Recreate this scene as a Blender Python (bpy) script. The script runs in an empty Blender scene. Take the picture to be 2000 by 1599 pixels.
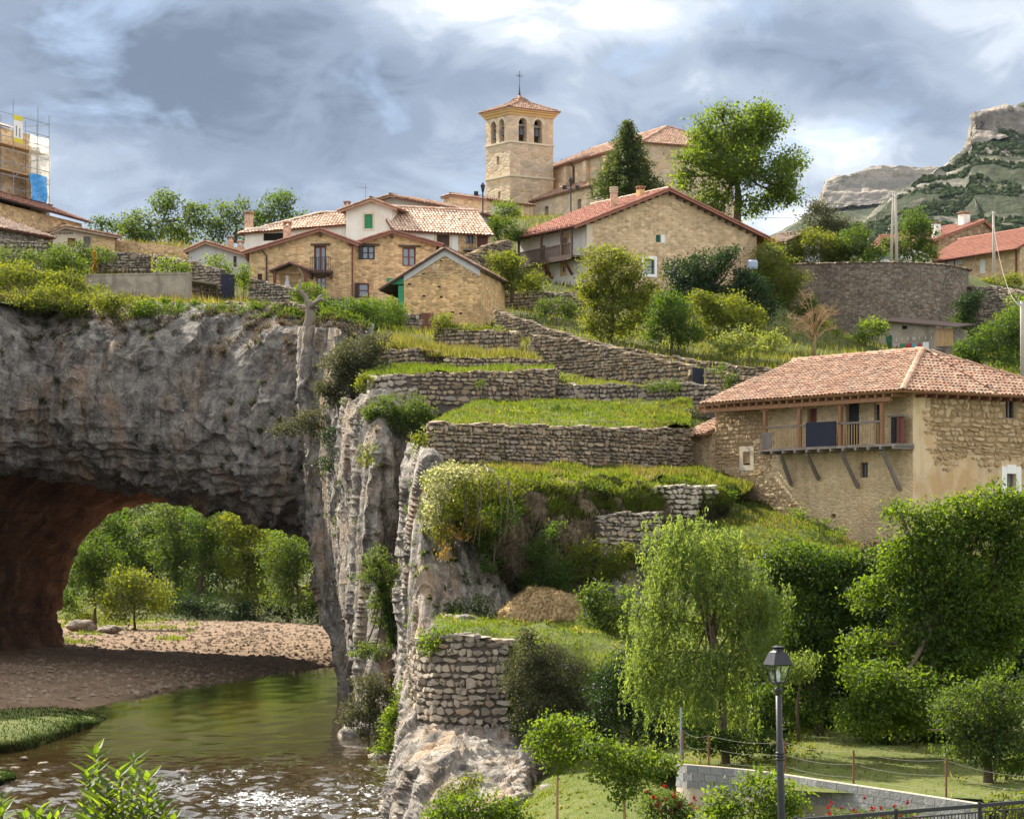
import bpy, math, random
import numpy as np
from mathutils import Vector, Matrix

SC = bpy.context.scene
COL = SC.collection
# ------------------------------------------------------------------ camera
F = 5000.0; HZ = 1055.0; EYE = 9.0          # focal length and horizon in photo pixels, eye height above the river
cam_d = bpy.data.cameras.new('camera'); cam = bpy.data.objects.new('camera', cam_d); COL.objects.link(cam)
cam.location = (0, 0, EYE); cam.rotation_euler = (math.radians(90), 0, 0)
cam_d.sensor_fit = 'HORIZONTAL'; cam_d.sensor_width = 36.0; cam_d.lens = 36.0 * F / 2000.0
cam_d.shift_y = (HZ - 799.5) / 2000.0
cam_d.clip_start = 0.5; cam_d.clip_end = 12000
SC.camera = cam
# ------------------------------------------------------------------ exposure
SC.view_settings.view_transform = 'Standard'; SC.view_settings.look = 'None'
SC.view_settings.exposure = 1.36; SC.view_settings.gamma = 1.0
SC.cycles.use_denoising = True; SC.cycles.denoising_prefilter = 'ACCURATE'; SC.cycles.sample_clamp_indirect = 6.0
SC.cycles.max_bounces = 7; SC.cycles.diffuse_bounces = 4; SC.cycles.transparent_max_bounces = 4
SC.cycles.transmission_bounces = 4; SC.cycles.volume_bounces = 0
# ------------------------------------------------------------------ sun
SUN = Vector((-0.58, 0.68, 0.75)).normalized()      # direction towards the sun: behind the village, from the left
sd = bpy.data.lights.new('sun', 'SUN'); sd.energy = 5.0; sd.angle = math.radians(0.6); sd.color = (1.0, 0.93, 0.80)
so = bpy.data.objects.new('sun', sd); COL.objects.link(so)
so.rotation_euler = SUN.to_track_quat('Z', 'Y').to_euler(); so.location = (-60, 40, 90)
# ------------------------------------------------------------------ sky with broken cloud
wd = bpy.data.worlds.new('World'); SC.world = wd; wd.use_nodes = True
_t = wd.node_tree; _t.nodes.clear()
class NT:
    def __init__(s, tree): s.t = tree
    def __call__(s, typ, ins=None, **kw):
        n = s.t.nodes.new(typ)
        for k, v in kw.items(): setattr(n, k, v)
        if ins:
            for k, v in ins.items():
                sk = n.inputs[k]
                if isinstance(v, bpy.types.NodeSocket): s.t.links.new(v, sk)
                elif isinstance(v, bpy.types.Node): s.t.links.new(v.outputs[0], sk)
                else: sk.default_value = v
        return n
    def math(s, op, a, b=0.0, clamp=False):
        return s('ShaderNodeMath', {0: a, 1: b}, operation=op, use_clamp=clamp).outputs[0]
    def ramp(s, fac, stops, interp='LINEAR'):
        n = s('ShaderNodeValToRGB', {0: fac}); cr = n.color_ramp; cr.interpolation = interp
        while len(cr.elements) < len(stops): cr.elements.new(0.5)
        for e, (p, c) in zip(cr.elements, stops):
            e.position = p; e.color = (*c, 1.0) if len(c) == 3 else c
        return n.outputs[0]
    def mix(s, fac, a, b, blend='MIX'):
        n = s('ShaderNodeMix', data_type='RGBA', blend_type=blend)
        for k, v in ((0, fac), (6, a), (7, b)):
            sk = n.inputs[k]
            if isinstance(v, bpy.types.NodeSocket): s.t.links.new(v, sk)
            elif k == 0: sk.default_value = v
            else: sk.default_value = (*v, 1.0) if len(v) == 3 else v
        return n.outputs[2]
    def noise(s, vec, scale, detail=4.0, rough=0.55, dist=0.0, out=0):
        return s('ShaderNodeTexNoise', {'Vector': vec, 'Scale': scale, 'Detail': detail, 'Roughness': rough, 'Distortion': dist}).outputs[out]
    def mapping(s, vec, scale=(1, 1, 1), loc=(0, 0, 0), rot=(0, 0, 0)):
        return s('ShaderNodeMapping', {'Vector': vec, 'Location': loc, 'Rotation': rot, 'Scale': scale}).outputs[0]
W_ = NT(_t)
_dir = W_('ShaderNodeTexCoord').outputs['Generated']
sky = W_('ShaderNodeTexSky'); sky.sky_type = 'NISHITA'; sky.sun_disc = False
sky.sun_elevation = math.asin(SUN.z); sky.sun_rotation = math.atan2(SUN.x, SUN.y)
sky.air_density = 1.0; sky.dust_density = 2.0
_big = W_.noise(W_.mapping(_dir, (1, 1, 2.2), (3.1, 0.4, 1.7)), 9.0, 5.0, 0.55, 0.6)
_mid = W_.noise(W_.mapping(_dir, (1, 1, 1.8), (0.3, 2.4, 0.7)), 26.0, 6.0, 0.58, 0.8)
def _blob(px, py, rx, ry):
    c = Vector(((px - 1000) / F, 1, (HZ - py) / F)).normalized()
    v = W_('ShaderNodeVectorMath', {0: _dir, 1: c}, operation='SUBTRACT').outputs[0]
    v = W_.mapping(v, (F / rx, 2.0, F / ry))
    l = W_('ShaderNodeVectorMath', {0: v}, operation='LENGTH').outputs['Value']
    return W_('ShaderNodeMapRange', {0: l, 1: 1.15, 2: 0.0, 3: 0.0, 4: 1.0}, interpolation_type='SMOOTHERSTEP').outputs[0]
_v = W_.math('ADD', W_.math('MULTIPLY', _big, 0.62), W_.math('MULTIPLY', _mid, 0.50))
_v = W_.math('ADD', _v, 0.135)  # lifts cloud brightness all round, added fill for the shaded facades
for px, py, rx, ry, k in ((1000, 230, 1900, 800, -0.425), (560, 190, 520, 250, -0.22), (140, 90, 560, 260, -0.34), (1560, 110, 330, 130, -0.16), (1760, 200, 240, 110, -0.13), (880, 260, 200, 120, -0.06),  # first, view-wide blob darkens the visible sky against that added brightness
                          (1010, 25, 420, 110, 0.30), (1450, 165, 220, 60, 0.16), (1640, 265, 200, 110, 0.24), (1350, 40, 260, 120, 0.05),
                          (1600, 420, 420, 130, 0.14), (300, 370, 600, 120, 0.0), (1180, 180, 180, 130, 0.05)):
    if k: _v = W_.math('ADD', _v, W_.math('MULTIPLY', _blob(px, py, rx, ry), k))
_cl = W_.ramp(_v, [(0.02, (1.05, 1.35, 1.9)), (0.20, (1.7, 2.1, 2.8)), (0.36, (2.5, 2.95, 3.65)), (0.50, (3.9, 4.3, 4.9)), (0.64, (6.3, 6.6, 7.1)), (0.80, (10.0, 10.0, 10.0))], 'EASE')
_blue = W_('ShaderNodeMix', {0: 0.80, 6: sky.outputs[0], 7: (2.3, 3.3, 4.9, 1)}, data_type='RGBA').outputs[2]
_gap = W_('ShaderNodeMapRange', {0: W_.noise(W_.mapping(_dir, (1, 1, 2.0), (7.7, 1.1, 4.2)), 14.0, 5.0, 0.6, 0.4), 1: 0.56, 2: 0.70, 3: 0.0, 4: 0.55}).outputs[0]
_c = W_.mix(_gap, _cl, _blue)
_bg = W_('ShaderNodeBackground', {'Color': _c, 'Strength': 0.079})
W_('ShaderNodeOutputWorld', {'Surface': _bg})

# ------------------------------------------------------------------ numbers and noise
rng = np.random.default_rng(11); random.seed(11)
def W(px, py, d): return Vector(((px - 1000) * d / F, d, EYE + (HZ - py) * d / F))
def G(px, py, z):                                   # the point of height z that shows at a pixel below the horizon
    d = (EYE - z) * F / (py - HZ); return W(px, py, d)
def Wn(a):
    a = np.asarray(a, float); d = a[..., 2]
    return np.stack([(a[..., 0] - 1000) * d / F, d, EYE + (HZ - a[..., 1]) * d / F], -1)
_perm = np.random.default_rng(5).permutation(256); _perm = np.concatenate([_perm, _perm, _perm])
_grad = np.random.default_rng(6).normal(size=(256, 3)); _grad /= np.linalg.norm(_grad, axis=1)[:, None]
def perlin(p):
    i = np.floor(p).astype(int); f = p - i; i &= 255
    u = f * f * f * (f * (f * 6 - 15) + 10); r = 0
    for a in (0, 1):
        for b in (0, 1):
            for c in (0, 1):
                h = _perm[_perm[_perm[(i[..., 0] + a) & 255] + ((i[..., 1] + b) & 255)] + ((i[..., 2] + c) & 255)] & 255
                g = _grad[h]; dd = (g * (f - np.array([a, b, c]))).sum(-1)
                w = (u[..., 0] if a else 1 - u[..., 0]) * (u[..., 1] if b else 1 - u[..., 1]) * (u[..., 2] if c else 1 - u[..., 2])
                r = r + w * dd
    return r * 1.6
_wj = np.random.default_rng(7).random((256, 3)); _wv = np.random.default_rng(8).random(256) - .5; _wt = np.random.default_rng(9).normal(size=(256, 3))
def facets(p, tilt=.35):                             # broken rock: every cell a tilted plane of its own, with sharp steps between
    i0 = np.floor(p).astype(int); best = np.full(p.shape[:-1], 1e9); out = np.zeros(p.shape[:-1]); sec = best.copy()
    for a in (-1, 0, 1):
        for b in (-1, 0, 1):
            for c in (-1, 0, 1):
                k = i0 + np.array([a, b, c]); h = _perm[_perm[_perm[k[..., 0] & 255] + (k[..., 1] & 255)] + (k[..., 2] & 255)] & 255
                dv = p - (k + _wj[h]); d = (dv * dv).sum(-1); v = _wv[h] + tilt * (dv * _wt[h]).sum(-1); w = d < best
                sec = np.where(w, best, np.minimum(sec, d)); out = np.where(w, v, out); best = np.where(w, d, best)
    return out - .28 * np.exp(-((np.sqrt(sec) - np.sqrt(best)) / .05) ** 2)
def fbm(p, o=4, g=0.5):
    r = 0; a = 1.0
    for k in range(o): r = r + a * perlin(p * 2 ** k + 17.3 * k); a *= g
    return r
def ridged(p, o=4, g=0.5):
    r = 0; a = 1.0
    for k in range(o): r = r + a * (1 - np.abs(perlin(p * 2 ** k + 9.1 * k)) * 2); a *= g
    return r

# ------------------------------------------------------------------ meshes and objects
def mesh_np(name, V, Q, T=None, mat=None, smooth=True, rnd=None, rnd_domain='FACE'):
    me = bpy.data.meshes.new(name)
    V = np.asarray(V, np.float32); nq = 0 if Q is None else len(Q); ntr = 0 if T is None else len(T)
    me.vertices.add(len(V)); me.vertices.foreach_set('co', V.ravel())
    li = []
    if nq: li.append(np.asarray(Q, np.int32).ravel())
    if ntr: li.append(np.asarray(T, np.int32).ravel())
    li = np.concatenate(li); me.loops.add(len(li)); me.loops.foreach_set('vertex_index', li)
    me.polygons.add(nq + ntr)
    st = np.concatenate([np.arange(nq) * 4, nq * 4 + np.arange(ntr) * 3]).astype(np.int32)
    me.polygons.foreach_set('loop_start', st)
    me.update(calc_edges=True)
    me.polygons.foreach_set('use_smooth', np.full(nq + ntr, smooth))
    if rnd is not None:
        a = me.attributes.new('rnd', 'FLOAT', rnd_domain); a.data.foreach_set('value', np.asarray(rnd, np.float32))
    if mat: me.materials.append(mat)
    return me
def link(name, data, parent=None, kind=None, label=None, cat=None, group=None):
    o = bpy.data.objects.new(name, data); COL.objects.link(o)
    if parent is not None: o.parent = parent
    if kind: o['kind'] = kind
    if label: o['label'] = label
    if cat: o['category'] = cat
    if group: o['group'] = group
    return o
def thing(name, label, cat, loc=(0, 0, 0), group=None, mtx=None):
    o = link(name, None, None, None, label, cat, group); o.empty_display_size = 0.3
    if mtx is not None: o.matrix_world = mtx
    else: o.location = loc
    return o
class MB:
    """collects shapes, then links them as one mesh object"""
    def __init__(s): s.v = []; s.f = []; s.r = []
    def add(s, vs, fs, r=None):
        b = len(s.v); s.v.extend([tuple(x) for x in vs]); s.f.extend([[b + i for i in f] for f in fs])
        s.r.extend([r if r is not None else 0.0] * len(fs))
    def quad(s, a, b, c, d, r=None): s.add([a, b, c, d], [(0, 1, 2, 3)], r)
    def poly(s, pts, r=None): s.add(pts, [tuple(range(len(pts)))], r)
    def box(s, c, x, y, z, r=None):                 # centre and three half-axis vectors
        c, x, y, z = Vector(c), Vector(x), Vector(y), Vector(z)
        vs = [c + sx * x + sy * y + sz * z for sx in (-1, 1) for sy in (-1, 1) for sz in (-1, 1)]
        s.add(vs, [(0, 1, 3, 2), (4, 6, 7, 5), (0, 4, 5, 1), (2, 3, 7, 6), (0, 2, 6, 4), (1, 5, 7, 3)], r)
    def bx(s, x0, x1, y0, y1, z0, z1, r=None):
        s.box(((x0 + x1) / 2, (y0 + y1) / 2, (z0 + z1) / 2), ((x1 - x0) / 2, 0, 0), (0, (y1 - y0) / 2, 0), (0, 0, (z1 - z0) / 2), r)
    def beam(s, a, b, w, h=None, up=(0, 0, 1)):
        a, b = Vector(a), Vector(b); h = h or w; t = (b - a); l = t.length
        if l < 1e-6: return
        t /= l; up = Vector(up)
        if abs(t.dot(up)) > 0.98: up = Vector((0, 1, 0))
        sx = t.cross(up).normalized(); sz = sx.cross(t)
        s.box((a + b) / 2, t * l / 2, sx * w / 2, sz * h / 2)
    def tube(s, pts, rad, n=7, cap=True, r=None):
        pts = [Vector(p) for p in pts]; m = len(pts)
        if not hasattr(rad, '__len__'): rad = [rad] * m
        b = len(s.v); px = None
        for i in range(m):
            t = (pts[min(i + 1, m - 1)] - pts[max(i - 1, 0)])
            t = t.normalized() if t.length > 1e-9 else Vector((0, 0, 1))
            if px is None:
                px = t.cross(Vector((0, 0, 1)) if abs(t.z) < 0.9 else Vector((1, 0, 0))).normalized()
            else:
                px = px - t * px.dot(t); px = px.normalized() if px.length > 1e-6 else t.orthogonal().normalized()
            py = t.cross(px)
            for k in range(n):
                a = 2 * math.pi * k / n; s.v.append(tuple(pts[i] + (px * math.cos(a) + py * math.sin(a)) * rad[i]))
        for i in range(m - 1):
            for k in range(n):
                k2 = (k + 1) % n
                s.f.append([b + i * n + k, b + i * n + k2, b + (i + 1) * n + k2, b + (i + 1) * n + k]); s.r.append(r or 0.0)
        if cap:
            s.f.append([b + k for k in range(n)][::-1]); s.r.append(r or 0.0)
            s.f.append([b + (m - 1) * n + k for k in range(n)]); s.r.append(r or 0.0)
    def lathe(s, c, prof, n=12):
        c = Vector(c); b = len(s.v)
        for (rr, z) in prof:
            for k in range(n):
                a = 2 * math.pi * (k + 0.5) / n; s.v.append((c.x + rr * math.cos(a), c.y + rr * math.sin(a), c.z + z))
        for i in range(len(prof) - 1):
            for k in range(n):
                k2 = (k + 1) % n; s.f.append([b + i * n + k, b + i * n + k2, b + (i + 1) * n + k2, b + (i + 1) * n + k]); s.r.append(0.0)
    def build(s, name, mat, parent=None, smooth=False, **kw):
        me = bpy.data.meshes.new(name); me.from_pydata(s.v, [], s.f); me.materials.append(mat)
        if any(s.r):
            a = me.attributes.new('rnd', 'FLOAT', 'FACE'); a.data.foreach_set('value', s.r)
        if smooth: me.polygons.foreach_set('use_smooth', [True] * len(s.f))
        return link(name, me, parent, **kw)

def crm(P, n, axis):                                # Catmull-Rom resampling of a control net along one axis
    P = np.moveaxis(np.asarray(P, float), axis, 0); m = len(P)
    t = np.linspace(0, m - 1, n); i = np.minimum(t.astype(int), m - 2); f = (t - i).reshape((-1,) + (1,) * (P.ndim - 1))
    E = np.concatenate([2 * P[:1] - P[1:2], P, 2 * P[-1:] - P[-2:-1]])
    a, b, c, d = E[i], E[i + 1], E[i + 2], E[i + 3]
    r = 0.5 * ((2 * b) + (c - a) * f + (2 * a - 5 * b + 4 * c - d) * f ** 2 + (3 * b - 3 * c + d - a) * f ** 3)
    return np.moveaxis(r, 0, axis)
def lin(P, n, axis):
    P = np.moveaxis(np.asarray(P, float), axis, 0); m = len(P)
    t = np.linspace(0, m - 1, n); i = np.minimum(t.astype(int), m - 2); f = (t - i).reshape((-1,) + (1,) * (P.ndim - 1))
    return np.moveaxis(P[i] * (1 - f) + P[i + 1] * f, 0, axis)
def gnormal(V):
    n = np.cross(np.gradient(V, axis=1), np.gradient(V, axis=0)); n /= np.linalg.norm(n, axis=-1)[..., None] + 1e-9
    return n
def grid_quads(nu, nv):
    a = np.arange(nu * nv).reshape(nu, nv)
    return np.stack([a[:-1, :-1], a[:-1, 1:], a[1:, 1:], a[1:, :-1]], -1).reshape(-1, 4)
def patch(name, net, nu, nv, mat, disp=None, parent=None, kind='structure', world=False, smooth=True, f=crm, **kw):
    """surface through a net of points [(px, py, distance)] (rows x columns), optionally displaced along its normals"""
    P = np.asarray(net, float) if world else Wn(net)
    V = f(f(P, nu, 0), nv, 1)
    if disp is not None:
        n = gnormal(V); d = disp(V)
        V = V + (n * d[..., None] if d.ndim == 2 else d)
    me = mesh_np(name, V.reshape(-1, 3), grid_quads(nu, nv), None, mat, smooth)
    o = link(name, me, parent, kind, **kw)
    return o, V
# ================================================================== materials
def newmat(name):
    m = bpy.data.materials.new(name); m.use_nodes = True; m.node_tree.nodes.clear(); return m, NT(m.node_tree)
def finish(m, T, col, rough=0.9, bump=None, bstr=0.5, bdist=0.05, spec=0.25, metal=0.0, **kw):
    ins = {'Base Color': col if isinstance(col, bpy.types.NodeSocket) else (*col, 1.0), 'Roughness': rough, 'Metallic': metal, 'Specular IOR Level': spec}
    ins.update(kw)
    if bump is not None:
        b = T('ShaderNodeBump', {'Height': bump, 'Strength': bstr, 'Distance': bdist}); ins['Normal'] = b.outputs[0]
    p = T('ShaderNodeBsdfPrincipled', ins); T('ShaderNodeOutputMaterial', {'Surface': p.outputs[0]})
    return m
def ocoord(T): return T('ShaderNodeTexCoord').outputs['Object']
def gcoord(T): return T('ShaderNodeNewGeometry').outputs['Position']
def rndval(T):
    a = T('ShaderNodeAttribute', attribute_name='rnd').outputs['Fac']
    r = T('ShaderNodeObjectInfo').outputs['Random']
    return T.math('FRACT', T.math('ADD', a, r))
def plain(name, col, rough=0.7, var=0.25, scale=3.0, spec=0.3, metal=0.0, bump=0.15):
    m, T = newmat(name); p = gcoord(T)
    n = T.noise(p, scale, 5, 0.6); c = T.mix(n, [x * (1 - var) for x in col], [min(1, x * (1 + var)) for x in col])
    return finish(m, T, c, rough, T.noise(p, scale * 6, 3) if bump else None, bump, 0.02, spec, metal)

def rock_mat(name, tint=(1, 1, 1), sc=1.0):
    m, T = newmat(name); p = gcoord(T)
    n1 = T.noise(p, 0.16 * sc, 6, 0.62, 0.3); n2 = T.noise(p, 1.1 * sc, 7, 0.65, 0.2); n3 = T.noise(p, 5.0 * sc, 5, 0.7)
    streak = T.noise(T.mapping(p, (1.0 * sc, 1.0 * sc, 0.10 * sc)), 1.2, 6, 0.65, 0.3)
    c = T.ramp(n2, [(0.30, (0.095, 0.088, 0.082)), (0.44, (0.215, 0.20, 0.185)), (0.56, (0.33, 0.305, 0.275)), (0.74, (0.52, 0.485, 0.44))])
    warm = T('ShaderNodeMapRange', {0: T.noise(T.mapping(p, (1, 1, 0.4)), 0.42 * sc, 5, 0.6, 0.5), 1: 0.50, 2: 0.66, 3: 0.0, 4: 0.65}).outputs[0]
    c = T.mix(warm, c, T.mix(n3, (0.27, 0.155, 0.085), (0.52, 0.36, 0.22)))
    dk = T('ShaderNodeMapRange', {0: streak, 1: 0.48, 2: 0.63, 3: 0.0, 4: 0.8}).outputs[0]
    c = T.mix(dk, c, (0.075, 0.07, 0.068))
    li = T('ShaderNodeMapRange', {0: T.noise(p, 2.6 * sc, 6, 0.7, 0.6), 1: 0.62, 2: 0.74, 3: 0.0, 4: 0.7}).outputs[0]
    c = T.mix(li, c, (0.50, 0.48, 0.46))
    gr = T('ShaderNodeMapRange', {0: T.noise(p, 0.5 * sc, 6, 0.7, 0.2), 1: 0.58, 2: 0.72, 3: 0.0, 4: 0.6}).outputs[0]
    c = T.mix(gr, c, (0.085, 0.088, 0.045))
    c = T.mix(T('ShaderNodeMapRange', {0: T.noise(p, 6.5 * sc, 4, 0.7, 0.4), 1: 0.57, 2: 0.70, 3: 0.0, 4: 0.5}).outputs[0], c, (0.05, 0.047, 0.045))
    c = T.mix(T('ShaderNodeMapRange', {0: T.noise(p, 4.3 * sc, 4, 0.75, 0.2), 1: 0.60, 2: 0.68, 3: 0.0, 4: 0.7}).outputs[0], c, (0.58, 0.56, 0.53))
    c = T.mix(1.0, c, tint, 'MULTIPLY')
    vor = T('ShaderNodeTexVoronoi', {'Vector': T.mapping(p, (1, 1, 0.55)), 'Scale': 1.3 * sc}, feature='DISTANCE_TO_EDGE').outputs[0]
    h = T.math('ADD', T.math('MULTIPLY', n2, 0.8), T.math('ADD', T.math('MULTIPLY', n3, 0.35), T.math('MULTIPLY', T.math('MINIMUM', vor, 0.08), 2.5)))
    h = T.math('ADD', h, T.math('MULTIPLY', T.noise(p, 16 * sc, 4, 0.7), 0.25))
    return finish(m, T, c, 0.95, h, 1.0, 0.55 / sc, 0.15)
ROCK = rock_mat('cliff_limestone', (0.90, 0.88, 0.85)); ROCKP = rock_mat('pillar_limestone', (1.15, 1.12, 1.06), 1.2)
ROCKW = rock_mat('pale_limestone', (1.42, 1.37, 1.30), 1.3)
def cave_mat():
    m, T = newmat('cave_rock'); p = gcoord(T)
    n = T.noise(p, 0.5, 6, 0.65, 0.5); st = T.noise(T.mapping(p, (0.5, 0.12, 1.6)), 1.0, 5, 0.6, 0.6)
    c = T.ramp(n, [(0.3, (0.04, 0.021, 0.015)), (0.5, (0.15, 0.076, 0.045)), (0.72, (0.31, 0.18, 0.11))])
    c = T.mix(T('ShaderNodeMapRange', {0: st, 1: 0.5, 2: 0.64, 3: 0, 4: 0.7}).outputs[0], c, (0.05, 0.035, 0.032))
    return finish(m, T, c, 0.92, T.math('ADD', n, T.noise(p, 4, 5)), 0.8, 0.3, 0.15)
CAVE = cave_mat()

def stone_mat(name, cols, sc=6.0):
    m, T = newmat(name); r = rndval(T); p = gcoord(T)
    c = T.ramp(r, [(i / (len(cols) - 1), x) for i, x in enumerate(cols)])
    n = T.noise(p, sc, 5, 0.65, 0.2)
    c = T.mix(T.math('MULTIPLY', n, 0.55), c, T.mix(1.0, c, (0.42, 0.40, 0.38), 'MULTIPLY'))
    li = T('ShaderNodeMapRange', {0: T.noise(p, 3.1, 5, 0.7), 1: 0.60, 2: 0.72, 3: 0, 4: 0.6}).outputs[0]
    c = T.mix(li, c, (0.50, 0.48, 0.44))
    return finish(m, T, c, 0.95, T.math('ADD', n, T.noise(p, sc * 3, 4, 0.7)), 0.7, 0.05, 0.15)
STONE = stone_mat('rubble_stone', [(0.17, 0.13, 0.092), (0.42, 0.305, 0.195), (0.30, 0.225, 0.155), (0.50, 0.39, 0.265), (0.25, 0.205, 0.165), (0.46, 0.35, 0.23), (0.34, 0.29, 0.235)])
STONEO = stone_mat('ochre_stone', [(0.42, 0.28, 0.14), (0.56, 0.41, 0.24), (0.48, 0.33, 0.18), (0.64, 0.50, 0.32), (0.38, 0.25, 0.14), (0.58, 0.44, 0.28)])
STONEG = stone_mat('grey_stone', [(0.20, 0.17, 0.14), (0.34, 0.29, 0.23), (0.42, 0.35, 0.27), (0.28, 0.235, 0.19), (0.48, 0.41, 0.32), (0.38, 0.28, 0.19)], 5.0)
CORE = plain('wall_core', (0.10, 0.085, 0.07), 0.97, 0.4, 4.0, 0.1)

def masonry(name, base, mortar, sc=3.2, contrast=0.35, asp=1.9, stain=0.3, hole=0.0, grey=0.0):
    """stone walling seen from too far to tell the stones apart"""
    m, T = newmat(name); p = ocoord(T)
    q = T('ShaderNodeVectorMath', {0: p, 1: T('ShaderNodeVectorMath', {0: T('ShaderNodeTexNoise', {'Vector': p, 'Scale': 2.2, 'Detail': 2.0}).outputs[1], 3: 0.22}, operation='SCALE').outputs[0]}, operation='ADD').outputs[0]
    v = T('ShaderNodeTexVoronoi', {'Vector': T.mapping(q, (sc, sc, sc * asp)), 'Scale': 1.0, 'Randomness': 0.85})
    e = T('ShaderNodeTexVoronoi', {'Vector': T.mapping(q, (sc, sc, sc * asp)), 'Scale': 1.0, 'Randomness': 0.85}, feature='DISTANCE_TO_EDGE').outputs[0]
    g = T('ShaderNodeSeparateColor', {0: v.outputs['Color']})
    c = T.mix(g.outputs[0], [x * (1 - contrast) for x in base], [min(1, x * (1 + contrast)) for x in base])
    c = T.mix(T.math('MULTIPLY', T('ShaderNodeMapRange', {0: g.outputs[1], 1: 0.72, 2: 1.0, 3: 0, 4: 1}).outputs[0], 0.6), c, (base[0] * 1.05, base[1] * 0.82, base[2] * 0.60))
    n = T.noise(p, 0.55, 6, 0.65, 0.4)
    edge = T('ShaderNodeMapRange', {0: e, 1: 0.03, 2: 0.14, 3: 1, 4: 0}).outputs[0]
    c = T.mix(T.math('MULTIPLY', edge, T('ShaderNodeMapRange', {0: n, 1: 0.35, 2: 0.6, 3: 0.25, 4: 0.95}).outputs[0]), c, mortar)
    c = T.mix(T('ShaderNodeMapRange', {0: T.noise(p, 0.28, 5, 0.6, 0.6), 1: 0.46, 2: 0.66, 3: 0, 4: stain}).outputs[0], c, (base[0] * 0.45, base[1] * 0.45, base[2] * 0.47))
    st = T.noise(T.mapping(p, (1.3, 1.3, 0.16)), 1.0, 5, 0.6)
    c = T.mix(T('ShaderNodeMapRange', {0: st, 1: 0.52, 2: 0.7, 3: 0, 4: stain}).outputs[0], c, (base[0] * 0.6, base[1] * 0.56, base[2] * 0.52))
    if grey: c = T.mix(T('ShaderNodeMapRange', {0: T.noise(p, 0.4, 6, 0.6, 1.0), 1: 0.45, 2: 0.6, 3: 0, 4: grey}).outputs[0], c, (0.33, 0.30, 0.27))
    h = T.math('ADD', T.math('MULTIPLY', T.math('MINIMUM', e, 0.18), 3.5), T.math('MULTIPLY', T.noise(p, 9, 4, 0.7), 0.5))
    return finish(m, T, c, 0.95, h, 0.75, 0.07, 0.15)
MAS_A = masonry('sandstone_walling', (0.62, 0.42, 0.22), (0.64, 0.48, 0.29), 2.6, 0.42, 1.9, 0.5)
MAS_B = masonry('rough_ochre_walling', (0.60, 0.395, 0.19), (0.62, 0.44, 0.24), 3.0, 0.45, 1.6, 0.5)
MAS_C = masonry('big_house_walling', (0.58, 0.42, 0.25), (0.61, 0.465, 0.30), 2.4, 0.32, 2.0, 0.45)
MAS_T = masonry('church_walling', (0.60, 0.455, 0.30), (0.56, 0.44, 0.31), 1.35, 0.24, 1.5, 0.30, 0, 0.35)
MAS_G = masonry('grey_dry_walling', (0.25, 0.215, 0.175), (0.10, 0.088, 0.075), 3.0, 0.55, 1.7, 0.4)
MAS_R = masonry('round_wall_walling', (0.22, 0.18, 0.14), (0.10, 0.083, 0.068), 3.4, 0.5, 1.8, 0.45)
MAS_K = masonry('brown_walling', (0.40, 0.26, 0.16), (0.30, 0.22, 0.15), 2.2, 0.45, 1.5, 0.2)
MAS_F = masonry('worn_farm_render', (0.60, 0.45, 0.27), (0.67, 0.54, 0.365), 3.6, 0.16, 1.6, 0.5)
MAS_P = masonry('plastered_farm_walling', (0.52, 0.37, 0.21), (0.60, 0.47, 0.31), 3.2, 0.30, 1.7, 0.25)
def plaster(name, col, patchcol=None, amt=0.0, stain=0.35, sc=0.5):
    m, T = newmat(name); p = ocoord(T); n = T.noise(p, 0.7, 6, 0.65, 0.3); f = T.noise(p, 9, 5, 0.7)
    c = T.mix(n, [x * 0.82 for x in col], [min(0.92, x * 1.1) for x in col])
    if patchcol: c = T.mix(T('ShaderNodeMapRange', {0: T.noise(p, sc, 6, 0.6, 0.6), 1: 0.44, 2: 0.62, 3: 0, 4: amt}).outputs[0], c, patchcol)
    st = T.noise(T.mapping(p, (1.6, 1.6, 0.18)), 1.0, 6, 0.65)
    c = T.mix(T('ShaderNodeMapRange', {0: st, 1: 0.5, 2: 0.72, 3: 0, 4: stain}).outputs[0], c, [x * 0.45 for x in col])
    sp = T('ShaderNodeMapRange', {0: f, 1: 0.64, 2: 0.70, 3: 0, 4: 0.7}).outputs[0]
    c = T.mix(sp, c, [x * 0.5 for x in col])
    return finish(m, T, c, 0.92, T.math('ADD', f, T.math('MULTIPLY', n, 0.5)), 0.45, 0.04, 0.15)
PL_WHITE = plaster('white_plaster', (0.80, 0.78, 0.72), (0.62, 0.54, 0.40), 0.5, 0.22)
PL_FARM = plaster('farm_plaster', (0.64, 0.49, 0.31), (0.50, 0.33, 0.17), 1.0, 0.7, 0.8)
PL_GREY = plaster('grey_plaster', (0.52, 0.51, 0.49), None, 0, 0.3)
PL_CREAM = plaster('cream_plaster', (0.66, 0.57, 0.43), None, 0, 0.2)
PL_CONC = plaster('old_concrete', (0.38, 0.325, 0.25), (0.22, 0.19, 0.15), 0.8, 0.85, 0.9)
DRESS = plaster('dressed_limestone', (0.63, 0.54, 0.40), None, 0, 0.25)
CORN = plaster('ochre_cornice', (0.60, 0.40, 0.18), None, 0, 0.3)
DRESS_W = plaster('whitewashed_surround', (0.82, 0.80, 0.76), None, 0, 0.1)

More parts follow.
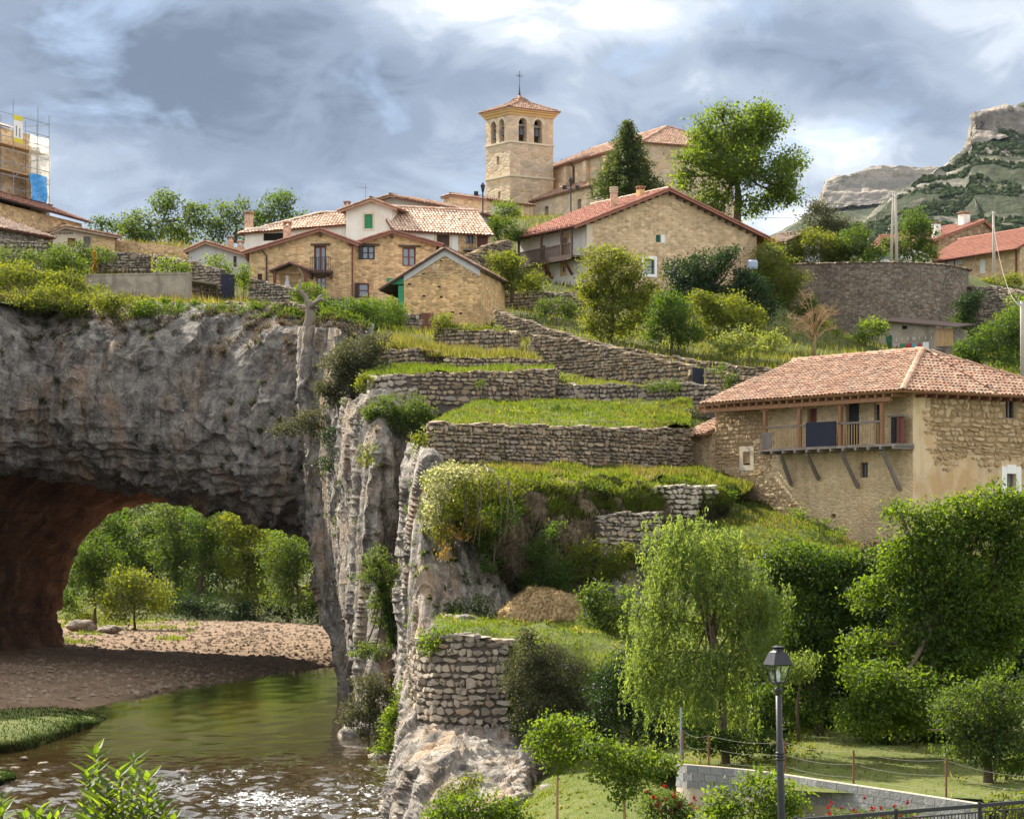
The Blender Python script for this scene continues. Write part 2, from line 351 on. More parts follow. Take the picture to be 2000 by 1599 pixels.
def tile_mat(name, cols, lich=0.4, lcol=(0.62, 0.52, 0.40)):
    m, T = newmat(name); r = rndval(T); p = gcoord(T)
    c = T.ramp(r, [(i / (len(cols) - 1), x) for i, x in enumerate(cols)])
    n = T.noise(p, 1.1, 5, 0.6); f = T.noise(p, 14, 4, 0.7)
    c = T.mix(T('ShaderNodeMapRange', {0: f, 1: 0.5, 2: 0.66, 3: 0, 4: lich}).outputs[0], c, lcol)
    c = T.mix(T('ShaderNodeMapRange', {0: n, 1: 0.5, 2: 0.7, 3: 0, 4: 0.45}).outputs[0], c, (0.16, 0.10, 0.075))
    return finish(m, T, c, 0.85, f, 0.4, 0.02, 0.25)
TILE_OLD = tile_mat('weathered_roof_tile', [(0.27, 0.12, 0.072), (0.40, 0.235, 0.15), (0.22, 0.10, 0.062), (0.46, 0.30, 0.20), (0.32, 0.155, 0.092), (0.36, 0.25, 0.175), (0.17, 0.10, 0.072)], 0.42)
TILE_PALE = tile_mat('pale_roof_tile', [(0.56, 0.34, 0.22), (0.70, 0.52, 0.38), (0.48, 0.27, 0.17), (0.74, 0.60, 0.47), (0.62, 0.40, 0.27)], 0.55, (0.78, 0.70, 0.58))
TILE_RED = tile_mat('red_roof_tile', [(0.30, 0.11, 0.07), (0.36, 0.145, 0.095), (0.28, 0.10, 0.065), (0.40, 0.18, 0.12)], 0.2)
TILE_DARK = tile_mat('dark_roof_tile', [(0.20, 0.085, 0.06), (0.30, 0.13, 0.09), (0.25, 0.10, 0.07), (0.35, 0.19, 0.13)], 0.2)
def wood(name, a, b, sc=1.0):
    m, T = newmat(name); p = ocoord(T)
    n = T.noise(T.mapping(p, (9 * sc, 9 * sc, 1.2 * sc)), 1.0, 5, 0.6, 0.4)
    return finish(m, T, T.mix(n, a, b), 0.8, n, 0.4, 0.02, 0.2)
WOOD_D = wood('dark_timber', (0.045, 0.03, 0.024), (0.13, 0.08, 0.06))
WOOD_G = wood('grey_weathered_timber', (0.10, 0.085, 0.075), (0.27, 0.23, 0.20))
WOOD_O = wood('orange_timber', (0.17, 0.08, 0.04), (0.34, 0.185, 0.10))
WOOD_R = wood('red_brown_timber', (0.10, 0.035, 0.025), (0.22, 0.085, 0.06))
WOOD_P = wood('pale_boards', (0.34, 0.21, 0.10), (0.58, 0.40, 0.21))
BLACK = plain('black_paint', (0.018, 0.018, 0.022), 0.5, 0.3, 3, 0.4)
IRON = plain('lamp_iron', (0.018, 0.018, 0.022), 0.45, 0.3, 8, 0.35)
RUST = plain('rusty_iron', (0.16, 0.07, 0.045), 0.85, 0.4, 5, 0.2)
WIRE = plain('wire', (0.07, 0.06, 0.055), 0.6, 0.1, 3, 0.3)
STEEL = plain('galvanised_steel', (0.22, 0.25, 0.30), 0.5, 0.15, 3, 0.4)
GREEN = plain('green_paint', (0.03, 0.22, 0.10), 0.55, 0.2, 3, 0.3)
GREEN_D = plain('dark_green_paint', (0.01, 0.09, 0.055), 0.55, 0.2, 3, 0.3)
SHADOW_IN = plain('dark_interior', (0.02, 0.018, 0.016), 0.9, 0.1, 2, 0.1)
NAVY = plain('dark_blue_tarp', (0.012, 0.014, 0.030), 0.6, 0.2, 3, 0.3)
YELLOW = plain('yellow_print', (0.62, 0.52, 0.05), 0.7, 0.1, 3, 0.2)
WHITEP = plain('white_print', (0.72, 0.72, 0.70), 0.7, 0.08, 3, 0.2)
INK = plain('dark_print', (0.05, 0.05, 0.055), 0.8, 0.1, 3, 0.2)
BLUEP = plain('blue_tarpaulin', (0.05, 0.28, 0.62), 0.5, 0.3, 3, 0.4)
BARREL = plain('grey_blue_plastic', (0.30, 0.36, 0.46), 0.45, 0.1, 2, 0.4)
REDP = plain('red_paint', (0.40, 0.05, 0.04), 0.6, 0.2, 3, 0.3)
PINK = plain('pink_paint', (0.55, 0.40, 0.40), 0.7, 0.15, 3, 0.3)
TEAL = plain('teal_paint', (0.12, 0.36, 0.42), 0.7, 0.15, 3, 0.3)
BLOCKM = stone_mat('concrete_block', [(0.21, 0.21, 0.22), (0.27, 0.27, 0.28), (0.24, 0.24, 0.25), (0.31, 0.31, 0.31)], 4.0)
POLE = plain('concrete_pole', (0.40, 0.36, 0.31), 0.9, 0.25, 4, 0.2)
CHIM = masonry('chimney_brick', (0.52, 0.33, 0.22), (0.60, 0.50, 0.40), 5.0, 0.35, 1.3, 0.2)
BELL = plain('bell_bronze', (0.06, 0.07, 0.085), 0.5, 0.2, 5, 0.4, 0.3)
def glass_mat():
    m, T = newmat('window_glass'); return finish(m, T, (0.16, 0.19, 0.23), 0.06, None, 0, 0, 0.9)
GLASS = glass_mat()
def clear_glass():
    m, T = newmat('lantern_glass'); g = T('ShaderNodeBsdfGlossy', {'Color': (0.9, 0.95, 1, 1), 'Roughness': 0.05}); t = T('ShaderNodeBsdfTransparent', {'Color': (0.86, 0.9, 0.9, 1)})
    x = T('ShaderNodeMixShader', {0: 0.08, 1: t.outputs[0], 2: g.outputs[0]}); T('ShaderNodeOutputMaterial', {'Surface': x.outputs[0]}); return m
LGLASS = clear_glass()
def net_mat():
    m, T = newmat('scaffold_netting'); d = T('ShaderNodeBsdfDiffuse', {'Color': (0.80, 0.76, 0.66, 1)}); tr = T('ShaderNodeBsdfTranslucent', {'Color': (0.80, 0.76, 0.66, 1)}); t = T('ShaderNodeBsdfTransparent')
    a = T('ShaderNodeMixShader', {0: 0.6, 1: d.outputs[0], 2: tr.outputs[0]}); x = T('ShaderNodeMixShader', {0: 0.42, 1: a.outputs[0], 2: t.outputs[0]})
    T('ShaderNodeOutputMaterial', {'Surface': x.outputs[0]}); return m
NETTING = net_mat()

def leaf_mat(name, cols, trans=0.42, tcol=None, rough=0.55, spec=0.22):
    m, T = newmat(name); r = T('ShaderNodeAttribute', attribute_name='rnd').outputs['Fac']
    c = T.ramp(r, [(i / (len(cols) - 1), x) for i, x in enumerate(cols)])
    if tcol is None: tcol = (2.1, 1.8, 0.5)
    tc = T.mix(1.0, c, tcol, 'MULTIPLY')
    p = T('ShaderNodeBsdfPrincipled', {'Base Color': T.mix(1.0, c, (0.31, 0.34, 0.31), 'MULTIPLY'), 'Roughness': rough, 'Specular IOR Level': spec})
    t = T('ShaderNodeBsdfTranslucent', {'Color': tc})
    x = T('ShaderNodeMixShader', {0: trans, 1: p.outputs[0], 2: t.outputs[0]}); T('ShaderNodeOutputMaterial', {'Surface': x.outputs[0]})
    return m
LF_MID = leaf_mat('mid_green_leaf', [(0.035, 0.075, 0.014), (0.065, 0.125, 0.022), (0.105, 0.17, 0.035)])
LF_BRIGHT = leaf_mat('bright_green_leaf', [(0.055, 0.105, 0.016), (0.105, 0.18, 0.028), (0.18, 0.26, 0.05)], 0.45)
LF_YEL = leaf_mat('yellow_green_leaf', [(0.075, 0.105, 0.016), (0.13, 0.17, 0.028), (0.20, 0.235, 0.045)], 0.45)
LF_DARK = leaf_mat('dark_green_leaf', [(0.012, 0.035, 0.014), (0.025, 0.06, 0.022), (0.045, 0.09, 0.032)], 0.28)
LF_OLIVE = leaf_mat('grey_olive_leaf', [(0.065, 0.072, 0.035), (0.11, 0.115, 0.06), (0.18, 0.18, 0.105)], 0.3, (1.5, 1.45, 0.8))
LF_WILLOW = leaf_mat('willow_leaf', [(0.11, 0.165, 0.05), (0.175, 0.24, 0.08), (0.27, 0.335, 0.13)], 0.45, (1.9, 1.8, 0.7))
LF_BRONZE = leaf_mat('orange_tinged_leaf', [(0.16, 0.14, 0.02), (0.30, 0.17, 0.025), (0.34, 0.24, 0.05)], 0.45, (1.6, 1.4, 0.6))
LF_CREAM = leaf_mat('cream_flower', [(0.34, 0.36, 0.15), (0.46, 0.45, 0.24), (0.58, 0.55, 0.36)], 0.4, (1.4, 1.35, 0.9))
LF_CONIFER = leaf_mat('conifer_needle', [(0.04, 0.075, 0.032), (0.07, 0.115, 0.048), (0.12, 0.165, 0.07)], 0.3)
LF_HAZEL = leaf_mat('soft_green_leaf', [(0.045, 0.085, 0.02), (0.08, 0.135, 0.033), (0.12, 0.18, 0.05)], 0.42)
LF_RED = leaf_mat('red_petal', [(0.35, 0.012, 0.01), (0.55, 0.03, 0.02)], 0.3, (1.2, 0.8, 0.7))
LF_STRAW = leaf_mat('straw', [(0.24, 0.17, 0.085), (0.34, 0.25, 0.13), (0.46, 0.35, 0.20)], 0.3, (1.3, 1.2, 0.8), 0.8, 0.1)
GR_GREEN = leaf_mat('grass_blade', [(0.065, 0.108, 0.016), (0.108, 0.158, 0.026), (0.18, 0.205, 0.045)], 0.45, (1.9, 1.75, 0.6), 0.6, 0.15)
GR_DRY = leaf_mat('dry_grass_blade', [(0.16, 0.125, 0.05), (0.25, 0.195, 0.085), (0.34, 0.275, 0.14)], 0.45, (1.4, 1.25, 0.8), 0.8, 0.1)
GR_MIX = leaf_mat('mixed_grass_blade', [(0.075, 0.105, 0.018), (0.13, 0.15, 0.032), (0.26, 0.22, 0.09)], 0.5, (1.8, 1.7, 0.7), 0.7, 0.15)
GR_DK = leaf_mat('shade_grass_blade', [(0.016, 0.034, 0.009), (0.028, 0.052, 0.013), (0.045, 0.07, 0.02)], 0.3, (1.8, 1.8, 0.7), 0.7, 0.15)  # river island shade put into the blade colour; also used for bank weeds
BARK = plain('bark', (0.115, 0.085, 0.06), 0.95, 0.4, 6, 0.1, 0, 0.6)
BARK_G = plain('grey_dead_wood', (0.20, 0.165, 0.13), 0.95, 0.3, 6, 0.1, 0, 0.6)
BARK_P = plain('pale_twig', (0.34, 0.22, 0.12), 0.9, 0.3, 6, 0.1)
def ground_mat(name, a, b, c3, sc=0.6):
    m, T = newmat(name); p = gcoord(T); n = T.noise(p, sc, 6, 0.65, 0.4); f = T.noise(p, sc * 9, 5, 0.7)
    c = T.mix(T('ShaderNodeMapRange', {0: n, 1: 0.38, 2: 0.62, 3: 0, 4: 1}).outputs[0], a, b)
    c = T.mix(T('ShaderNodeMapRange', {0: f, 1: 0.48, 2: 0.66, 3: 0, 4: 0.8}).outputs[0], c, c3)
    return finish(m, T, c, 0.97, f, 0.8, 0.08, 0.1)
TURF = ground_mat('turf', (0.065, 0.095, 0.018), (0.11, 0.125, 0.03), (0.17, 0.14, 0.07))
HILLG = ground_mat('hill_turf', (0.045, 0.065, 0.02), (0.085, 0.095, 0.03), (0.13, 0.105, 0.055))
SOIL = ground_mat('bank_soil', (0.10, 0.075, 0.048), (0.17, 0.125, 0.08), (0.06, 0.07, 0.025), 0.9)
SAND = ground_mat('river_sand', (0.19, 0.125, 0.08), (0.27, 0.19, 0.125), (0.13, 0.088, 0.06), 0.35)
DRYT = ground_mat('dry_turf', (0.20, 0.18, 0.07), (0.33, 0.27, 0.14), (0.14, 0.16, 0.04))
GRAVEL = stone_mat('gravel', [(0.20, 0.145, 0.10), (0.30, 0.225, 0.155), (0.24, 0.175, 0.12), (0.36, 0.28, 0.20), (0.17, 0.125, 0.09)], 3.0)
HAY = plain('hay', (0.34, 0.235, 0.12), 0.95, 0.35, 3, 0.1, 0, 0.8)
def mount_mat(name, far):
    m, T = newmat(name); p = gcoord(T); g = T('ShaderNodeNewGeometry').outputs['Normal']
    nz = T('ShaderNodeSeparateXYZ', {0: g}).outputs[2]
    s = 1.0 if not far else 0.6
    strata = T.noise(T.mapping(p, (0.004 * s, 0.004 * s, 0.11 * s)), 1.0, 5, 0.6, 0.3); n = T.noise(p, 0.012 * s, 7, 0.62, 0.3); f = T.noise(p, 0.09 * s, 6, 0.72, 0.2)
    vert = T.noise(T.mapping(p, (0.06 * s, 0.06 * s, 0.008 * s)), 1.0, 6, 0.65, 0.2)
    rk = T.mix(T('ShaderNodeMapRange', {0: strata, 1: 0.40, 2: 0.60, 3: 0, 4: 1}).outputs[0], (0.16, 0.15, 0.135), (0.28, 0.255, 0.22))
    rk = T.mix(T('ShaderNodeMapRange', {0: vert, 1: 0.45, 2: 0.65, 3: 0, 4: 0.7}).outputs[0], rk, (0.20, 0.17, 0.145))
    gn = T.mix(f, (0.026, 0.036, 0.022), (0.075, 0.08, 0.048))
    gn = T.mix(T('ShaderNodeMapRange', {0: n, 1: 0.55, 2: 0.66, 3: 0, 4: 0.7}).outputs[0], gn, (0.28, 0.25, 0.18))
    sl = T.math('ADD', nz, T.math('MULTIPLY', T.math('SUBTRACT', f, 0.5), 0.35))
    k = T('ShaderNodeMapRange', {0: sl, 1: 0.34, 2: 0.48, 3: 0, 4: 1}).outputs[0]
    sc_ = T('ShaderNodeMapRange', {0: T.math('ADD', T.noise(p, 0.008 * s, 6, 0.65, 0.8), T.math('MULTIPLY', strata, 0.25)), 1: 0.63, 2: 0.76, 3: 0, 4: 0.75}).outputs[0]
    c = T.mix(sc_, gn, (0.33, 0.30, 0.255)); c = T.mix(k, rk, c)
    h = T.math('ADD', T.math('MULTIPLY', f, 1.0), T.math('ADD', strata, vert))
    return finish(m, T, c, 0.97, h, 0.8, 6.0, 0.05)
MOUNT = mount_mat('near_mountain', False); MOUNT2 = mount_mat('far_mountain', True)
def cliffface(name, s):
    m, T = newmat(name); p = gcoord(T)
    strata = T.noise(T.mapping(p, (0.004 * s, 0.004 * s, 0.10 * s)), 1.0, 5, 0.6, 0.3); vert = T.noise(T.mapping(p, (0.055 * s, 0.055 * s, 0.006 * s)), 1.0, 6, 0.65, 0.3); f = T.noise(p, 0.06 * s, 6, 0.7)
    c = T.mix(T('ShaderNodeMapRange', {0: strata, 1: 0.40, 2: 0.60, 3: 0, 4: 1}).outputs[0], (0.18, 0.165, 0.145), (0.33, 0.285, 0.235))
    c = T.mix(T('ShaderNodeMapRange', {0: vert, 1: 0.47, 2: 0.62, 3: 0, 4: 0.85}).outputs[0], c, (0.15, 0.13, 0.115)); c = T.mix(T('ShaderNodeMapRange', {0: f, 1: 0.56, 2: 0.66, 3: 0, 4: 0.6}).outputs[0], c, (0.10, 0.11, 0.07))
    return finish(m, T, c, 0.97, T.math('ADD', vert, T.math('ADD', strata, f)), 0.9, 8.0, 0.05)
MCLIFF = cliffface('mountain_cliff', 1.0); MCLIFF2 = cliffface('far_mountain_cliff', 0.7)
def water_mat():
    m, T = newmat('river_water'); p = gcoord(T)
    y = T('ShaderNodeSeparateXYZ', {0: p})
    n = T.noise(T.mapping(p, (1.0, 0.22, 1)), 0.6, 5, 0.6, 0.6); f = T.noise(T.mapping(p, (1.6, 0.7, 1)), 2.0, 4, 0.6, 0.4)
    bed = T.mix(T.noise(T.mapping(p, (0.5, 0.16, 1)), 0.7, 6, 0.65, 0.5), (0.010, 0.008, 0.003), (0.055, 0.034, 0.012))
    rap = T('ShaderNodeMapRange', {0: y.outputs[1], 1: 108.0, 2: 92.0, 3: 0.0, 4: 1.0}).outputs[0]
    fo = T.noise(T.mapping(p, (0.9, 0.4, 1)), 5.0, 7, 0.75, 0.6)
    lane = T.noise(T.mapping(p, (0.25, 0.12, 1), (3.0, 1.0, 0)), 1.0, 3, 0.5, 0.5)
    rap2 = T.math('MULTIPLY', rap, T('ShaderNodeMapRange', {0: y.outputs[0], 1: -15.0, 2: -10.0, 3: 0.15, 4: 1.0}).outputs[0])
    foam_sparkle = T.math('MULTIPLY', T('ShaderNodeMapRange', {0: T.math('ADD', fo, T.math('MULTIPLY', lane, 0.5)), 1: 0.81, 2: 0.92, 3: 0, 4: 1}).outputs[0], rap2, True)  # white flecks: foam, with sun sparkle on the rapids put into the colour
    c = T.mix(foam_sparkle, bed, (0.70, 0.72, 0.74))
    h = T.math('ADD', T.math('MULTIPLY', n, T.math('ADD', 0.25, T.math('MULTIPLY', rap, 0.8))), T.math('MULTIPLY', f, T.math('ADD', 0.05, T.math('MULTIPLY', rap, 0.9))))
    b = T('ShaderNodeBump', {'Height': h, 'Strength': 0.3, 'Distance': 0.08})
    ro = T.math('ADD', 0.06, T.math('MULTIPLY', foam_sparkle, 0.5))
    P = T('ShaderNodeBsdfPrincipled', {'Base Color': c, 'Roughness': ro, 'Specular IOR Level': 0.5, 'IOR': 1.33, 'Normal': b.outputs[0]})
    T('ShaderNodeOutputMaterial', {'Surface': P.outputs[0]}); return m
WATER = water_mat()
# ================================================================== the setting
def sheet(name, x0, x1, y0, y1, z, mat):
    m = MB(); m.quad((x0, y0, z), (x1, y0, z), (x1, y1, z), (x0, y1, z)); return m.build(name, mat, kind='structure')
sheet('ground', -1450, 1450, -150, 3350, -2.5, HILLG)

def rockdisp(amp=1.0, sc=1.0, vert=0.0, seed=0.0, za=0.19, st=0.16, fine=0.10):
    def f(V):
        p = V + seed; q = p * sc
        w = p + 0.5 * np.stack([fbm(q * 0.5 + 3, 2), fbm(q * 0.5 + 13, 2), fbm(q * 0.5 + 23, 2)], -1) / sc
        d = 0.5 * fbm(q * 0.13, 3) + fine * fbm(q * 1.3, 3, 0.6) + 0.9 * facets(w * sc * np.array([0.20, 0.20, za * .7])) + 0.30 * facets(w * sc * np.array([0.7, 0.7, za * 2.0]) + 5.5)
        d = d + st * fbm(q * np.array([0.08, 0.08, 0.9]), 3)
        if vert: d = d + vert * (ridged(q * np.array([0.42, 0.42, 0.035]), 3) - 0.8)
        return d * amp
    return f
def crm_t(P, t, axis):
    P = np.moveaxis(np.asarray(P, float), axis, 0); m = len(P); t = np.clip(np.asarray(t, float), 0, m - 1)
    i = np.minimum(t.astype(int), m - 2); f = (t - i).reshape((-1,) + (1,) * (P.ndim - 1))
    E = np.concatenate([2 * P[:1] - P[1:2], P, 2 * P[-1:] - P[-2:-1]]); a, b, c, d = E[i], E[i + 1], E[i + 2], E[i + 3]
    return np.moveaxis(0.5 * ((2 * b) + (c - a) * f + (2 * a - 5 * b + 4 * c - d) * f ** 2 + (3 * b - 3 * c + d - a) * f ** 3), 0, axis)

# ---- the rock bridge: face, lip, cave roof and back as one loop of rock
cols = [(-75, -1, -60, -1, -110, 28, 116), (-60, -1, -50, -1, -80, 28, 116)] + [  # near x, near z, far x, far z, top x, top z, face distance
    (-45, -1, -38.2, -1, -62, 28, 116), (-44.5, 4, -37.4, 3.7, -56, 28, 117), (-43, 9, -36.2, 7.8, -50, 27, 121),  # out-of-view left cliff, brought forward and raised to shade sand bank and island
    (-40, 12.4, -33.2, 10.9, -44, 26.0, 132), (-36, 13.5, -30.2, 12.5, -38, 24.8, 154), (-31, 13.4, -27, 12.9, -32, 24.4, 164),
    (-27, 12.9, -24, 12.9, -27.5, 24.1, 162), (-22.7, 11.7, -21, 12.7, -22.7, 23.9, 160), (-18.5, 10.7, -18, 12.4, -18.6, 23.6, 158),
    (-15.3, 9.8, -15.5, 11.8, -15.2, 23.3, 156), (-13.0, 8.8, -13.5, 10.8, -12.6, 23.0, 155), (-12.0, 7.2, -12.3, 9.0, -11.2, 22.8, 154),
    (-11.0, 5, -11, 5, -9.8, 22.4, 154), (-9.6, -1, -9.6, -1, -8.6, 22.0, 154)]
net = []
for r in range(11):
    row = []
    for nx, nz, fx, fz, tx, tz, d in cols:
        H = tz - nz; fx, fz = fx * 194 / 211, EYE + (fz - EYE) * 194 / 211
        if r == 0: p = (tx, d + 6.5, tz + 0.6)
        elif r == 1: p = (tx, d + 3.2, tz - 1.2)
        elif r == 2: p = (tx * 0.7 + nx * 0.3, d + 0.9, tz - 0.35 * H)
        elif r == 3: p = (tx * 0.35 + nx * 0.65, d - 0.3, nz + 0.30 * H)
        elif r == 4: p = (nx, d + 0.8, nz + 0.11 * H)
        elif r == 5: p = (nx, d + 4.6, nz + 0.1)
        elif r == 6: p = (nx * 0.75 + fx * 0.25, d + 12, nz * 0.75 + fz * 0.25 + 0.9)
        elif r == 7: p = (nx * 0.4 + fx * 0.6, d + (194 - d) * .66, nz * 0.4 + fz * 0.6 + 0.7)
        elif r == 8: p = (fx, 194, fz)
        elif r == 9: p = (tx * 0.5 + fx * 0.5, 202.0, fz + 0.45 * (tz + 3 - fz))
        else: p = (tx, 209.5, tz + 4)
        row.append(p)
    net.append(row)
net = np.array(net)
tr = np.concatenate([np.linspace(0, 4.9, 250), np.linspace(4.93, 8.2, 110)[:], np.linspace(8.3, 10, 20)])
V = crm(crm_t(net, tr, 0), 430, 1)
amp = np.interp(tr, [0, 1.0, 2, 5, 6, 8, 10], [0.12, 0.5, 0.8, 0.8, 0.7, 0.45, 0.3])[:, None]
strata = lambda V: 0.34 * fbm(V * np.array([0.06, 0.25, 1.1]), 4, 0.6)
low = np.interp(tr, [2.6, 3.6, 6, 8], [0, 1, 1, 0.4])[:, None]
n_ = gnormal(V); V = V + n_ * (((rockdisp(1.0, 1.0, 0.3)(V) + 0.05 * fbm(V * 4.1, 2)) * amp + strata(V) * low)[..., None])
BRIDGE_V = V
me = mesh_np('bridge_rock', V.reshape(-1, 3), grid_quads(*V.shape[:2]), None, ROCK)
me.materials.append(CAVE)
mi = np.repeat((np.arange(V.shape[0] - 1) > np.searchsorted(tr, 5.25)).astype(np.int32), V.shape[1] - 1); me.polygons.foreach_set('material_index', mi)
link('bridge_rock', me, kind='structure')

# ---- the pillars right of the arch
def colnet(cols, rows_py):
    out = []
    for pxs, ds, top in cols:
        c = []
        pys = [top] + [p for p in rows_py[1:]]
        for k, py in enumerate(pys):
            c.append((pxs[k], py, ds[k]))
        out.append(c)
    return np.moveaxis(np.array(out, float), 0, 1)
def wcol(x, d, n, top, base=-1.0):                                     # a column at a fixed place, for what the front hides
    zs = [EYE + (HZ - top) * d / F] + list(np.linspace(EYE + (HZ - 850) * d / F, base, n - 1))
    return [1000 + x * F / d] * n, [d] * n, [HZ - (z - EYE) * F / d for z in zs]
R1 = [0, 850, 950, 1050, 1150, 1250, 1420]
L_ = [([740] * 7, [214] * 7, 640), ([705] * 7, [182] * 7, 640), ([592, 594, 596, 601, 628, 661, 672], [157, 156, 155, 154, 154, 154, 156], 640),
      ([622, 622, 624, 634, 652, 676, 684], [153, 152, 151, 150, 150, 149, 150], 640), ([660, 662, 662, 663, 668, 684, 694], [148, 147, 146, 145, 145, 144, 144], 650),
      ([674, 675, 674, 672, 674, 688, 700], [150, 150, 149, 148, 148, 146, 145], 740), ([686, 682, 677, 676, 680, 694, 705], [141, 139, 138, 137, 137, 136, 134], 780),
      ([735, 732, 728, 726, 726, 732, 738], [134, 131, 130, 129, 129, 127, 123], 772), ([786, 782, 776, 772, 770, 772, 776], [136, 133, 132, 131, 131, 129, 124], 772),
      ([806, 800, 795, 792, 790, 792, 796], [140, 139, 138, 137, 137, 135, 131], 770), ([850] * 7, [140] * 7, 770), ([900] * 7, [140] * 7, 770)]
PIL1, PV1 = patch('cliff_pillar', colnet(L_, R1), 320, 340, ROCKP, lambda V: rockdisp(0.60, 1.2, 0.40, 31.0, 0.05, 0.0, 0.03)(V) + 0.05 * fbm(V * np.array([2.0, 2.0, 0.9]), 4, 0.65))
# closing foot of the pillar down to the river bed
R2 = [0, 950, 1020, 1090, 1160, 1240, 1420, 1600]
L_ = [([880] * 8, [138] * 8, 830), ([826, 812, 802, 796, 792, 796, 800, 800], [120, 119, 119, 119, 119, 118, 116, 112], 862), ([812, 800, 793, 788, 786, 792, 790, 790], [111, 110, 109, 108, 107, 105, 100, 96], 866),
      ([836, 826, 818, 814, 814, 822, 830, 830], [106, 104.5, 103.5, 103, 102.5, 101, 97, 93], 880), ([868, 858, 856, 860, 866, 872, 880, 880], [106.5, 104.5, 104, 103, 102, 100.5, 97, 93], 905),
      ([920, 915, 912, 912, 915, 920, 930, 930], [107.5, 106, 104.8, 103.8, 103, 102.2, 100, 96], 915), ([985, 985, 980, 978, 980, 985, 990, 990], [109, 107.5, 106, 105, 104.3, 104, 103, 100], 920),
      ([1060, 1060, 1055, 1050, 1050, 1055, 1060, 1060], [111, 109.5, 108, 106.6, 105.8, 105.4, 105, 103], 925), ([1150] * 8, [115, 113, 111, 109.5, 108.5, 108, 107, 105], 930), ([1240] * 8, [117, 114.5, 112, 110, 109, 108.5, 108, 106], 935),
      ([1330] * 8, [119, 117, 114, 111, 110, 109, 108, 106], 950)]
PIL2, PV2 = patch('cliff_rock', colnet(L_, R2), 260, 330, ROCKW, rockdisp(0.42, 1.5, 0.35, 77.0, 0.05, 0.0, 0.03))
# the rock foot in the river
lr = [[(842, 1290, 98), (812, 1300, 93), (822, 1380, 89), (890, 1395, 87), (960, 1400, 87), (1010, 1400, 88), (1060, 1440, 92), (1100, 1470, 96)],
      [(830, 1400, 96), (792, 1400, 90), (802, 1440, 85), (880, 1450, 82.5), (960, 1455, 82), (1030, 1450, 83), (1065, 1475, 88), (1110, 1490, 94)],
      [(815, 1490, 95), (776, 1480, 88), (790, 1500, 82.5), (870, 1510, 80), (950, 1515, 79.5), (1035, 1500, 80.5), (1075, 1510, 86), (1120, 1510, 92)],
      [(805, 1580, 93), (766, 1560, 86.5), (785, 1570, 81.5), (850, 1580, 78.5), (930, 1580, 77.5), (1020, 1550, 77.5), (1075, 1535, 84), (1130, 1530, 90)],
      [(800, 1660, 92), (765, 1640, 85), (780, 1660, 81), (840, 1680, 77), (930, 1660, 75.5), (1020, 1620, 75.5), (1085, 1560, 82), (1140, 1550, 88)]]
patch('river_rock', lr, 170, 220, ROCKW, rockdisp(0.34, 2.6, 0.15, 5.0))

# ---- river, gravel bar, islands
ys = np.concatenate([np.linspace(40, 120, 330), np.linspace(120.5, 330, 170)]); xs = np.linspace(-90, 0.6, 330)
X, Y = np.meshgrid(xs, ys); rap = np.clip((112 - Y) / 16, 0, 1)
P3 = np.stack([X * 0.9, Y * 0.55, X * 0], -1)
Z = 0.02 * fbm(P3 * 0.7, 3) + rap * (0.10 * (ridged(P3 * 1.0, 4, 0.62) - 0.9) + 0.05 * fbm(P3 * 3.4, 3))
me = mesh_np('river', np.stack([X, Y, Z], -1).reshape(-1, 3), grid_quads(*X.shape), None, WATER); link('river', me, kind='structure')
def gnet(rows): return np.array([[tuple(G(px, py, z)) for px, py, z in r] for r in rows])
bar = gnet([[(40, 1200, -.6), (250, 1203, -.5), (400, 1204, -.5), (560, 1208, -.5), (760, 1222, -.5)],
            [(30, 1222, .6), (250, 1220, .45), (420, 1219, .4), (560, 1224, .3), (760, 1238, .1)],
            [(0, 1258, 1.3), (200, 1250, .9), (400, 1246, .8), (560, 1250, .7), (760, 1258, .3)],
            [(-60, 1290, 1.3), (150, 1285, .95), (350, 1280, .8), (540, 1278, .65), (750, 1276, .3)],
            [(-120, 1330, .9), (100, 1322, .7), (300, 1318, .5), (480, 1305, .25), (735, 1287, 0)],
            [(-160, 1385, .5), (60, 1375, .4), (225, 1362, .1), (395, 1337, -.05), (720, 1297, -.25)],
            [(-200, 1450, .1), (40, 1420, -.2), (215, 1400, -.35), (400, 1356, -.6), (700, 1312, -.7)]])
BAR, BARV = patch('gravel_bar', bar, 130, 200, SAND, lambda V: 0.10 * fbm(V * 0.5, 4), world=True)
isl = gnet([[(-120, 1368, -.2), (20, 1366, -.2), (110, 1368, -.25), (175, 1385, -.25), (225, 1405, -.35)],
            [(-120, 1400, .75), (20, 1392, .6), (110, 1396, .55), (165, 1402, .35), (216, 1409, -.2)],
            [(-120, 1445, .7), (20, 1437, .6), (90, 1428, .45), (150, 1420, .2), (212, 1414, -.25)],
            [(-120, 1490, -.3), (20, 1478, -.3), (80, 1466, -.3), (150, 1440, -.3), (214, 1420, -.4)]])
ISL, ISLV = patch('grass_island', isl, 50, 70, TURF, lambda V: 0.08 * fbm(V * 0.8, 4), world=True)
isl2 = gnet([[(-150, 1500, -.2), (0, 1500, -.2), (40, 1508, -.3)], [(-150, 1525, .5), (-20, 1518, .4), (30, 1516, .1)], [(-150, 1560, -.3), (-10, 1545, -.3), (42, 1524, -.35)]])
ISL2, ISLV2 = patch('grass_islet', isl2, 24, 30, TURF, lambda V: 0.06 * fbm(V * 0.8, 3), world=True)
fl = gnet([[(-200, 1575, -.3), (60, 1520, -.25), (150, 1500, -.25), (190, 1520, -.4)], [(-200, 1600, .25), (40, 1545, .2), (120, 1530, .15), (170, 1535, -.2)], [(-200, 1640, -.3), (60, 1590, -.25), (130, 1560, -.3), (160, 1550, -.4)]])
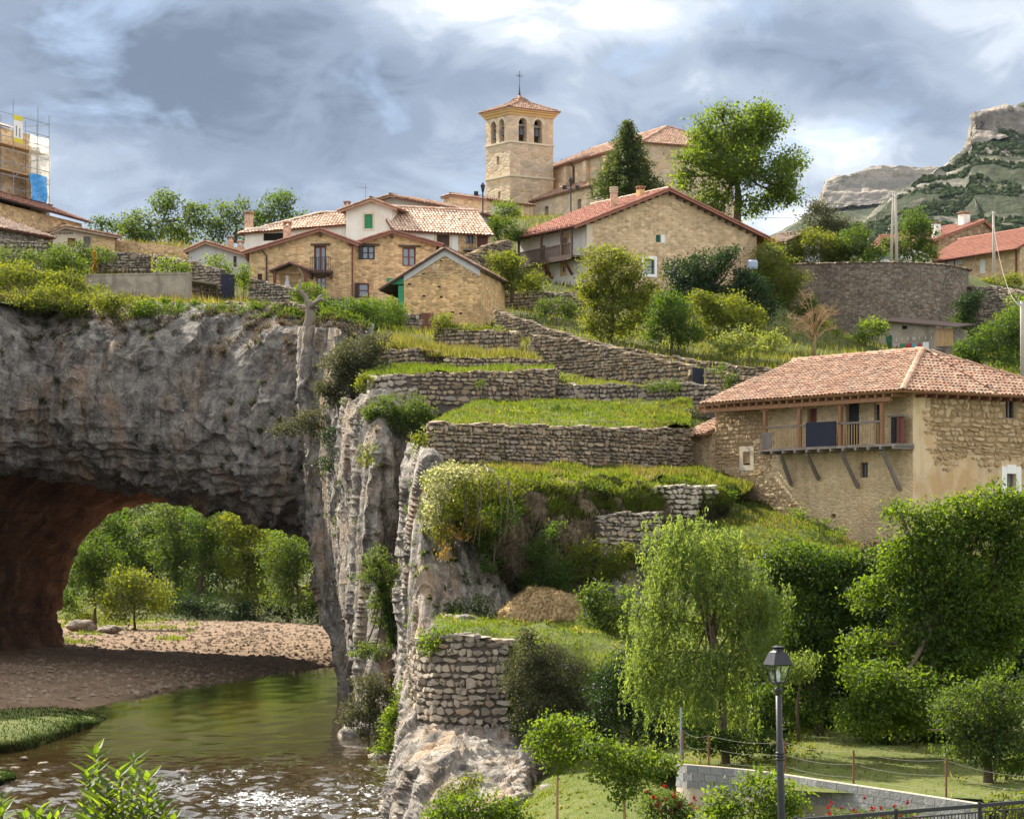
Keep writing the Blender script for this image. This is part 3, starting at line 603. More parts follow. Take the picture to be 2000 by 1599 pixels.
# ---- far bank seen through the arch
fb = [[(x, 284 + 3 * math.sin(x * .2), -0.6) for x in range(-150, 41, 15)], [(x, 296, 1.4) for x in range(-150, 41, 15)], [(x, 330, 5.0) for x in range(-150, 41, 15)],
      [(x, 358, 9.8) for x in range(-150, 41, 15)], [(x, 366, 10.4) for x in range(-150, 41, 15)], [(x, 390, 17 + 2 * math.sin(x * .1)) for x in range(-150, 41, 15)], [(x, 440, 56 - abs(x + 55) * .12) for x in range(-150, 41, 15)], [(x, 520, 62) for x in range(-150, 41, 15)]]
FB, FBV = patch('far_bank', fb, 110, 120, HILLG, lambda V: 0.5 * fbm(V * 0.12, 4), world=True)

# ---- the hill the village stands on: heights through points read off the photograph
ctl = [(0, 585, 172), (-100, 570, 175), (150, 592, 170), (330, 596, 168), (450, 597, 166), (560, 600, 163), (610, 625, 160), (640, 640, 158), (0, 520, 184), (-150, 500, 190), (100, 560, 178), (165, 585, 176), (370, 585, 176), (300, 533, 186), (180, 533, 186),
       (420, 590, 180), (480, 595, 184), (690, 597, 185), (620, 598, 178), (0, 480, 198), (100, 492, 197), (230, 502, 200), (365, 505, 200), (480, 500, 206), (620, 500, 207), (-200, 440, 215), (-120, 430, 240), (-300, 400, 260),
       (760, 645, 170), (790, 642, 177), (940, 642, 177), (860, 600, 190), (780, 486, 200), (950, 486, 203), (700, 490, 205), (1000, 430, 250), (1170, 435, 238), (1320, 395, 250), (840, 424, 225), (930, 425, 235),
       (1010, 585, 207), (1145, 577, 198), (1300, 570, 203), (1478, 530, 208), (1300, 420, 226), (1000, 605, 188), (1100, 628, 182), (1200, 668, 172), (1350, 692, 168), (1500, 702, 172), (1600, 700, 183), (1700, 700, 196),
       (1850, 692, 205), (2050, 700, 205), (1570, 692, 212), (1720, 696, 212), (1880, 690, 212), (1700, 525, 236), (1610, 525, 240), (1850, 525, 240), (1560, 692, 222), (1885, 690, 222), (1640, 694, 214), (1800, 694, 214), (1700, 522, 256), (1900, 556, 262), (2050, 566, 262), (1500, 480, 300), (1900, 530, 330), (1000, 440, 310), (600, 500, 330),
       (2200, 650, 220), (1780, 760, 150), (1500, 735, 156), (1350, 745, 152), (1200, 715, 158), (1050, 690, 160), (960, 680, 160), (2000, 770, 150), (1420, 775, 145), (1600, 790, 140), (1800, 800, 140), (700, 660, 158), (800, 690, 152)]
cp = np.array([tuple(W(*c)) for c in ctl]); 
def _rbf():
    d = np.linalg.norm(cp[:, None, :2] - cp[None, :, :2], axis=-1); n = len(cp)
    A = np.zeros((n + 3, n + 3)); A[:n, :n] = -d + np.eye(n) * 1.5; A[:n, n] = 1; A[:n, n + 1:] = cp[:, :2]; A[n, :n] = 1; A[n + 1:, :n] = cp[:, :2].T
    return np.linalg.solve(A, np.concatenate([cp[:, 2], np.zeros(3)]))
_w = _rbf()
def hillz(x, y):
    x = np.asarray(x, float); y = np.asarray(y, float)
    d = np.sqrt((x[..., None] - cp[:, 0]) ** 2 + (y[..., None] - cp[:, 1]) ** 2)
    return (-d * _w[:len(cp)]).sum(-1) + _w[len(cp)] + _w[-2] * x + _w[-1] * y
def hillgrid(name, x0, x1, y0, y1, nx, ny):
    X, Y = np.meshgrid(np.linspace(x0, x1, nx), np.linspace(y0, y1, ny)); Z = hillz(X, Y) - (1.5 * np.clip((161 - Y) / 8, 0, 1) if x1 > 0 else 0)
    Z = Z + 0.15 * fbm(np.stack([X, Y, Z * 0], -1) * 0.4, 4); V = np.stack([X, Y, Z], -1)
    return link(name, mesh_np(name, V.reshape(-1, 3), grid_quads(ny, nx), None, HILLG), kind='structure'), V
PLAT, PLATV = hillgrid('plateau_ground', -110, -8, 167, 210, 140, 70)
HILL, HILLV = hillgrid('hill_ground', -8.5, 110, 149, 340, 180, 210)
hillgrid('abutment_ground', -95, -40, 209.5, 212, 50, 5)
# ---- terraces (back edge to front edge)
def terr(name, rows, nu, nv, mat=TURF, d=0.26):
    return patch(name, rows, nu, nv, mat, lambda V: d * fbm(V * 0.6, 4))
TA, TAV = terr('door_terrace', [[(1040, 722, 156), (1130, 738, 154), (1240, 752, 151), (1350, 762, 148), (1440, 772, 146)], [(1070, 742, 149), (1150, 746, 147), (1240, 756, 145), (1330, 762, 143), (1440, 775, 142)], [(1075, 752, 143.5), (1150, 756, 142), (1250, 758, 141), (1320, 750, 140), (1440, 778, 138)]], 30, 60)
TB, TBV = terr('middle_terrace', [[(930, 786, 138), (1080, 782, 140), (1200, 787, 140), (1300, 785, 138), (1352, 784, 136)], [(880, 806, 128), (1040, 808, 130), (1200, 810, 130), (1300, 808, 130), (1350, 806, 130)], [(820, 838, 113), (1000, 836, 115), (1200, 836, 119), (1300, 836, 121), (1346, 836, 122.5)]], 60, 100)
TC, TCV = terr('lower_terrace', [[(815, 896, 113), (1000, 905, 115), (1200, 912, 119), (1350, 917, 122), (1460, 925, 125)], [(820, 912, 108), (1000, 915, 111), (1200, 922, 114), (1350, 926, 117), (1470, 950, 119)], [(830, 935, 104), (1000, 928, 107.5), (1200, 936, 110.5), (1350, 936, 113), (1440, 965, 114)]], 50, 110)
BK, BKV = patch('terrace_bank', [[(822, 925, 106), (1000, 925, 108.5), (1200, 933, 111.5), (1350, 934, 114), (1430, 955, 115.5)], [(836, 960, 103), (1000, 955, 106), (1200, 965, 109), (1350, 965, 111.5), (1420, 985, 113)], [(872, 1020, 102.6), (1000, 1030, 104.5), (1180, 1035, 107.5), (1330, 1005, 110.5), (1420, 1005, 112)], [(940, 1085, 103), (1010, 1100, 104), (1130, 1100, 106), (1280, 1055, 109.5), (1420, 1020, 111.5)], [(1000, 1130, 104.2), (1030, 1165, 104.8), (1110, 1165, 105.6), (1270, 1110, 108.5), (1420, 1060, 110)], [(1010, 1190, 106), (1040, 1215, 106.5), (1110, 1215, 107), (1270, 1200, 108), (1420, 1150, 109)]], 90, 130, SOIL, lambda V: 0.30 * fbm(V * 0.45, 4) + 0.45 * facets(V * 0.8) * (V[..., 2] < 11.6))
TD, TDV = terr('house_slope', [[(1335, 772, 153), (1480, 770, 153), (1600, 768, 153), (1720, 768, 153), (1900, 768, 153), (3000, 768, 153)], [(1335, 806, 140), (1480, 810, 140), (1600, 800, 140), (1720, 800, 140), (1900, 800, 142), (3000, 800, 145)], [(1380, 930, 126), (1480, 960, 124), (1600, 1005, 120), (1720, 1060, 115), (1900, 1075, 116), (3000, 1080, 120)], [(1370, 985, 114), (1470, 1000, 114), (1580, 1030, 113.5), (1700, 1065, 112), (1900, 1090, 111), (3000, 1090, 112)], [(1270, 1052, 110), (1400, 1035, 109), (1540, 1055, 108), (1680, 1110, 106), (1900, 1130, 106), (3000, 1130, 106)], [(1260, 1120, 107), (1400, 1110, 106), (1560, 1140, 104), (1700, 1170, 102), (1900, 1200, 100), (3000, 1200, 100)], [(1260, 1200, 104), (1400, 1210, 101), (1560, 1230, 99), (1700, 1260, 97), (1900, 1280, 96), (3000, 1280, 96)]], 90, 170)
patch('lower_ledge', [[(1030, 1070, 108), (1150, 1060, 110), (1300, 1050, 112)], [(1060, 1110, 106), (1170, 1100, 108), (1300, 1100, 109)], [(1090, 1150, 105.5), (1180, 1150, 107), (1300, 1180, 106)], [(1100, 1220, 105), (1190, 1220, 106), (1300, 1240, 104)]], 50, 60, ROCKW, rockdisp(0.30, 2.2, 0.2, 12.0))
TE, TEV = terr('hay_lawn', [[(860, 1195, 108), (1000, 1205, 108), (1130, 1205, 109), (1260, 1205, 110), (1420, 1215, 108)], [(850, 1215, 97), (1000, 1218, 97), (1130, 1220, 97), (1260, 1225, 97), (1420, 1240, 96)], [(850, 1248, 86.5), (1000, 1252, 86), (1130, 1262, 85.5), (1260, 1290, 85), (1420, 1310, 85)], [(850, 1450, 86), (1000, 1420, 85.5), (1130, 1440, 84.5), (1260, 1450, 83), (1420, 1460, 83)]], 60, 80)
# field behind the block wall, lawn before it, bank below the camera
def wz(rows): return np.array([[(x, y, z) for x, y, z in r] for r in rows])
LF, LFV = patch('field', wz([[(2, 100, 4.6), (12, 100, 6.0), (20, 99, 7.0), (52, 98, 7.5)], [(2.5, 90, 2.6), (10, 88, 3.6), (18, 88, 4.6), (52, 88, 5)], [(3.2, 80, 2.2), (8, 78, 3.1), (14, 76, 3.3), (50, 74, 3.3)], [(4.5, 68.1, 2.85), (7.0, 64.7, 2.9), (9.3, 61.2, 2.9), (48, 42, 2.9)]]), 70, 110, TURF, lambda V: 0.05 * fbm(V * 0.7, 4), world=True)
LW, LWV = patch('lawn', wz([[(0.2, 92, 1.4), (3, 92, 1.8), (6, 86, 2.1)], [(0.4, 79, 1.2), (2.2, 79, 1.8), (6.0, 78, 2.0)], [(0.2, 74, 1.1), (2.0, 72, 1.9), (6.0, 70, 2.0)], [(-0.6, 68, 0.9), (2.4, 64, 2.0), (8, 62, 2.1)], [(-0.6, 58, 1.4), (3, 56, 2.1), (16, 52, 2.3)], [(-1.0, 50, 2.2), (4, 50, 2.5), (18, 48, 2.6)]]), 60, 60, TURF, lambda V: 0.03 * fbm(V * 0.8, 4), world=True)
patch('near_bank', wz([[(-26, 34, -1), (-4, 46, -1), (6, 51, 2.2), (55, 49, 2.6)], [(-26, 27, 2.5), (-4, 36, 2.6), (6, 40, 2.8), (55, 40, 3.0)], [(-26, 18, 5.4), (-4, 20, 5.2), (6, 22, 5.2), (55, 22, 5.2)], [(-26, 4, 7.3), (-4, 4, 7.3), (6, 4, 7.3), (55, 4, 7.3)], [(-26, -30, 7.3), (-4, -30, 7.3), (6, -30, 7.3), (55, -30, 7.3)]]), 40, 40, TURF, None, world=True)

# ---- mountains
pxs = [1380, 1480, 1560, 1620, 1690, 1750, 1800, 1850, 1886, 1897, 1904, 1950, 2000, 2090, 2250]
top = [560, 535, 505, 480, 440, 388, 346, 316, 287, 262, 231, 219, 213, 206, 212]
clf = [562, 537, 508, 484, 446, 396, 356, 330, 305, 292, 276, 272, 268, 272, 280]
dd = [900, 980, 1050, 1110, 1180, 1240, 1300, 1360, 1400, 1405, 1405, 1410, 1420, 1440, 1480]
N1 = [[(a, b, d) for a, b, d in zip(pxs, top, dd)], [(a, b * .5 + c * .5, d - 6) for a, b, c, d in zip(pxs, top, clf, dd)], [(a, c, d - 14) for a, c, d in zip(pxs, clf, dd)]]
for k, (fy, fd) in enumerate(((0.18, 0.90), (0.45, 0.78), (0.75, 0.66), (1.0, 0.55))):
    N1.append([(a + (0 if a > 1900 else 0), c + (600 - c) * fy, d * fd) for a, c, d in zip(pxs, clf, dd)])
N1.insert(0, [(a, b + 10, d + 220) for a, b, d in zip(pxs, top, dd)])
def mdisp(s, cl):
    def f(V):
        d = 7 * fbm(V * 0.012 * s, 4) + 4.5 * (ridged(V * 0.02 * s, 4) - 0.8) + 1.6 * fbm(V * np.array([0.01, 0.01, 0.16]) * s, 3) + 2.2 * (ridged(V * np.array([0.05, 0.05, 0.006]) * s, 3) - 0.8)
        return d * cl / s
    return f
M1, M1V = patch('near_mountain', N1, 260, 330, MOUNT, mdisp(1.0, 0.5), f=lin)
CL = [[(a, b - 1.5, d - 3) for a, b, c, d in zip(pxs, top, clf, dd) if a >= 1886], [(a + (4 if a < 1900 else 0), b * .5 + c * .5, d - 11) for a, b, c, d in zip(pxs, top, clf, dd) if a >= 1886], [(a + (12 if a < 1900 else 6), c + 8, d - 22) for a, b, c, d in zip(pxs, top, clf, dd) if a >= 1886]]
CL.insert(0, [(a, b + 2, d + 60) for a, b, d in CL[0]])
patch('mountain_cliff', CL, 120, 200, MCLIFF, lambda V: 1.6 * fbm(V * 0.03, 3) + 5.0 * (ridged(V * np.array([0.035, 0.035, 0.004]), 4) - 0.8) + 1.2 * fbm(V * np.array([0.01, 0.01, 0.14]), 3), f=lin)
px2 = [1440, 1500, 1560, 1600, 1606, 1614, 1660, 1714, 1722, 1780, 1830, 1900, 2000]
tp2 = [498, 466, 434, 407, 380, 353, 341, 331, 325, 326, 330, 340, 352]; cf2 = [500, 470, 440, 418, 412, 408, 400, 396, 394, 386, 366, 360, 366]
N2 = [[(a, b + 6, 2900) for a, b in zip(px2, tp2)], [(a, b, 2500) for a, b in zip(px2, tp2)], [(a, (b + c) / 2, 2486) for a, b, c in zip(px2, tp2, cf2)], [(a, c, 2470) for a, c in zip(px2, cf2)], [(a, c + 60, 2250) for a, c in zip(px2, cf2)], [(a, 620, 1800) for a in px2]]
M2, M2V = patch('far_mountain', N2, 170, 220, MOUNT2, mdisp(0.6, 0.28), f=lin)

C2 = [[(a, b + 1, 2540) for a, b, c in zip(px2, tp2, cf2) if a >= 1600], [(a, b - 1, 2488) for a, b, c in zip(px2, tp2, cf2) if a >= 1600], [(a + 2, (b + c) / 2, 2474) for a, b, c in zip(px2, tp2, cf2) if a >= 1600], [(a + 3, c + 1, 2448) for a, b, c in zip(px2, tp2, cf2) if a >= 1600]]
patch('far_mountain_cliff', C2, 90, 200, MCLIFF2, lambda V: 0.8 * fbm(V * 0.02, 3) + 2.6 * (ridged(V * np.array([0.03, 0.03, 0.003]), 4) - 0.8) + 2.4 * fbm(V * np.array([0.006, 0.006, 0.09]), 3), f=lin)
# ---- the air between here and the mountains
m = MB(); m.bx(-1480, 1480, -170, 3380, -4, 420); hz_m, T = newmat('haze'); T('ShaderNodeOutputMaterial', {'Volume': T('ShaderNodeVolumePrincipled', {'Color': (0.66, 0.82, 1.0, 1), 'Density': 0.00001, 'Anisotropy': 0.2}).outputs[0]}); m.build('haze', hz_m, kind='stuff')
# ================================================================== building kit
CAM = Vector((0, 0, EYE))
class Bld:
    def __init__(s, name, label, cat, Lp, Rp, zb, D, group=None):
        A = W(Lp[0], HZ, Lp[1]); B = W(Rp[0], HZ, Rp[1]); A.z = B.z = zb
        s.L = (B - A).length; s.u = (B - A).normalized(); s.v = Vector((-s.u.y, s.u.x, 0)); s.D = D; s.zb = zb
        s.M = Matrix(((s.u.x, s.v.x, 0, A.x), (s.u.y, s.v.y, 0, A.y), (0, 0, 1, zb), (0, 0, 0, 1))); s.Mi = s.M.inverted()
        s.o = thing(name, label, cat, mtx=s.M, group=group); s.name = name
        L, D = s.L, D
        s.pl = {'front': (Vector((0, 0, 0)), Vector((1, 0, 0)), Vector((0, -1, 0)), L), 'left': (Vector((0, D, 0)), Vector((0, -1, 0)), Vector((-1, 0, 0)), D),
                'right': (Vector((L, 0, 0)), Vector((0, 1, 0)), Vector((1, 0, 0)), D), 'back': (Vector((L, D, 0)), Vector((-1, 0, 0)), Vector((0, 1, 0)), L)}
    def fac(s, px, py, plane='front', k=0.0):
        o, a, m, _ = s.pl[plane]; c = s.Mi @ CAM; t = s.Mi @ W(px, py, 100.0); r = t - c
        oo = o + m * k; f = (oo - c).dot(m) / r.dot(m); p = c + r * f
        return (p - o).dot(a), p.z
    def P(s, plane, S, h, k=0.0):
        o, a, m, _ = s.pl[plane]; p = o + a * S + m * k; return Vector((p.x, p.y, h))
    def op(s, px0, px1, py0, py1, arch=False, plane='front', k=0.0):
        mx, my = (px0 + px1) / 2, (py0 + py1) / 2
        return (s.fac(px0, my, plane, k)[0], s.fac(px1, my, plane, k)[0], s.fac(mx, py1, plane, k)[1], s.fac(mx, py0, plane, k)[1], arch)
    def wall(s, plane, top, ops=(), mat=None, rv=0.28, s0=0.0, s1=None, brk=(), h0=-1.5, name='wall', k=0.0):
        m = MB(); L = s.pl[plane][3] if s1 is None else s1; tf = top if callable(top) else (lambda x: top)
        cuts = {s0, L, *[b for b in brk if s0 < b < L]}
        for o in ops:
            cuts.add(o[0]); cuts.add(o[1])
            if o[4]:
                for i in range(1, 8): cuts.add(o[0] + (o[1] - o[0]) * i / 8)
        cuts = sorted(c for c in cuts if s0 - 1e-6 <= c <= L + 1e-6)
        def up(o, x):
            if not o[4]: return o[3]
            r = (o[1] - o[0]) / 2; c = (o[0] + o[1]) / 2
            return o[3] - r + math.sqrt(max(0, r * r - (x - c) ** 2))
        for a, b in zip(cuts[:-1], cuts[1:]):
            if b - a < 1e-6: continue
            mid = (a + b) / 2; inn = sorted([o for o in ops if o[0] - 1e-6 < mid < o[1] + 1e-6], key=lambda o: o[2]); ya = yb = h0
            for o in inn:
                m.quad(s.P(plane, a, ya, k), s.P(plane, b, yb, k), s.P(plane, b, o[2], k), s.P(plane, a, o[2], k))
                ua, ub = up(o, a), up(o, b)
                m.quad(s.P(plane, a, ua, k), s.P(plane, b, ub, k), s.P(plane, b, ub, k - rv), s.P(plane, a, ua, k - rv)); ya, yb = ua, ub
            m.quad(s.P(plane, a, ya, k), s.P(plane, b, yb, k), s.P(plane, b, tf(b - 1e-6), k), s.P(plane, a, tf(a + 1e-6), k))
        for o in ops:
            a, b, lo, hi, ar = o; hs = hi - (b - a) / 2 if ar else hi
            m.quad(s.P(plane, a, lo, k), s.P(plane, a, hs, k), s.P(plane, a, hs, k - rv), s.P(plane, a, lo, k - rv))
            m.quad(s.P(plane, b, lo, k), s.P(plane, b, lo, k - rv), s.P(plane, b, hs, k - rv), s.P(plane, b, hs, k))
            m.quad(s.P(plane, a, lo, k), s.P(plane, a, lo, k - rv), s.P(plane, b, lo, k - rv), s.P(plane, b, lo, k))
        return m.build(name, mat, s.o)
    def shell(s, h, mat, planes=('front', 'left', 'right', 'back'), name='wall'):
        for p in planes: s.wall(p, h, (), mat, name=name)
    def pbox(s, m, plane, a, b, lo, hi, k0, k1):
        o, ax, mm, _ = s.pl[plane]; c = s.P(plane, (a + b) / 2, (lo + hi) / 2, (k0 + k1) / 2)
        m.box(c, ax * (b - a) / 2, mm * (k1 - k0) / 2, (0, 0, (hi - lo) / 2))
    def slab(s, name, plane, a, b, lo, hi, k0, k1, mat, parent=None, label=None):
        m = MB(); s.pbox(m, plane, a, b, lo, hi, k0, k1); return m.build(name, mat, parent or s.o, label=label)
    def window(s, plane, o, fm=None, cols=2, rows=2, rec=0.16, fw=0.07, glass=None, name='window', label=None):
        a, b, lo, hi, ar = o; m = MB(); fm = fm or WOOD_D
        for x0, x1, y0, y1 in ((a, a + fw, lo, hi), (b - fw, b, lo, hi), (a, b, lo, lo + fw), (a, b, hi - fw, hi)): s.pbox(m, plane, x0, x1, y0, y1, -rec - 0.05, -rec + 0.03)
        W_in, H_in = b - a - 2 * fw, hi - lo - 2 * fw
        for i in range(1, cols): x = a + fw + W_in * i / cols; s.pbox(m, plane, x - fw * .6, x + fw * .6, lo + fw, hi - fw, -rec - 0.05, -rec + 0.025)
        for j in range(1, rows): y = lo + fw + H_in * j / rows; s.pbox(m, plane, a + fw, b - fw, y - fw * .3, y + fw * .3, -rec - 0.05, -rec + 0.02)
        w = m.build(name, fm, s.o, label=label)
        for i in range(cols):
            for j in range(rows):
                x0 = a + fw + W_in * i / cols; y0 = lo + fw + H_in * j / rows
                s.slab('pane', plane, x0 + .01, x0 + W_in / cols - .01, y0 + .01, y0 + H_in / rows - .01, -rec - 0.06, -rec - 0.04, glass or GLASS, w)
        return w
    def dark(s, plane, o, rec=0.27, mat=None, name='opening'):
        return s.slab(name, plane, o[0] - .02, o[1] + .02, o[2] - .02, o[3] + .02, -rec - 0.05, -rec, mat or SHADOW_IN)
    def door(s, plane, o, mat, rec=0.14, n=4, name='door'):
        a, b, lo, hi, ar = o; dr = s.slab(name, plane, a, b, lo, hi, -rec - 0.06, -rec - 0.02, mat)
        w = (b - a) / n
        for i in range(n): s.slab('plank', plane, a + w * i + .012, a + w * (i + 1) - .012, lo + .01, hi - .01, -rec - 0.02, -rec + 0.012 * (i % 2 + 1), mat, dr)
        return dr
    # ---- roofs
    def roof(s, polys, mat, pitch=0.25, expo=0.36, over_mat=None, ind=0, rad=0.10, tiles=True, name='roof', thick=0.10, ridges=(), rpart=False, rmat=None):
        m = MB(); TL = []
        for poly in polys:
            pts = [Vector(p) for p in poly]; e = (pts[1] - pts[0]).normalized(); n = (pts[1] - pts[0]).cross(pts[2] - pts[1]).normalized()
            if n.z < 0: n = -n
            t = n.cross(e); c = sum(pts, Vector()) / len(pts)
            if t.dot(c - pts[0]) < 0: t = -t
            lo = [p - n * thick for p in pts]; k = len(pts)
            m.poly(pts); m.poly(lo[::-1])
            for i in range(k): j = (i + 1) % k; m.quad(pts[i], lo[i], lo[j], pts[j])
            if not tiles: continue
            q = [((p - pts[0]).dot(e), (p - pts[0]).dot(t)) for p in pts]
            e0, e1 = min(x for x, _ in q), max(x for x, _ in q); nn = max(1, round((e1 - e0) / pitch)); pw = (e1 - e0) / nn
            for i in range(nn):
                x = e0 + (i + 0.5) * pw; ts = []
                for a in range(k):
                    (xa, ya), (xb, yb) = q[a], q[(a + 1) % k]
                    if (xa - x) * (xb - x) < 0: ts.append(ya + (yb - ya) * (x - xa) / (xb - xa))
                if len(ts) < 2: continue
                y0, y1 = min(ts), max(ts); nt_ = max(1, math.ceil((y1 - y0) / expo))
                for j in range(nt_):
                    yc = y0 + (j + 0.5) * expo - 0.06
                    if yc > y1: continue
                    TL.append((pts[0] + e * (x + random.uniform(-.015, .015)) + t * (yc + random.uniform(-.03, .03)) + n * (0.015 + random.uniform(0, .018)), e, t, n, expo * 1.18, rad * random.uniform(.92, 1.05), random.uniform(-.05, .05)))
        r = m.build(name, over_mat or WOOD_R, s.o)
        if TL:
            def depth(x): return (s.M @ x[0]).y
            TL.sort(key=depth)
            pr = tile_proto(mat)
            for (c, e, t, n, ln, rd, rt) in TL[:ind]:
                o = link('roof_tile', pr, r); e2 = (e + t * rt).normalized(); t2 = (t - e * rt + n * -0.05).normalized(); n2 = e2.cross(t2) if e2.cross(t2).z > 0 else -e2.cross(t2)
                o.matrix_local = Matrix(((e2.x * rd, t2.x * ln, n2.x * rd, c.x), (e2.y * rd, t2.y * ln, n2.y * rd, c.y), (e2.z * rd, t2.z * ln, n2.z * rd, c.z), (0, 0, 0, 1)))
            rest = TL[ind:]
            if rest:
                pv = np.array([v.co[:] for v in pr.vertices]); pf = np.array([f.vertices[:] for f in pr.polygons]); N = len(rest)
                C = np.array([x[0][:] for x in rest]); E = np.array([(x[1] + x[2] * x[6])[:] for x in rest]); T_ = np.array([(x[2] - x[1] * x[6] - x[3] * 0.05)[:] for x in rest]); Nn = np.array([x[3][:] for x in rest])
                ln = np.array([x[4] for x in rest])[:, None, None]; rd = np.array([x[5] for x in rest])[:, None, None]
                V = C[:, None] + E[:, None] * pv[None, :, :1] * rd + T_[:, None] * pv[None, :, 1:2] * ln + Nn[:, None] * pv[None, :, 2:] * rd
                Q = (pf[None] + (np.arange(N) * len(pv))[:, None, None]).reshape(-1, 4)
                link('roof_tile', mesh_np('roof_tiles', V.reshape(-1, 3), Q, None, mat, False, np.repeat(rng.random(N), len(pf))), r, 'stuff')
        rm = MB(); pr = tile_proto(rmat or mat)
        for a, b in ridges:
            a, b = Vector(a), Vector(b); l = (b - a).length; k = max(1, round(l / 0.40)); t = (b - a) / l; sx = t.cross(Vector((0, 0, 1))).normalized(); up = sx.cross(t)
            for i in range(k):
                c = a + (b - a) * (i + 0.5) / k + up * (0.02 + 0.02 * (i % 2)); rd = 0.155
                if rpart:
                    o = link('ridge_tile', pr, r); y = t * 0.46
                    o.matrix_local = Matrix(((sx.x * rd, y.x, up.x * rd, c.x), (sx.y * rd, y.y, up.y * rd, c.y), (sx.z * rd, y.z, up.z * rd, c.z), (0, 0, 0, 1)))
                else:
                    vs = [c + sx * v.co.x * rd + t * v.co.y * 0.46 + up * v.co.z * rd for v in pr.vertices]
                    rm.add(vs, [tuple(f.vertices) for f in pr.polygons], random.random() * .99 + .01)
        if rm.v: rm.build('ridge', rmat or mat, r)
        return r
    def gable(s, hL, hR, rs, rh, mat, o=0.45, of=0.35, ob=0.3, **kw):          # ridge runs front to back
        L, D = s.L, s.D; sl = (rh - hL) / rs; sr = (rh - hR) / (L - rs); a = (-o, hL - sl * o); b = (L + o, hR - sr * o); y0, y1 = -of, D + ob
        polys = [[(a[0], y1, a[1]), (a[0], y0, a[1]), (rs, y0, rh), (rs, y1, rh)], [(b[0], y0, b[1]), (b[0], y1, b[1]), (rs, y1, rh), (rs, y0, rh)]]
        polys = [[(x, y, z + 0.06) for x, y, z in p] for p in polys]
        r = s.roof(polys, mat, ridges=[((rs, y0, rh + 0.1), (rs, y1, rh + 0.1))], **kw)
        # verge: the tile course along the front edge of both slopes
        vm = MB(); pr = tile_proto(mat)
        for p, q in (((a[0], y0 + .03, a[1] + .10), (rs, y0 + .03, rh + .10)), ((b[0], y0 + .03, b[1] + .10), (rs, y0 + .03, rh + .10))):
            p, q = Vector(p), Vector(q); l = (q - p).length; k = round(l / .36); t = (q - p) / l
            for i in range(k):
                c = p + (q - p) * (i + .5) / k; up = Vector((0, -.45, .9)).normalized(); sx = t.cross(up).normalized(); up = sx.cross(t)
                if up.z < 0: up = -up
                vm.add([c + sx * v.co.x * .11 + t * v.co.y * .42 + up * v.co.z * .11 for v in pr.vertices], [tuple(f.vertices) for f in pr.polygons], random.random() * .99 + .01)
            vm.beam(p + Vector((0, -.02, -.17)), q + Vector((0, -.02, -.17)), .05, .14)
        vm.build('verge', mat, r)
        return r
    def front_eave(s, hF, hB, rd, rh, mat, o=0.45, oe=0.3, **kw):              # ridge parallel to the front
        L, D = s.L, s.D; sf = (rh - hF) / rd; sb = (rh - hB) / (D - rd)
        polys = [[(-oe, -o, hF - sf * o), (L + oe, -o, hF - sf * o), (L + oe, rd, rh), (-oe, rd, rh)], [(L + oe, D + o, hB - sb * o), (-oe, D + o, hB - sb * o), (-oe, rd, rh), (L + oe, rd, rh)]]
        polys = [[(x, y, z + 0.06) for x, y, z in p] for p in polys]
        return s.roof(polys, mat, ridges=[((-oe, rd, rh + .1), (L + oe, rd, rh + .1))], **kw)
    def chimney(s, x, y, z0, z1, w, mat, cap=True, label=None, rnd=False):
        m = MB()
        if rnd: m.lathe((x, y, z0), [(w / 2, 0), (w / 2, z1 - z0), (w * .4, z1 - z0), (w * .4, z1 - z0 - .2)], 12)
        else: m.bx(x - w / 2, x + w / 2, y - w / 2, y + w / 2, z0, z1)
        c = m.build('chimney', mat, s.o, label=label)
        if cap:
            k = MB(); k.bx(x - w * .62, x + w * .62, y - w * .62, y + w * .62, z1 + .18, z1 + .27)
            for a in (-1, 1):
                for b in (-1, 1): k.bx(x + a * w * .4 - .05, x + a * w * .4 + .05, y + b * w * .4 - .05, y + b * w * .4 + .05, z1, z1 + .18)
            k.build('chimney_cap', TILE_OLD, c)
        return c
_tp = {}
def tile_proto(mat):
    if mat.name not in _tp:
        vs = []; n = 5
        for y in (-.5, .5):
            for i in range(n):
                a = math.pi * i / (n - 1); k = 1.0 if y < 0 else 0.86
                vs.append((math.cos(a) * k, y, math.sin(a) * 0.8 * k + (0.12 if y < 0 else 0)))
        me = bpy.data.meshes.new('roof_tile'); me.from_pydata(vs, [], [(i, i + 1, n + i + 1, n + i) for i in range(n - 1)]); me.materials.append(mat); _tp[mat.name] = me
    return _tp[mat.name]

# ---- single stones
_sp = {}; WALLP = []
def stone_protos(mat, k=10):
    if mat.name in _sp: return _sp[mat.name]
    out = []; r = random.Random(4)
    for j in range(k):
        n = 6; ang = sorted([2 * math.pi * (i + .5 + r.uniform(-.36, .36)) / n for i in range(n)]); ring = []; tx, tz = r.uniform(-.3, .3), r.uniform(-.3, .3)
        for a in ang:
            c, s_ = math.cos(a), math.sin(a); q = (abs(c) ** 7 + abs(s_) ** 7) ** (-1 / 7); q *= r.uniform(.80, 1.04); ring.append((c * q * .5, s_ * q * .5))
        vs = [(x, .5, z) for x, z in ring] + [(x, -.25, z) for x, z in ring] + [(x * .88, -.5 + tx * x + tz * z + r.uniform(-.05, .05), z * .86) for x, z in ring] + [(r.uniform(-.15, .15), -.53, r.uniform(-.15, .15))]
        fs = []
        for i in range(n):
            i2 = (i + 1) % n; fs += [(i, i2, n + i2, n + i), (n + i, n + i2, 2 * n + i2, 2 * n + i), (2 * n + i, 2 * n + i2, 3 * n)]
        me = bpy.data.meshes.new('stone'); me.from_pydata(vs, [], fs); me.materials.append(mat); out.append(me)
    _sp[mat.name] = out; return out
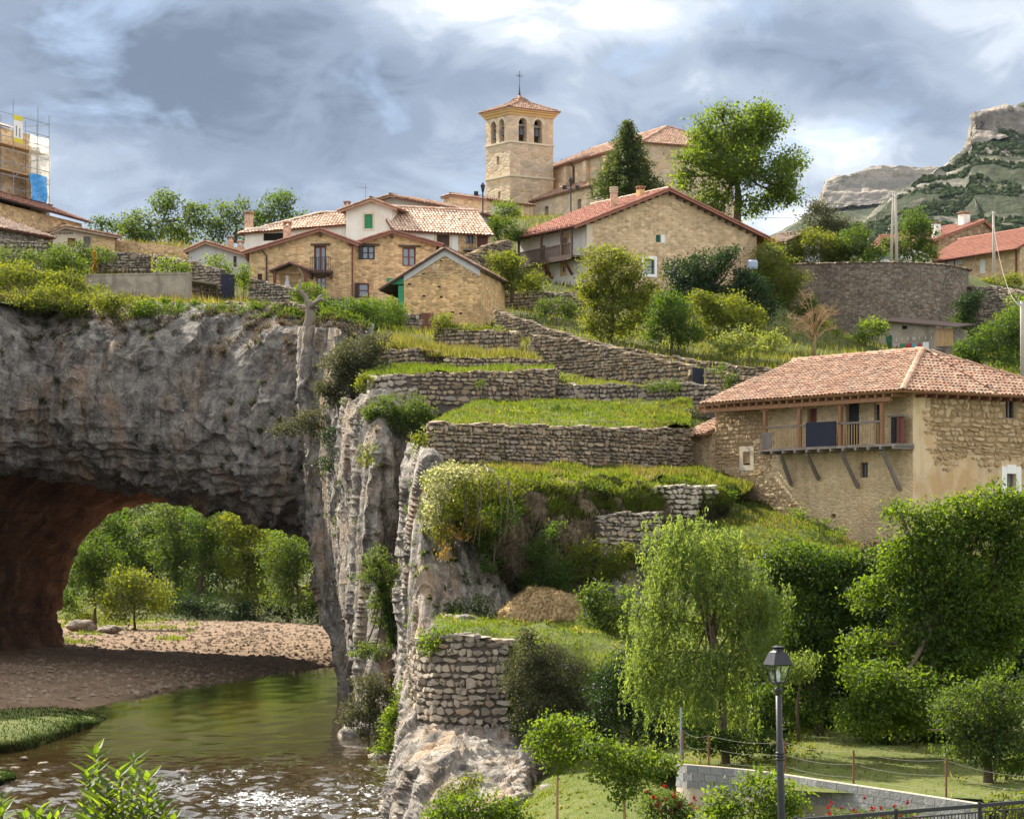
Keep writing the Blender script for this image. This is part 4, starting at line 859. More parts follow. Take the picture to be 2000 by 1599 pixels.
def place_stones(parent, recs, mat, ind=300, name='stone'):
    """recs: (centre, along, outward, width, height, depth, tilt); the largest become parts of their own, the rest one part"""
    pr = stone_protos(mat); recs.sort(key=lambda r: -r[3] * r[4])
    def fr(r):
        c, a, m, w, h, dp, tl = r; up = Vector((0, 0, 1)); a2 = (a + up * tl).normalized(); u2 = (up - a * tl).normalized(); m2 = -m
        return a2 * w, m2 * dp, u2 * h, c
    for r in recs[:ind]:
        x, y, z, c = fr(r); o = link(name, random.choice(pr), parent)
        o.matrix_local = Matrix(((x.x, y.x, z.x, c.x), (x.y, y.y, z.y, c.y), (x.z, y.z, z.z, c.z), (0, 0, 0, 1)))
    if recs[ind:]:
        m = MB()
        for r in recs[ind:]:
            x, y, z, c = fr(r); p = random.choice(pr); m.add([c + x * v.co.x + y * v.co.y + z * v.co.z for v in p.vertices], [tuple(f.vertices) for f in p.polygons], random.random() * .98 + .01)
        m.build(name, mat, parent, kind='stuff')
def rubble_recs(S0, S1, zlo, zhi, pos, size, asp=1.7, prot=0.05, dp=0.22, keep=None, R=random):
    """courses of irregular stones; pos(s, z) -> (point, along, outward)"""
    recs = []; z = min(zlo(S0 + (S1 - S0) * i / 20) for i in range(21)); zmax = max(zhi(S0 + (S1 - S0) * i / 20) for i in range(21)); row = 0
    while z < zmax:
        rh = size * R.uniform(.6, 1.5); s = S0 - R.uniform(0, size); ph = R.uniform(0, 9)
        while s < S1:
            w = size * asp * R.choice((.5, .65, .8, .95, 1.1, 1.4, 1.9)) * R.uniform(.85, 1.15); hh = rh * R.uniform(.72, 1.15); sc = s + w / 2; zc = z + rh / 2 + 0.10 * size * math.sin(sc * 1.3 / max(size, .1) * .35 + ph) + R.uniform(-.16, .16) * size
            if S0 - .02 <= sc <= S1 + .02 and zlo(sc) - .1 * rh < zc < zhi(sc) and (keep is None or keep(sc, zc)):
                if R.random() < .14: hh *= 1.5
                p, a, m = pos(sc, zc); recs.append((p + m * (prot * R.uniform(-.1, 1.2) - dp / 2 + .02), a, m, w * R.uniform(.93, 1.02), hh * .98, dp, R.uniform(-.10, .10)))
            s += w
        z += rh; row += 1
    return recs
def rubble_wall(name, label, pts, size, mat=STONE, ind=300, thick=0.45, asp=1.7, core=None, ragged=0.10, dry=True, coping=True):
    """a rubble wall along points (px, py_top, py_bottom, distance): core, stones and a ragged top course"""
    Q = [(W(p, t, d), W(p, b, d)) for p, t, b, d in pts]; base = Q[0][1]
    root = thing(name, label, 'stone wall', base); xy = [Vector((q[0].x, q[0].y, 0)) for q in Q]; zt = [q[0].z for q in Q]; zb = [q[1].z for q in Q]
    cum = [0.0]
    for a, b in zip(xy[:-1], xy[1:]): cum.append(cum[-1] + (b - a).length)
    S = cum[-1]; top = lambda s: float(np.interp(s, cum, zt)) + ragged * (math.sin(s * 2.1) + math.sin(s * 5.3 + 1) * .6) * .5; bot = lambda s: float(np.interp(s, cum, zb))
    def pos(s, z):
        s = min(max(s, 0), S - 1e-4); i = max(0, min(len(cum) - 2, int(np.searchsorted(cum, s, 'right') - 1))); t = (s - cum[i]) / (cum[i + 1] - cum[i])
        a = (xy[i + 1] - xy[i]).normalized(); m = Vector((a.y, -a.x, 0)); p = xy[i].lerp(xy[i + 1], t); return Vector((p.x, p.y, z)) - base, a, m
    m = MB(); n = max(2, int(S / .5))
    for i in range(n):
        a, b = S * i / n, S * (i + 1) / n; pa, _, ma = pos(a, 0); pb, _, mb_ = pos(b, 0)
        ta, tb = top(a) - .06 - base.z, top(b) - .06 - base.z; ba, bb = bot(a) - .5 - base.z, bot(b) - .5 - base.z
        A0, B0 = Vector((pa.x, pa.y, 0)) - ma * .05, Vector((pb.x, pb.y, 0)) - mb_ * .05; A1, B1 = A0 - ma * thick, B0 - mb_ * thick
        z = lambda v, h: Vector((v.x, v.y, h))
        m.quad(z(A0, ba), z(B0, bb), z(B0, tb), z(A0, ta)); m.quad(z(A0, ta), z(B0, tb), z(B1, tb), z(A1, ta)); m.quad(z(B1, bb), z(A1, ba), z(A1, ta), z(B1, tb))
        if i == 0: m.quad(z(A0, ba), z(A0, ta), z(A1, ta), z(A1, ba))
        if i == n - 1: m.quad(z(B0, bb), z(B1, bb), z(B1, tb), z(B0, tb))
    m.build('core', core or CORE, root)
    recs = rubble_recs(0, S, bot, top, pos, size, asp)
    WALLP.extend(tuple(base + r[0] + r[2] * .12) for r in recs if random.random() < .07)
    if coping:
        s = 0.0
        while s < S:
            w = size * random.uniform(.9, 2.0); c, a, mm = pos(s + w / 2, top(s + w / 2) + size * .12); recs.append((c - mm * (thick * .45), a, mm, w * .96, size * random.uniform(.5, 1.0), thick * 1.05, random.uniform(-.12, .12))); s += w
    place_stones(root, recs, mat, ind)
    return root
# ================================================================== the farmhouse on the right
b = Bld('farmhouse', 'weathered stone and plaster farmhouse with long timber balcony and hipped tile roof', 'house', (1397, 123), (1783, 112), 8.3, 9.0)
L, D = b.L, b.D
k_e = 1.25; he = b.fac(1600, 773, 'front', k_e)[1]; hr = 17.75 - b.zb
wt = he + 0.30
ops = [b.op(1452, 1466, 882, 908), b.op(1679, 1695, 903, 932), b.op(1652, 1678, 786, 868), b.op(1577, 1595, 797, 868), b.op(1707, 1728, 789, 868), b.op(1623, 1632, 1003, 1011)]
b.wall('front', wt, ops, MAS_F)
opr = [b.op(1964, 1985, 775, 818, False, 'right'), b.op(1966, 1984, 925, 967, False, 'right')]
b.wall('right', wt, opr, PL_FARM); b.wall('left', wt, (), MAS_P); b.wall('back', wt, (), MAS_P)
b.window('front', ops[0], WOOD_D, 1, 2, 0.2, 0.05); b.window('front', ops[1], WOOD_D, 2, 1, 0.2, 0.05); b.door('front', ops[2], BLACK, 0.2)
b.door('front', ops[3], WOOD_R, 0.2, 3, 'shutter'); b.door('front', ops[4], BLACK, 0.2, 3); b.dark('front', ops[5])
b.window('right', opr[0], WOOD_G, 2, 1, 0.18, 0.06, SHADOW_IN); b.window('right', opr[1], WOOD_G, 2, 2, 0.2, 0.06)
# dressed stone round the windows
def surround(b, plane, o, w, mat, lint=0.0, k=0.035):
    a, c, lo, hi, _ = o
    for nm, x0, x1, y0, y1 in (('jamb', a - w, a, lo - w, hi + w), ('jamb', c, c + w, lo - w, hi + w), ('lintel', a, c, hi, hi + w + lint), ('sill', a, c, lo - w, lo)):
        b.slab(nm, plane, x0 + .004, x1 - .004, y0 + .004, y1 - .004, -0.2, k, mat)
surround(b, 'front', ops[0], 0.26, DRESS); surround(b, 'right', opr[1], 0.33, DRESS_W, 0.08)
b.slab('lintel', 'front', ops[2][0] - .35, ops[2][1] + .45, ops[2][3], ops[2][3] + .22, -.1, .06, WOOD_G)
b.slab('lintel', 'right', opr[0][0] - .3, opr[0][1] + .3, opr[0][3], opr[0][3] + .18, -.1, .05, WOOD_G)
# bare stonework, stone by stone
sL = b.fac(1506, 850)[0]; R = random.Random(8)
recs = rubble_recs(0.05, sL + .5, lambda s: b.fac(1395 + s * 29, 1000)[1] - .4, lambda s: wt - .1, lambda s, z: (b.P('front', s, z), Vector((1, 0, 0)), Vector((0, -1, 0))), .155, 1.7, .04, .12,
                   lambda s, z: s < sL + .35 * math.sin(z * 3) and not (ops[0][0] - .34 < s < ops[0][1] + .34 and ops[0][2] - .34 < z < ops[0][3] + .34), R)
recs += rubble_recs(sL, sL + 3.2, lambda s: 0.0, lambda s: b.fac(1540, 930)[1] - (s - sL) * .72, lambda s, z: (b.P('front', s, z), Vector((1, 0, 0)), Vector((0, -1, 0))), .15, 1.6, .04, .12, None, R)
place_stones(b.o, recs, STONEO, 150)
MORT = plain('dark_ochre_mortar', (0.27, 0.185, 0.10), .95, .3, 4, .1)
b.slab('mortar_bed', 'front', .02, sL - .25, b.fac(1450, 905)[1], wt - .1, -.05, .012, MORT)
hp = b.fac(1860, 905, 'right')[1]
recs = rubble_recs(0.75, 8.9, lambda s: hp - .5 + .35 * math.sin(s * 1.9), lambda s: wt - .12, lambda s, z: (b.P('right', s, z), Vector((0, 1, 0)), Vector((1, 0, 0))), .21, 1.75, .055, .14,
                   lambda s, z: z > hp + .3 * math.sin(s * 2.3) and (s > 1.15 + .2 * math.sin(z * 5) or (z > hp + 1.1 and s > .65 + .25 * math.sin(z * 4))) and not (opr[0][0] - .12 < s < opr[0][1] + .12 and opr[0][2] - .1 < z < opr[0][3] + .3) and not (opr[1][0] - .4 < s < opr[1][1] + .4 and z < opr[1][3] + .5), R)
place_stones(b.o, recs, STONEO, 300)
for a_, c_, d_, e_ in ((1.45, opr[0][0] - .02, hp + .42, wt - .12), (opr[0][0] - .02, opr[0][1] + .02, hp + .42, opr[0][2] - .02), (opr[0][1] + .02, 8.9, hp + .42, wt - .12), (1.05, 1.448, hp + 1.4, wt - .12)): b.slab('mortar_bed', 'right', a_, c_, d_, e_, -.05, .012, MORT)
# roof: gable on the left, hip on the right
oL, oR = -0.35, 0.65; rx0, rx1, ry = 0.35, L - 4.0, 4.5; kz = (hr - he) / (ry + k_e)
A = (-oL, -k_e, he); B = (L + oR, -k_e, he); C_ = (rx1, ry, hr); D_ = (-oL + .2, ry, hr); E_ = (L + oR, D + k_e, he); F_ = (-oL, D + k_e, he)
b.roof([[B, E_, C_], [A, B, C_, D_], [E_, F_, D_, C_]], TILE_OLD, 0.245, 0.34, WOOD_O, 300, 0.105, ridges=[(D_, C_), (C_, B), (C_, E_)], rpart=True, rmat=TILE_OLD, thick=.09)
for i in range(26):
    x = 0.1 + (L - .2) * i / 25; b.slab('rafter', 'front', x - .05, x + .05, he - .24, he - .10, .2, k_e - .08, WOOD_O)
for i in range(14):
    y = .2 + 8.6 * i / 13; b.slab('rafter', 'right', y - .05, y + .05, he - .24, he - .10, -.1, oR - .06, WOOD_R)
m = MB(); m.beam((.2, -k_e + .22, he - .33), (L - .3, -k_e + .22, he - .33), .16, .18); m.build('eave_beam', WOOD_O, b.o)
# balcony
k_b = 1.0; s0 = b.fac(1490, 880, 'front', k_b)[0]; s1 = b.fac(1722, 866, 'front', k_b)[0]; hf = b.fac(1606, 873, 'front', k_b)[1]; hh = b.fac(1606, 829, 'front', k_b)[1]
bal = b.slab('balcony', 'front', s0 - .1, s1 + 1.0, hf - .09, hf + .02, 0, k_b + .12, WOOD_G)
for i in range(12):
    x = s0 + (s1 - s0 + .9) * i / 11; b.slab('joist', 'front', x - .05, x + .05, hf - .22, hf - .095, -.05, k_b + .2, WOOD_G, bal)
for px in (1493, 1560, 1640, 1721):
    x = b.fac(px, 830, 'front', k_b)[0]; b.slab('post', 'front', x - .08, x + .08, hf + .02, he - .42, k_b - .14, k_b + .02, WOOD_O, bal)
    b.slab('bracket', 'front', x - .28, x + .28, he - .52, he - .425, k_b - .13, k_b + .01, WOOD_O, bal)
b.slab('handrail', 'front', s0, s1, hh - .04, hh + .05, k_b - .10, k_b + .02, WOOD_G, bal)
n = 46; bm = MB(); b.pbox(bm, 'front', -.014, .014, hf + .02, hh - .04, k_b - .06, k_b - .03); first = bm.build('baluster', WOOD_P, bal); first.location.x = s0 + .2
for i in range(1, n):
    c = first.copy(); COL.objects.link(c); c.location.x = s0 + .2 + (s1 - s0 - .3) * i / (n - 1)
a0, a1 = b.fac(1573, 850, 'front', k_b + .1)[0], b.fac(1631, 850, 'front', k_b + .1)[0]
pn = b.slab('dark_panel', 'front', a0, a1, hf + .03, hh + .12, k_b + .03, k_b + .08, NAVY, bal, label='black panel hung on the balcony rail')
for i in range(6): b.slab('plank', 'front', s0 - .02, s0 + .62 + .08 * (i % 3), hf + .05 + i * .125, hf + .165 + i * .125, k_b + .03, k_b + .06, WOOD_G, bal)
for i in range(6):
    x = s1 + .06 + i * .14; b.slab('end_board', 'front', x, x + .13, hf + .02, hh + .18, .45 + .04 * (i % 2), .5 + .04 * (i % 2), WOOD_R if i > 2 else BLACK, bal)
b.slab('end_rail', 'front', s1 - .05, s1 + 1.0, hh + .19, hh + .27, .35, .62, WOOD_G, bal)
for tx, ty, bx_, by in ((1525, 886, 1545, 946), (1576, 884, 1599, 936), (1643, 881, 1676, 952), (1724, 877, 1757, 956)):
    p = b.fac(tx, ty, 'front', k_b - .05); q = b.fac(bx_, by, 'front', .06); m = MB()
    m.beam(b.P('front', p[0], p[1] - .06, k_b - .05), b.P('front', q[0], q[1], .06), .13, .15); m.build('strut', WOOD_G, bal)
# lean-to on the left end
za = b.fac(1370, 850)[1]
m = MB(); m.bx(-2.0, -.02, -.15, 3.2, 1.5, za + .05); m.build('annex_wall', MAS_P, b.o)
b.roof([[(-2.7, -.5, za - .12), (-.02, -.6, za + .02), (-.02, 3.4, za + 1.5), (-2.7, 3.4, za + 1.35)]], TILE_OLD, .245, .34, WOOD_O, name='annex_roof')
FARM = b

# ================================================================== church
tz = 39.5
b = Bld('church', 'sandstone church with square bell tower and tiled nave above the village', 'church', (996, 255), (1080.5, 258), tz, 4.2)
# tower: front = the face turned right
C0 = W(996, HZ, 255); th = math.atan2(.567, .824)
b.u = Vector((.824, .567, 0)).normalized(); b.v = Vector((-b.u.y, b.u.x, 0)); b.L = 5.3; b.D = 4.3
b.M = Matrix(((b.u.x, b.v.x, 0, C0.x), (b.u.y, b.v.y, 0, C0.y), (0, 0, 1, tz), (0, 0, 0, 1))); b.Mi = b.M.inverted(); b.o.matrix_world = b.M
L, D = b.L, b.D; b.pl = {'front': (Vector((0, 0, 0)), Vector((1, 0, 0)), Vector((0, -1, 0)), L), 'left': (Vector((0, D, 0)), Vector((0, -1, 0)), Vector((-1, 0, 0)), D), 'right': (Vector((L, 0, 0)), Vector((0, 1, 0)), Vector((1, 0, 0)), D), 'back': (Vector((L, D, 0)), Vector((-1, 0, 0)), Vector((0, 1, 0)), L)}
ht = b.fac(997, 221)[1]
of = [b.op(1013, 1029, 231, 278, True), b.op(1043, 1059, 234, 281, True)]
ol = [b.op(959, 969, 238, 285, True, 'left'), b.op(975, 985, 233, 280, True, 'left'), b.op(970, 975, 306, 322, False, 'left'), b.op(973, 977, 374, 390, False, 'left')]
b.wall('front', ht, of, MAS_T, .7, name='tower_wall'); b.wall('left', ht, ol, MAS_T, .7, name='tower_wall'); b.wall('right', ht, (), MAS_T, name='tower_wall'); b.wall('back', ht, (), MAS_T, name='tower_wall')
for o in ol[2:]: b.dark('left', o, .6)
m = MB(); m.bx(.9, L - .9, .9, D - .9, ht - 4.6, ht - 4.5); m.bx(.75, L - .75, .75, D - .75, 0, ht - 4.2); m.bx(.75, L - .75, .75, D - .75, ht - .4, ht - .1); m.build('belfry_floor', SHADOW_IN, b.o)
for pl_, os_ in (('front', of), ('left', ol[:2])):
    for o in os_:
        sc = (o[0] + o[1]) / 2; c = b.P(pl_, sc, o[2] + .75, -.45); m = MB()
        m.lathe(c, [(.42, 0), (.36, .12), (.27, .5), (.22, .75), (.08, .85), (.0, .86)], 12); bl = m.build('bell', BELL, b.o, True)
        m = MB(); b.pbox(m, pl_, o[0], o[1], o[2] + 1.62, o[2] + 1.86, -.6, -.3); m.build('yoke', WOOD_G, bl)
        a, c_, lo, hi, _ = o; r = (c_ - a) / 2
        vm = MB()
        for i in range(9):
            t0, t1 = math.pi * i / 9, math.pi * (i + 1) / 9; q = []
            for rr, kk in ((r + .02, .05), (r + .30, .05)):
                q.append([(sc - rr * math.cos(t), hi - r + rr * math.sin(t)) for t in (t0 + .02, t1 - .02)])
            P_ = lambda x, k: b.P(pl_, x[0], x[1], k)
            i0, i1 = q[0]; o0, o1 = q[1]
            vm.add([P_(i0, .05), P_(i1, .05), P_(o1, .05), P_(o0, .05), P_(i0, -.1), P_(i1, -.1), P_(o1, -.1), P_(o0, -.1)], [(0, 1, 2, 3), (0, 4, 5, 1), (3, 2, 6, 7), (1, 5, 6, 2), (0, 3, 7, 4)])
        vm.build('voussoirs', DRESS, b.o)
for hy in (b.fac(996, 276)[1], b.fac(996, 342)[1]):
    m = MB(); m.bx(-.10, L + .10, -.10, D + .10, hy - .09, hy + .09)
    c = m.build('string_course', DRESS, b.o)
m = MB()
for i, (e, h0, h1) in enumerate(((.14, ht - .10, ht + .14), (.30, ht + .143, ht + .36), (.46, ht + .363, ht + .52))): m.bx(-e, L + e, -e, D + e, h0, h1)
m.build('cornice', CORN, b.o)
e = .52; h0 = ht + .53; hm = h0 + .95; cx, cy = L / 2, D / 2; w = .8
cn = [(-e, -e, h0), (L + e, -e, h0), (L + e, D + e, h0), (-e, D + e, h0)]; mid = [(cx - w, cy - w, hm), (cx + w, cy - w, hm), (cx + w, cy + w, hm), (cx - w, cy + w, hm)]; ap = (cx, cy, hm + .75)
b.roof([[cn[i], cn[(i + 1) % 4], mid[(i + 1) % 4], mid[i]] for i in range(4)] + [[mid[i], mid[(i + 1) % 4], ap] for i in range(4)], TILE_OLD, .25, .36, TILE_DARK, ridges=[(cn[i], mid[i]) for i in range(4)] + [(mid[i], ap) for i in range(4)], name='tower_roof', thick=.08)
m = MB(); m.lathe((cx, cy, hm + .55), [(.2, 0), (.1, .5), (.05, 1.0), (.03, 1.3)], 8)
z = hm + 1.85; m.tube([(cx, cy, z), (cx + .02, cy, z + 1.5)], .025, 5); m.tube([(cx - .42, cy, z + .95), (cx + .42, cy, z + .95)], .022, 5)
for q in ((cx - .42, z + .95), (cx + .42, z + .95), (cx, z + 1.5)): m.lathe((q[0], cy, q[1] - .07), [(0, 0), (.07, .07), (0, .14)], 6)
for sx in (-1, 1):
    for sz in (-1, 1): m.tube([(cx, cy, z + .95), (cx + sx * .24, cy, z + .95 + sz * .24)], .016, 4)
m.build('weather_cross', IRON, b.o)
CH = b
# nave and aisle: walls run towards the viewer, parallel to the tower's left face
nb = Bld('nave_frame', 'x', 'x', (1061, 262), (1256, 243), 41.0, 10.0); bpy.data.objects.remove(nb.o); nb.o = link('nave', None)
L, D = nb.L, nb.D; hN = nb.fac(1165, 303, 'front')[1]; hA = nb.fac(1240, 263, 'front', -4.5)[1]
nb.wall('front', hN, (), MAS_T); nb.wall('right', hN, (), MAS_T); nb.wall('left', hN, (), MAS_T); nb.wall('back', hN, (), MAS_T)
o_ = .5; E = hN - .12
r0, r1 = (1.0, 5.0, hA), (L - 4.2, 5.0, hA)
q0, q1, q2, q3 = (-o_, -o_, E), (L + o_, -o_, E), (L + o_, D + o_, E), (-o_, D + o_, E)
nb.roof([[q0, q1, r1, r0], [q1, q2, r1], [q2, q3, r0, r1], [q3, q0, r0]], TILE_OLD, .26, .38, TILE_DARK, ridges=[(r0, r1), (r1, q1), (r1, q2)], name='roof')
for i in range(5):
    m = MB(); x = 1.5 + i * 4.2; m.bx(x - .35, x + .35, -.45, .0, -1, hN - .4); m.build('buttress', MAS_T, nb.o)
m = MB(); x = nb.fac(1122, 340)[0]; m.tube([(x, -.55, hN - .1), (x, -.12, hN - .6), (x, -.12, 3)], .10, 6); m.build('downpipe', WOOD_D, nb.o)
# aisle
ka = 3.4
a0, a1 = nb.fac(1006, 410, 'front', ka)[0], nb.fac(1170, 390, 'front', ka)[0]; ha = nb.fac(1090, 380, 'front', ka)[1]; hb = nb.fac(1090, 371, 'front', 0)[1]
aop = [nb.op(1012, 1029, 404, 438, True, 'front', ka), nb.op(1064, 1071, 403, 431, False, 'front', ka), nb.op(1128, 1135, 389, 411, False, 'front', ka)]
nb.wall('front', ha, aop, MAS_T, .5, a0, a1, k=ka, name='aisle_wall', h0=-4)
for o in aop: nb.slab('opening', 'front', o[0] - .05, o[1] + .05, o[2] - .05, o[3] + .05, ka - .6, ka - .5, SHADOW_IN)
m = MB(); m.quad((a0, -ka, -4), (a0, 0, -4), (a0, 0, hb), (a0, -ka, ha)); m.quad((a1, -ka, -4), (a1, 0, -4), (a1, 0, hb), (a1, -ka, ha)); m.build('aisle_wall', MAS_T, nb.o)
nb.roof([[(a0 - .3, -ka - .4, ha - .05), (a1 + .3, -ka - .4, ha - .05), (a1 + .3, 0, hb + .1), (a0 - .3, 0, hb + .1)]], TILE_OLD, .26, .38, TILE_DARK, name='aisle_roof')
m = MB(); x = nb.fac(1158, 375, 'front', ka)[0]; m.tube([(x, -ka - .4, ha - .05), (x, -ka - .1, ha - .5), (x, -ka - .1, 1)], .09, 6); m.build('downpipe', WOOD_D, nb.o)
nb.slab('corner_pier', 'front', a1 - .5, a1 + .12, -3, ha - .1, ka - .4, ka + .15, DRESS)

_mm = CH.M.inverted() @ nb.M
for ch in list(nb.o.children):
    ml = ch.matrix_basis.copy(); ch.parent = CH.o; ch.matrix_basis = _mm @ ml
bpy.data.objects.remove(nb.o)

# ================================================================== big gabled house
b = Bld('gabled_house', 'broad stone gabled house with red tile roof and brown side balcony', 'house', (1146, 200), (1478, 208), 27.6, 11.0)
L, D = b.L, b.D; hL = b.fac(1146, 432)[1]; hR = b.fac(1474, 458)[1]; rs, rh = b.fac(1300, 371)
top = lambda x: hL + (rh - hL) * x / rs if x < rs else rh + (hR - rh) * (x - rs) / (L - rs)
wo = b.op(1281, 1290, 459, 473); wo2 = b.op(1258, 1278, 506, 535)
b.wall('front', top, [wo, wo2], MAS_C, brk=[rs]); b.wall('right', hR, (), MAS_C); b.wall('back', top, (), MAS_C, brk=[rs])
b.door('front', wo, GREEN_D, .1, 2, 'shutter'); b.slab('open_shutter', 'front', wo[1] + .02, wo[1] + .38, wo[2] - .05, wo[3] + .05, .01, .06, WHITEP); b.window('front', wo2, GREEN_D, 1, 2); surround(b, 'front', wo2, .24, DRESS_W)
b.slab('quoin', 'front', -.03, .5, 4.3, hL - .1, -.2, .05, DRESS)
lo = [b.op(1057, 1065, 480, 514, False, 'left'), b.op(1098, 1108, 465, 505, False, 'left'), b.op(1098, 1103, 520, 532, False, 'left'), b.op(1063, 1070, 524, 537, False, 'left')]
b.wall('left', hL, lo, PL_WHITE)
b.door('left', lo[0], WOOD_R, .1, 2); b.door('left', lo[1], WOOD_G, .1, 2); b.door('left', lo[2], GREEN_D, .1, 2, 'shutter'); b.door('left', lo[3], GREEN_D, .1, 2, 'shutter')
for o in lo[1:]: surround(b, 'left', o, .28, CORN)
b.gable(hL, hR, rs, rh, TILE_RED, 1.45, .55, .3, pitch=.3, rmat=TILE_PALE)
for i in range(24):
    t = (i + .5) / 24; x = L * t; y = top(x); b.slab('purlin_end', 'front', x - .09, x + .09, y - .30, y - .12, -.05, .42, WOOD_D)
kb = 1.25; f0, f1 = 0.6, D - .1; hf = b.fac(1080, 505, 'left', kb)[1]; hh = hf + .95
bal = b.slab('balcony', 'left', f0, f1, hf - .14, hf, 0, kb + .06, WOOD_D)
b.slab('handrail', 'left', f0, f1, hh - .05, hh + .05, kb - .06, kb + .04, WOOD_D, bal); b.slab('fascia', 'left', f0, f1, hf - .3, hf + .1, kb + .065, kb + .1, WOOD_D, bal)
for i in range(60):
    x = f0 + .08 + (f1 - f0 - .16) * i / 59; b.slab('baluster', 'left', x - .03, x + .03, hf + .1, hh - .05, kb - .03, kb + .02, WOOD_D, bal)
for px in (1013, 1057, 1097, 1140):
    x = min(b.fac(px, 480, 'left', kb)[0], f1 - .1); b.slab('post', 'left', x - .08, x + .08, hf, hL - .42, kb - .08, kb + .08, WOOD_D, bal)
for tx, ty, bx_, by in ((1062, 517, 1079, 544), (1102, 508, 1117, 536)):
    p = b.fac(tx, ty, 'left', kb); q = b.fac(bx_, by, 'left', .05); m = MB(); m.beam(b.P('left', p[0], p[1], kb), b.P('left', q[0], q[1], .05), .16); m.build('strut', WOOD_R, bal)
for i in range(16):
    x = .3 + (D - .6) * i / 15; b.slab('rafter', 'left', x - .05, x + .05, hL - .42, hL - .27, 0, 1.35, WOOD_D)
m = MB(); m.beam((-1.0, .1, hL - .35), (-1.0, D - .1, hL - .35), .16, .2); m.build('eave_beam', WOOD_D, b.o)
x, z = b.fac(1199, 390, 'front', -1.6); b.chimney(x, 1.6, z - .6, z + .55, .62, CHIM, False, 'round brick chimney', True)
m = MB()
for i in range(3): m.lathe((x, 1.6, z + .58 + i * .17), [(.36, 0), (.36, .07), (0, .08)], 12)
m.build('chimney_cap', DRESS, b.o)
x, z = b.fac(1251, 372, 'front', -2.4); b.chimney(x, 2.4, z - .5, z + .05, .5, CORN, True)
m = MB(); p = b.fac(1000, 470, 'left', 1.5); m.tube([(-1.45, D - .1, hL - .5), (-1.2, D - .05, hL - .9), (-.1, D - .02, hL - 1.3), (-.1, D - .02, .5)], .06, 6); m.build('downpipe', WOOD_D, b.o)
# ================================================================== houses on the left
def house_front(b, hLp, hRp, rp, ops, mat, roofmat=TILE_DARK, side='left', **kw):
    hL = b.fac(*hLp)[1]; hR = b.fac(*hRp)[1]; rs, rh = b.fac(*rp); L = b.L
    top = lambda x: hL + (rh - hL) * x / rs if x < rs else rh + (hR - rh) * (x - rs) / (L - rs)
    b.wall('front', top, ops, mat, brk=[rs]); b.wall('left', hL, (), mat); b.wall('right', hR, (), mat); b.wall('back', top, (), mat, brk=[rs])
    b.gable(hL, hR, rs, rh, roofmat, **kw); return hL, hR, rs, rh, top
b = Bld('balcony_house', 'honey stone gabled house with small iron balcony and porch canopy', 'house', (487, 187), (690, 186), 26.0, 9.0)
o1 = b.op(613, 637, 480, 530); o2 = b.op(617, 636, 541, 564); o3 = b.op(548, 590, 535, 580); o4 = b.op(503, 512, 535, 560)
hL, hR, rs, rh, top = house_front(b, (487, 492), (690, 474), (627, 450), [o1, o2, o3, o4], MAS_A, o=.5, of=.45)
b.window('front', o1, WOOD_R, 2, 1, .16, .12, name='balcony_door'); b.window('front', o2, WOOD_R, 2, 2, .16); b.dark('front', o3, .27, MAS_A, 'porch_back'); b.door('front', o4, WOOD_D)
for o in (o1, o2): b.slab('lintel', 'front', o[0] - .22, o[1] + .32, o[3] + .005, o[3] + .16, -.1, .10, WOOD_D)
x0, x1 = o1[0] - .12, o1[1] + .42; hf = o1[2] - .02; bal = b.slab('balcony', 'front', x0 - .1, x1 + .1, hf - .16, hf, 0, .62, WOOD_D); b.slab('handrail', 'front', x0, x1, hf + .95, hf + 1.0, .52, .58, IRON, bal)
for i in range(11): x = x0 + (x1 - x0) * i / 10; b.slab('baluster', 'front', x - .012, x + .012, hf, hf + .95, .54, .565, IRON, bal)
for x in (x0, x1): b.slab('bracket', 'front', x - .07, x + .07, hf - .55, hf - .165, 0, .4, WOOD_D, bal)
c0, c1 = b.fac(527, 530, 'front', .9)[0], b.fac(606, 530, 'front', .9)[0]; cm = (c0 + c1) / 2; hc = b.fac(566, 526, 'front', .9)[1]; hp = b.fac(566, 513, 'front', .9)[1]
b.roof([[(c0, .0, hc - .1), (c0, -1.1, hc - .1), (cm, -1.1, hp), (cm, 0, hp)], [(c1, -1.1, hc - .1), (c1, 0, hc - .1), (cm, 0, hp), (cm, -1.1, hp)]], TILE_DARK, .26, .36, WOOD_D, name='porch_roof')
for x in (c0 + .35, c1 - .35): b.slab('porch_post', 'front', x - .1, x + .1, o3[2] - .6, hc - .05, .75, .95, WOOD_R)
m = MB(); m.lathe(b.P('front', *b.fac(561, 565, 'front', .5), .5), [(.34, -.5), (.34, .1), (.22, .3), (.12, .7), (.12, 1.0)], 8); m.build('barbecue_hood', PL_GREY, b.o)
m = MB(); x = b.fac(521, 500)[0]; m.tube([(x - .4, -.35, hL + .2), (x, -.08, hL - .3), (x, -.08, 0)], .06, 6); m.build('downpipe', WOOD_D, b.o)
m = MB(); m.tube([(b.L - .05, -.10, hR - .1), (b.L - .05, -.10, -.5)], .06, 6); m.build('downpipe', WOOD_R, b.o)
x, z = b.fac(627, 455); b.slab('purlin_end', 'front', x - .1, x + .1, z - .28, z - .06, 0, .3, WOOD_D)
x, z = b.fac(561, 455, 'front', -2.5); b.chimney(x, 2.5, z - 1.0, z + .55, .5, CHIM)

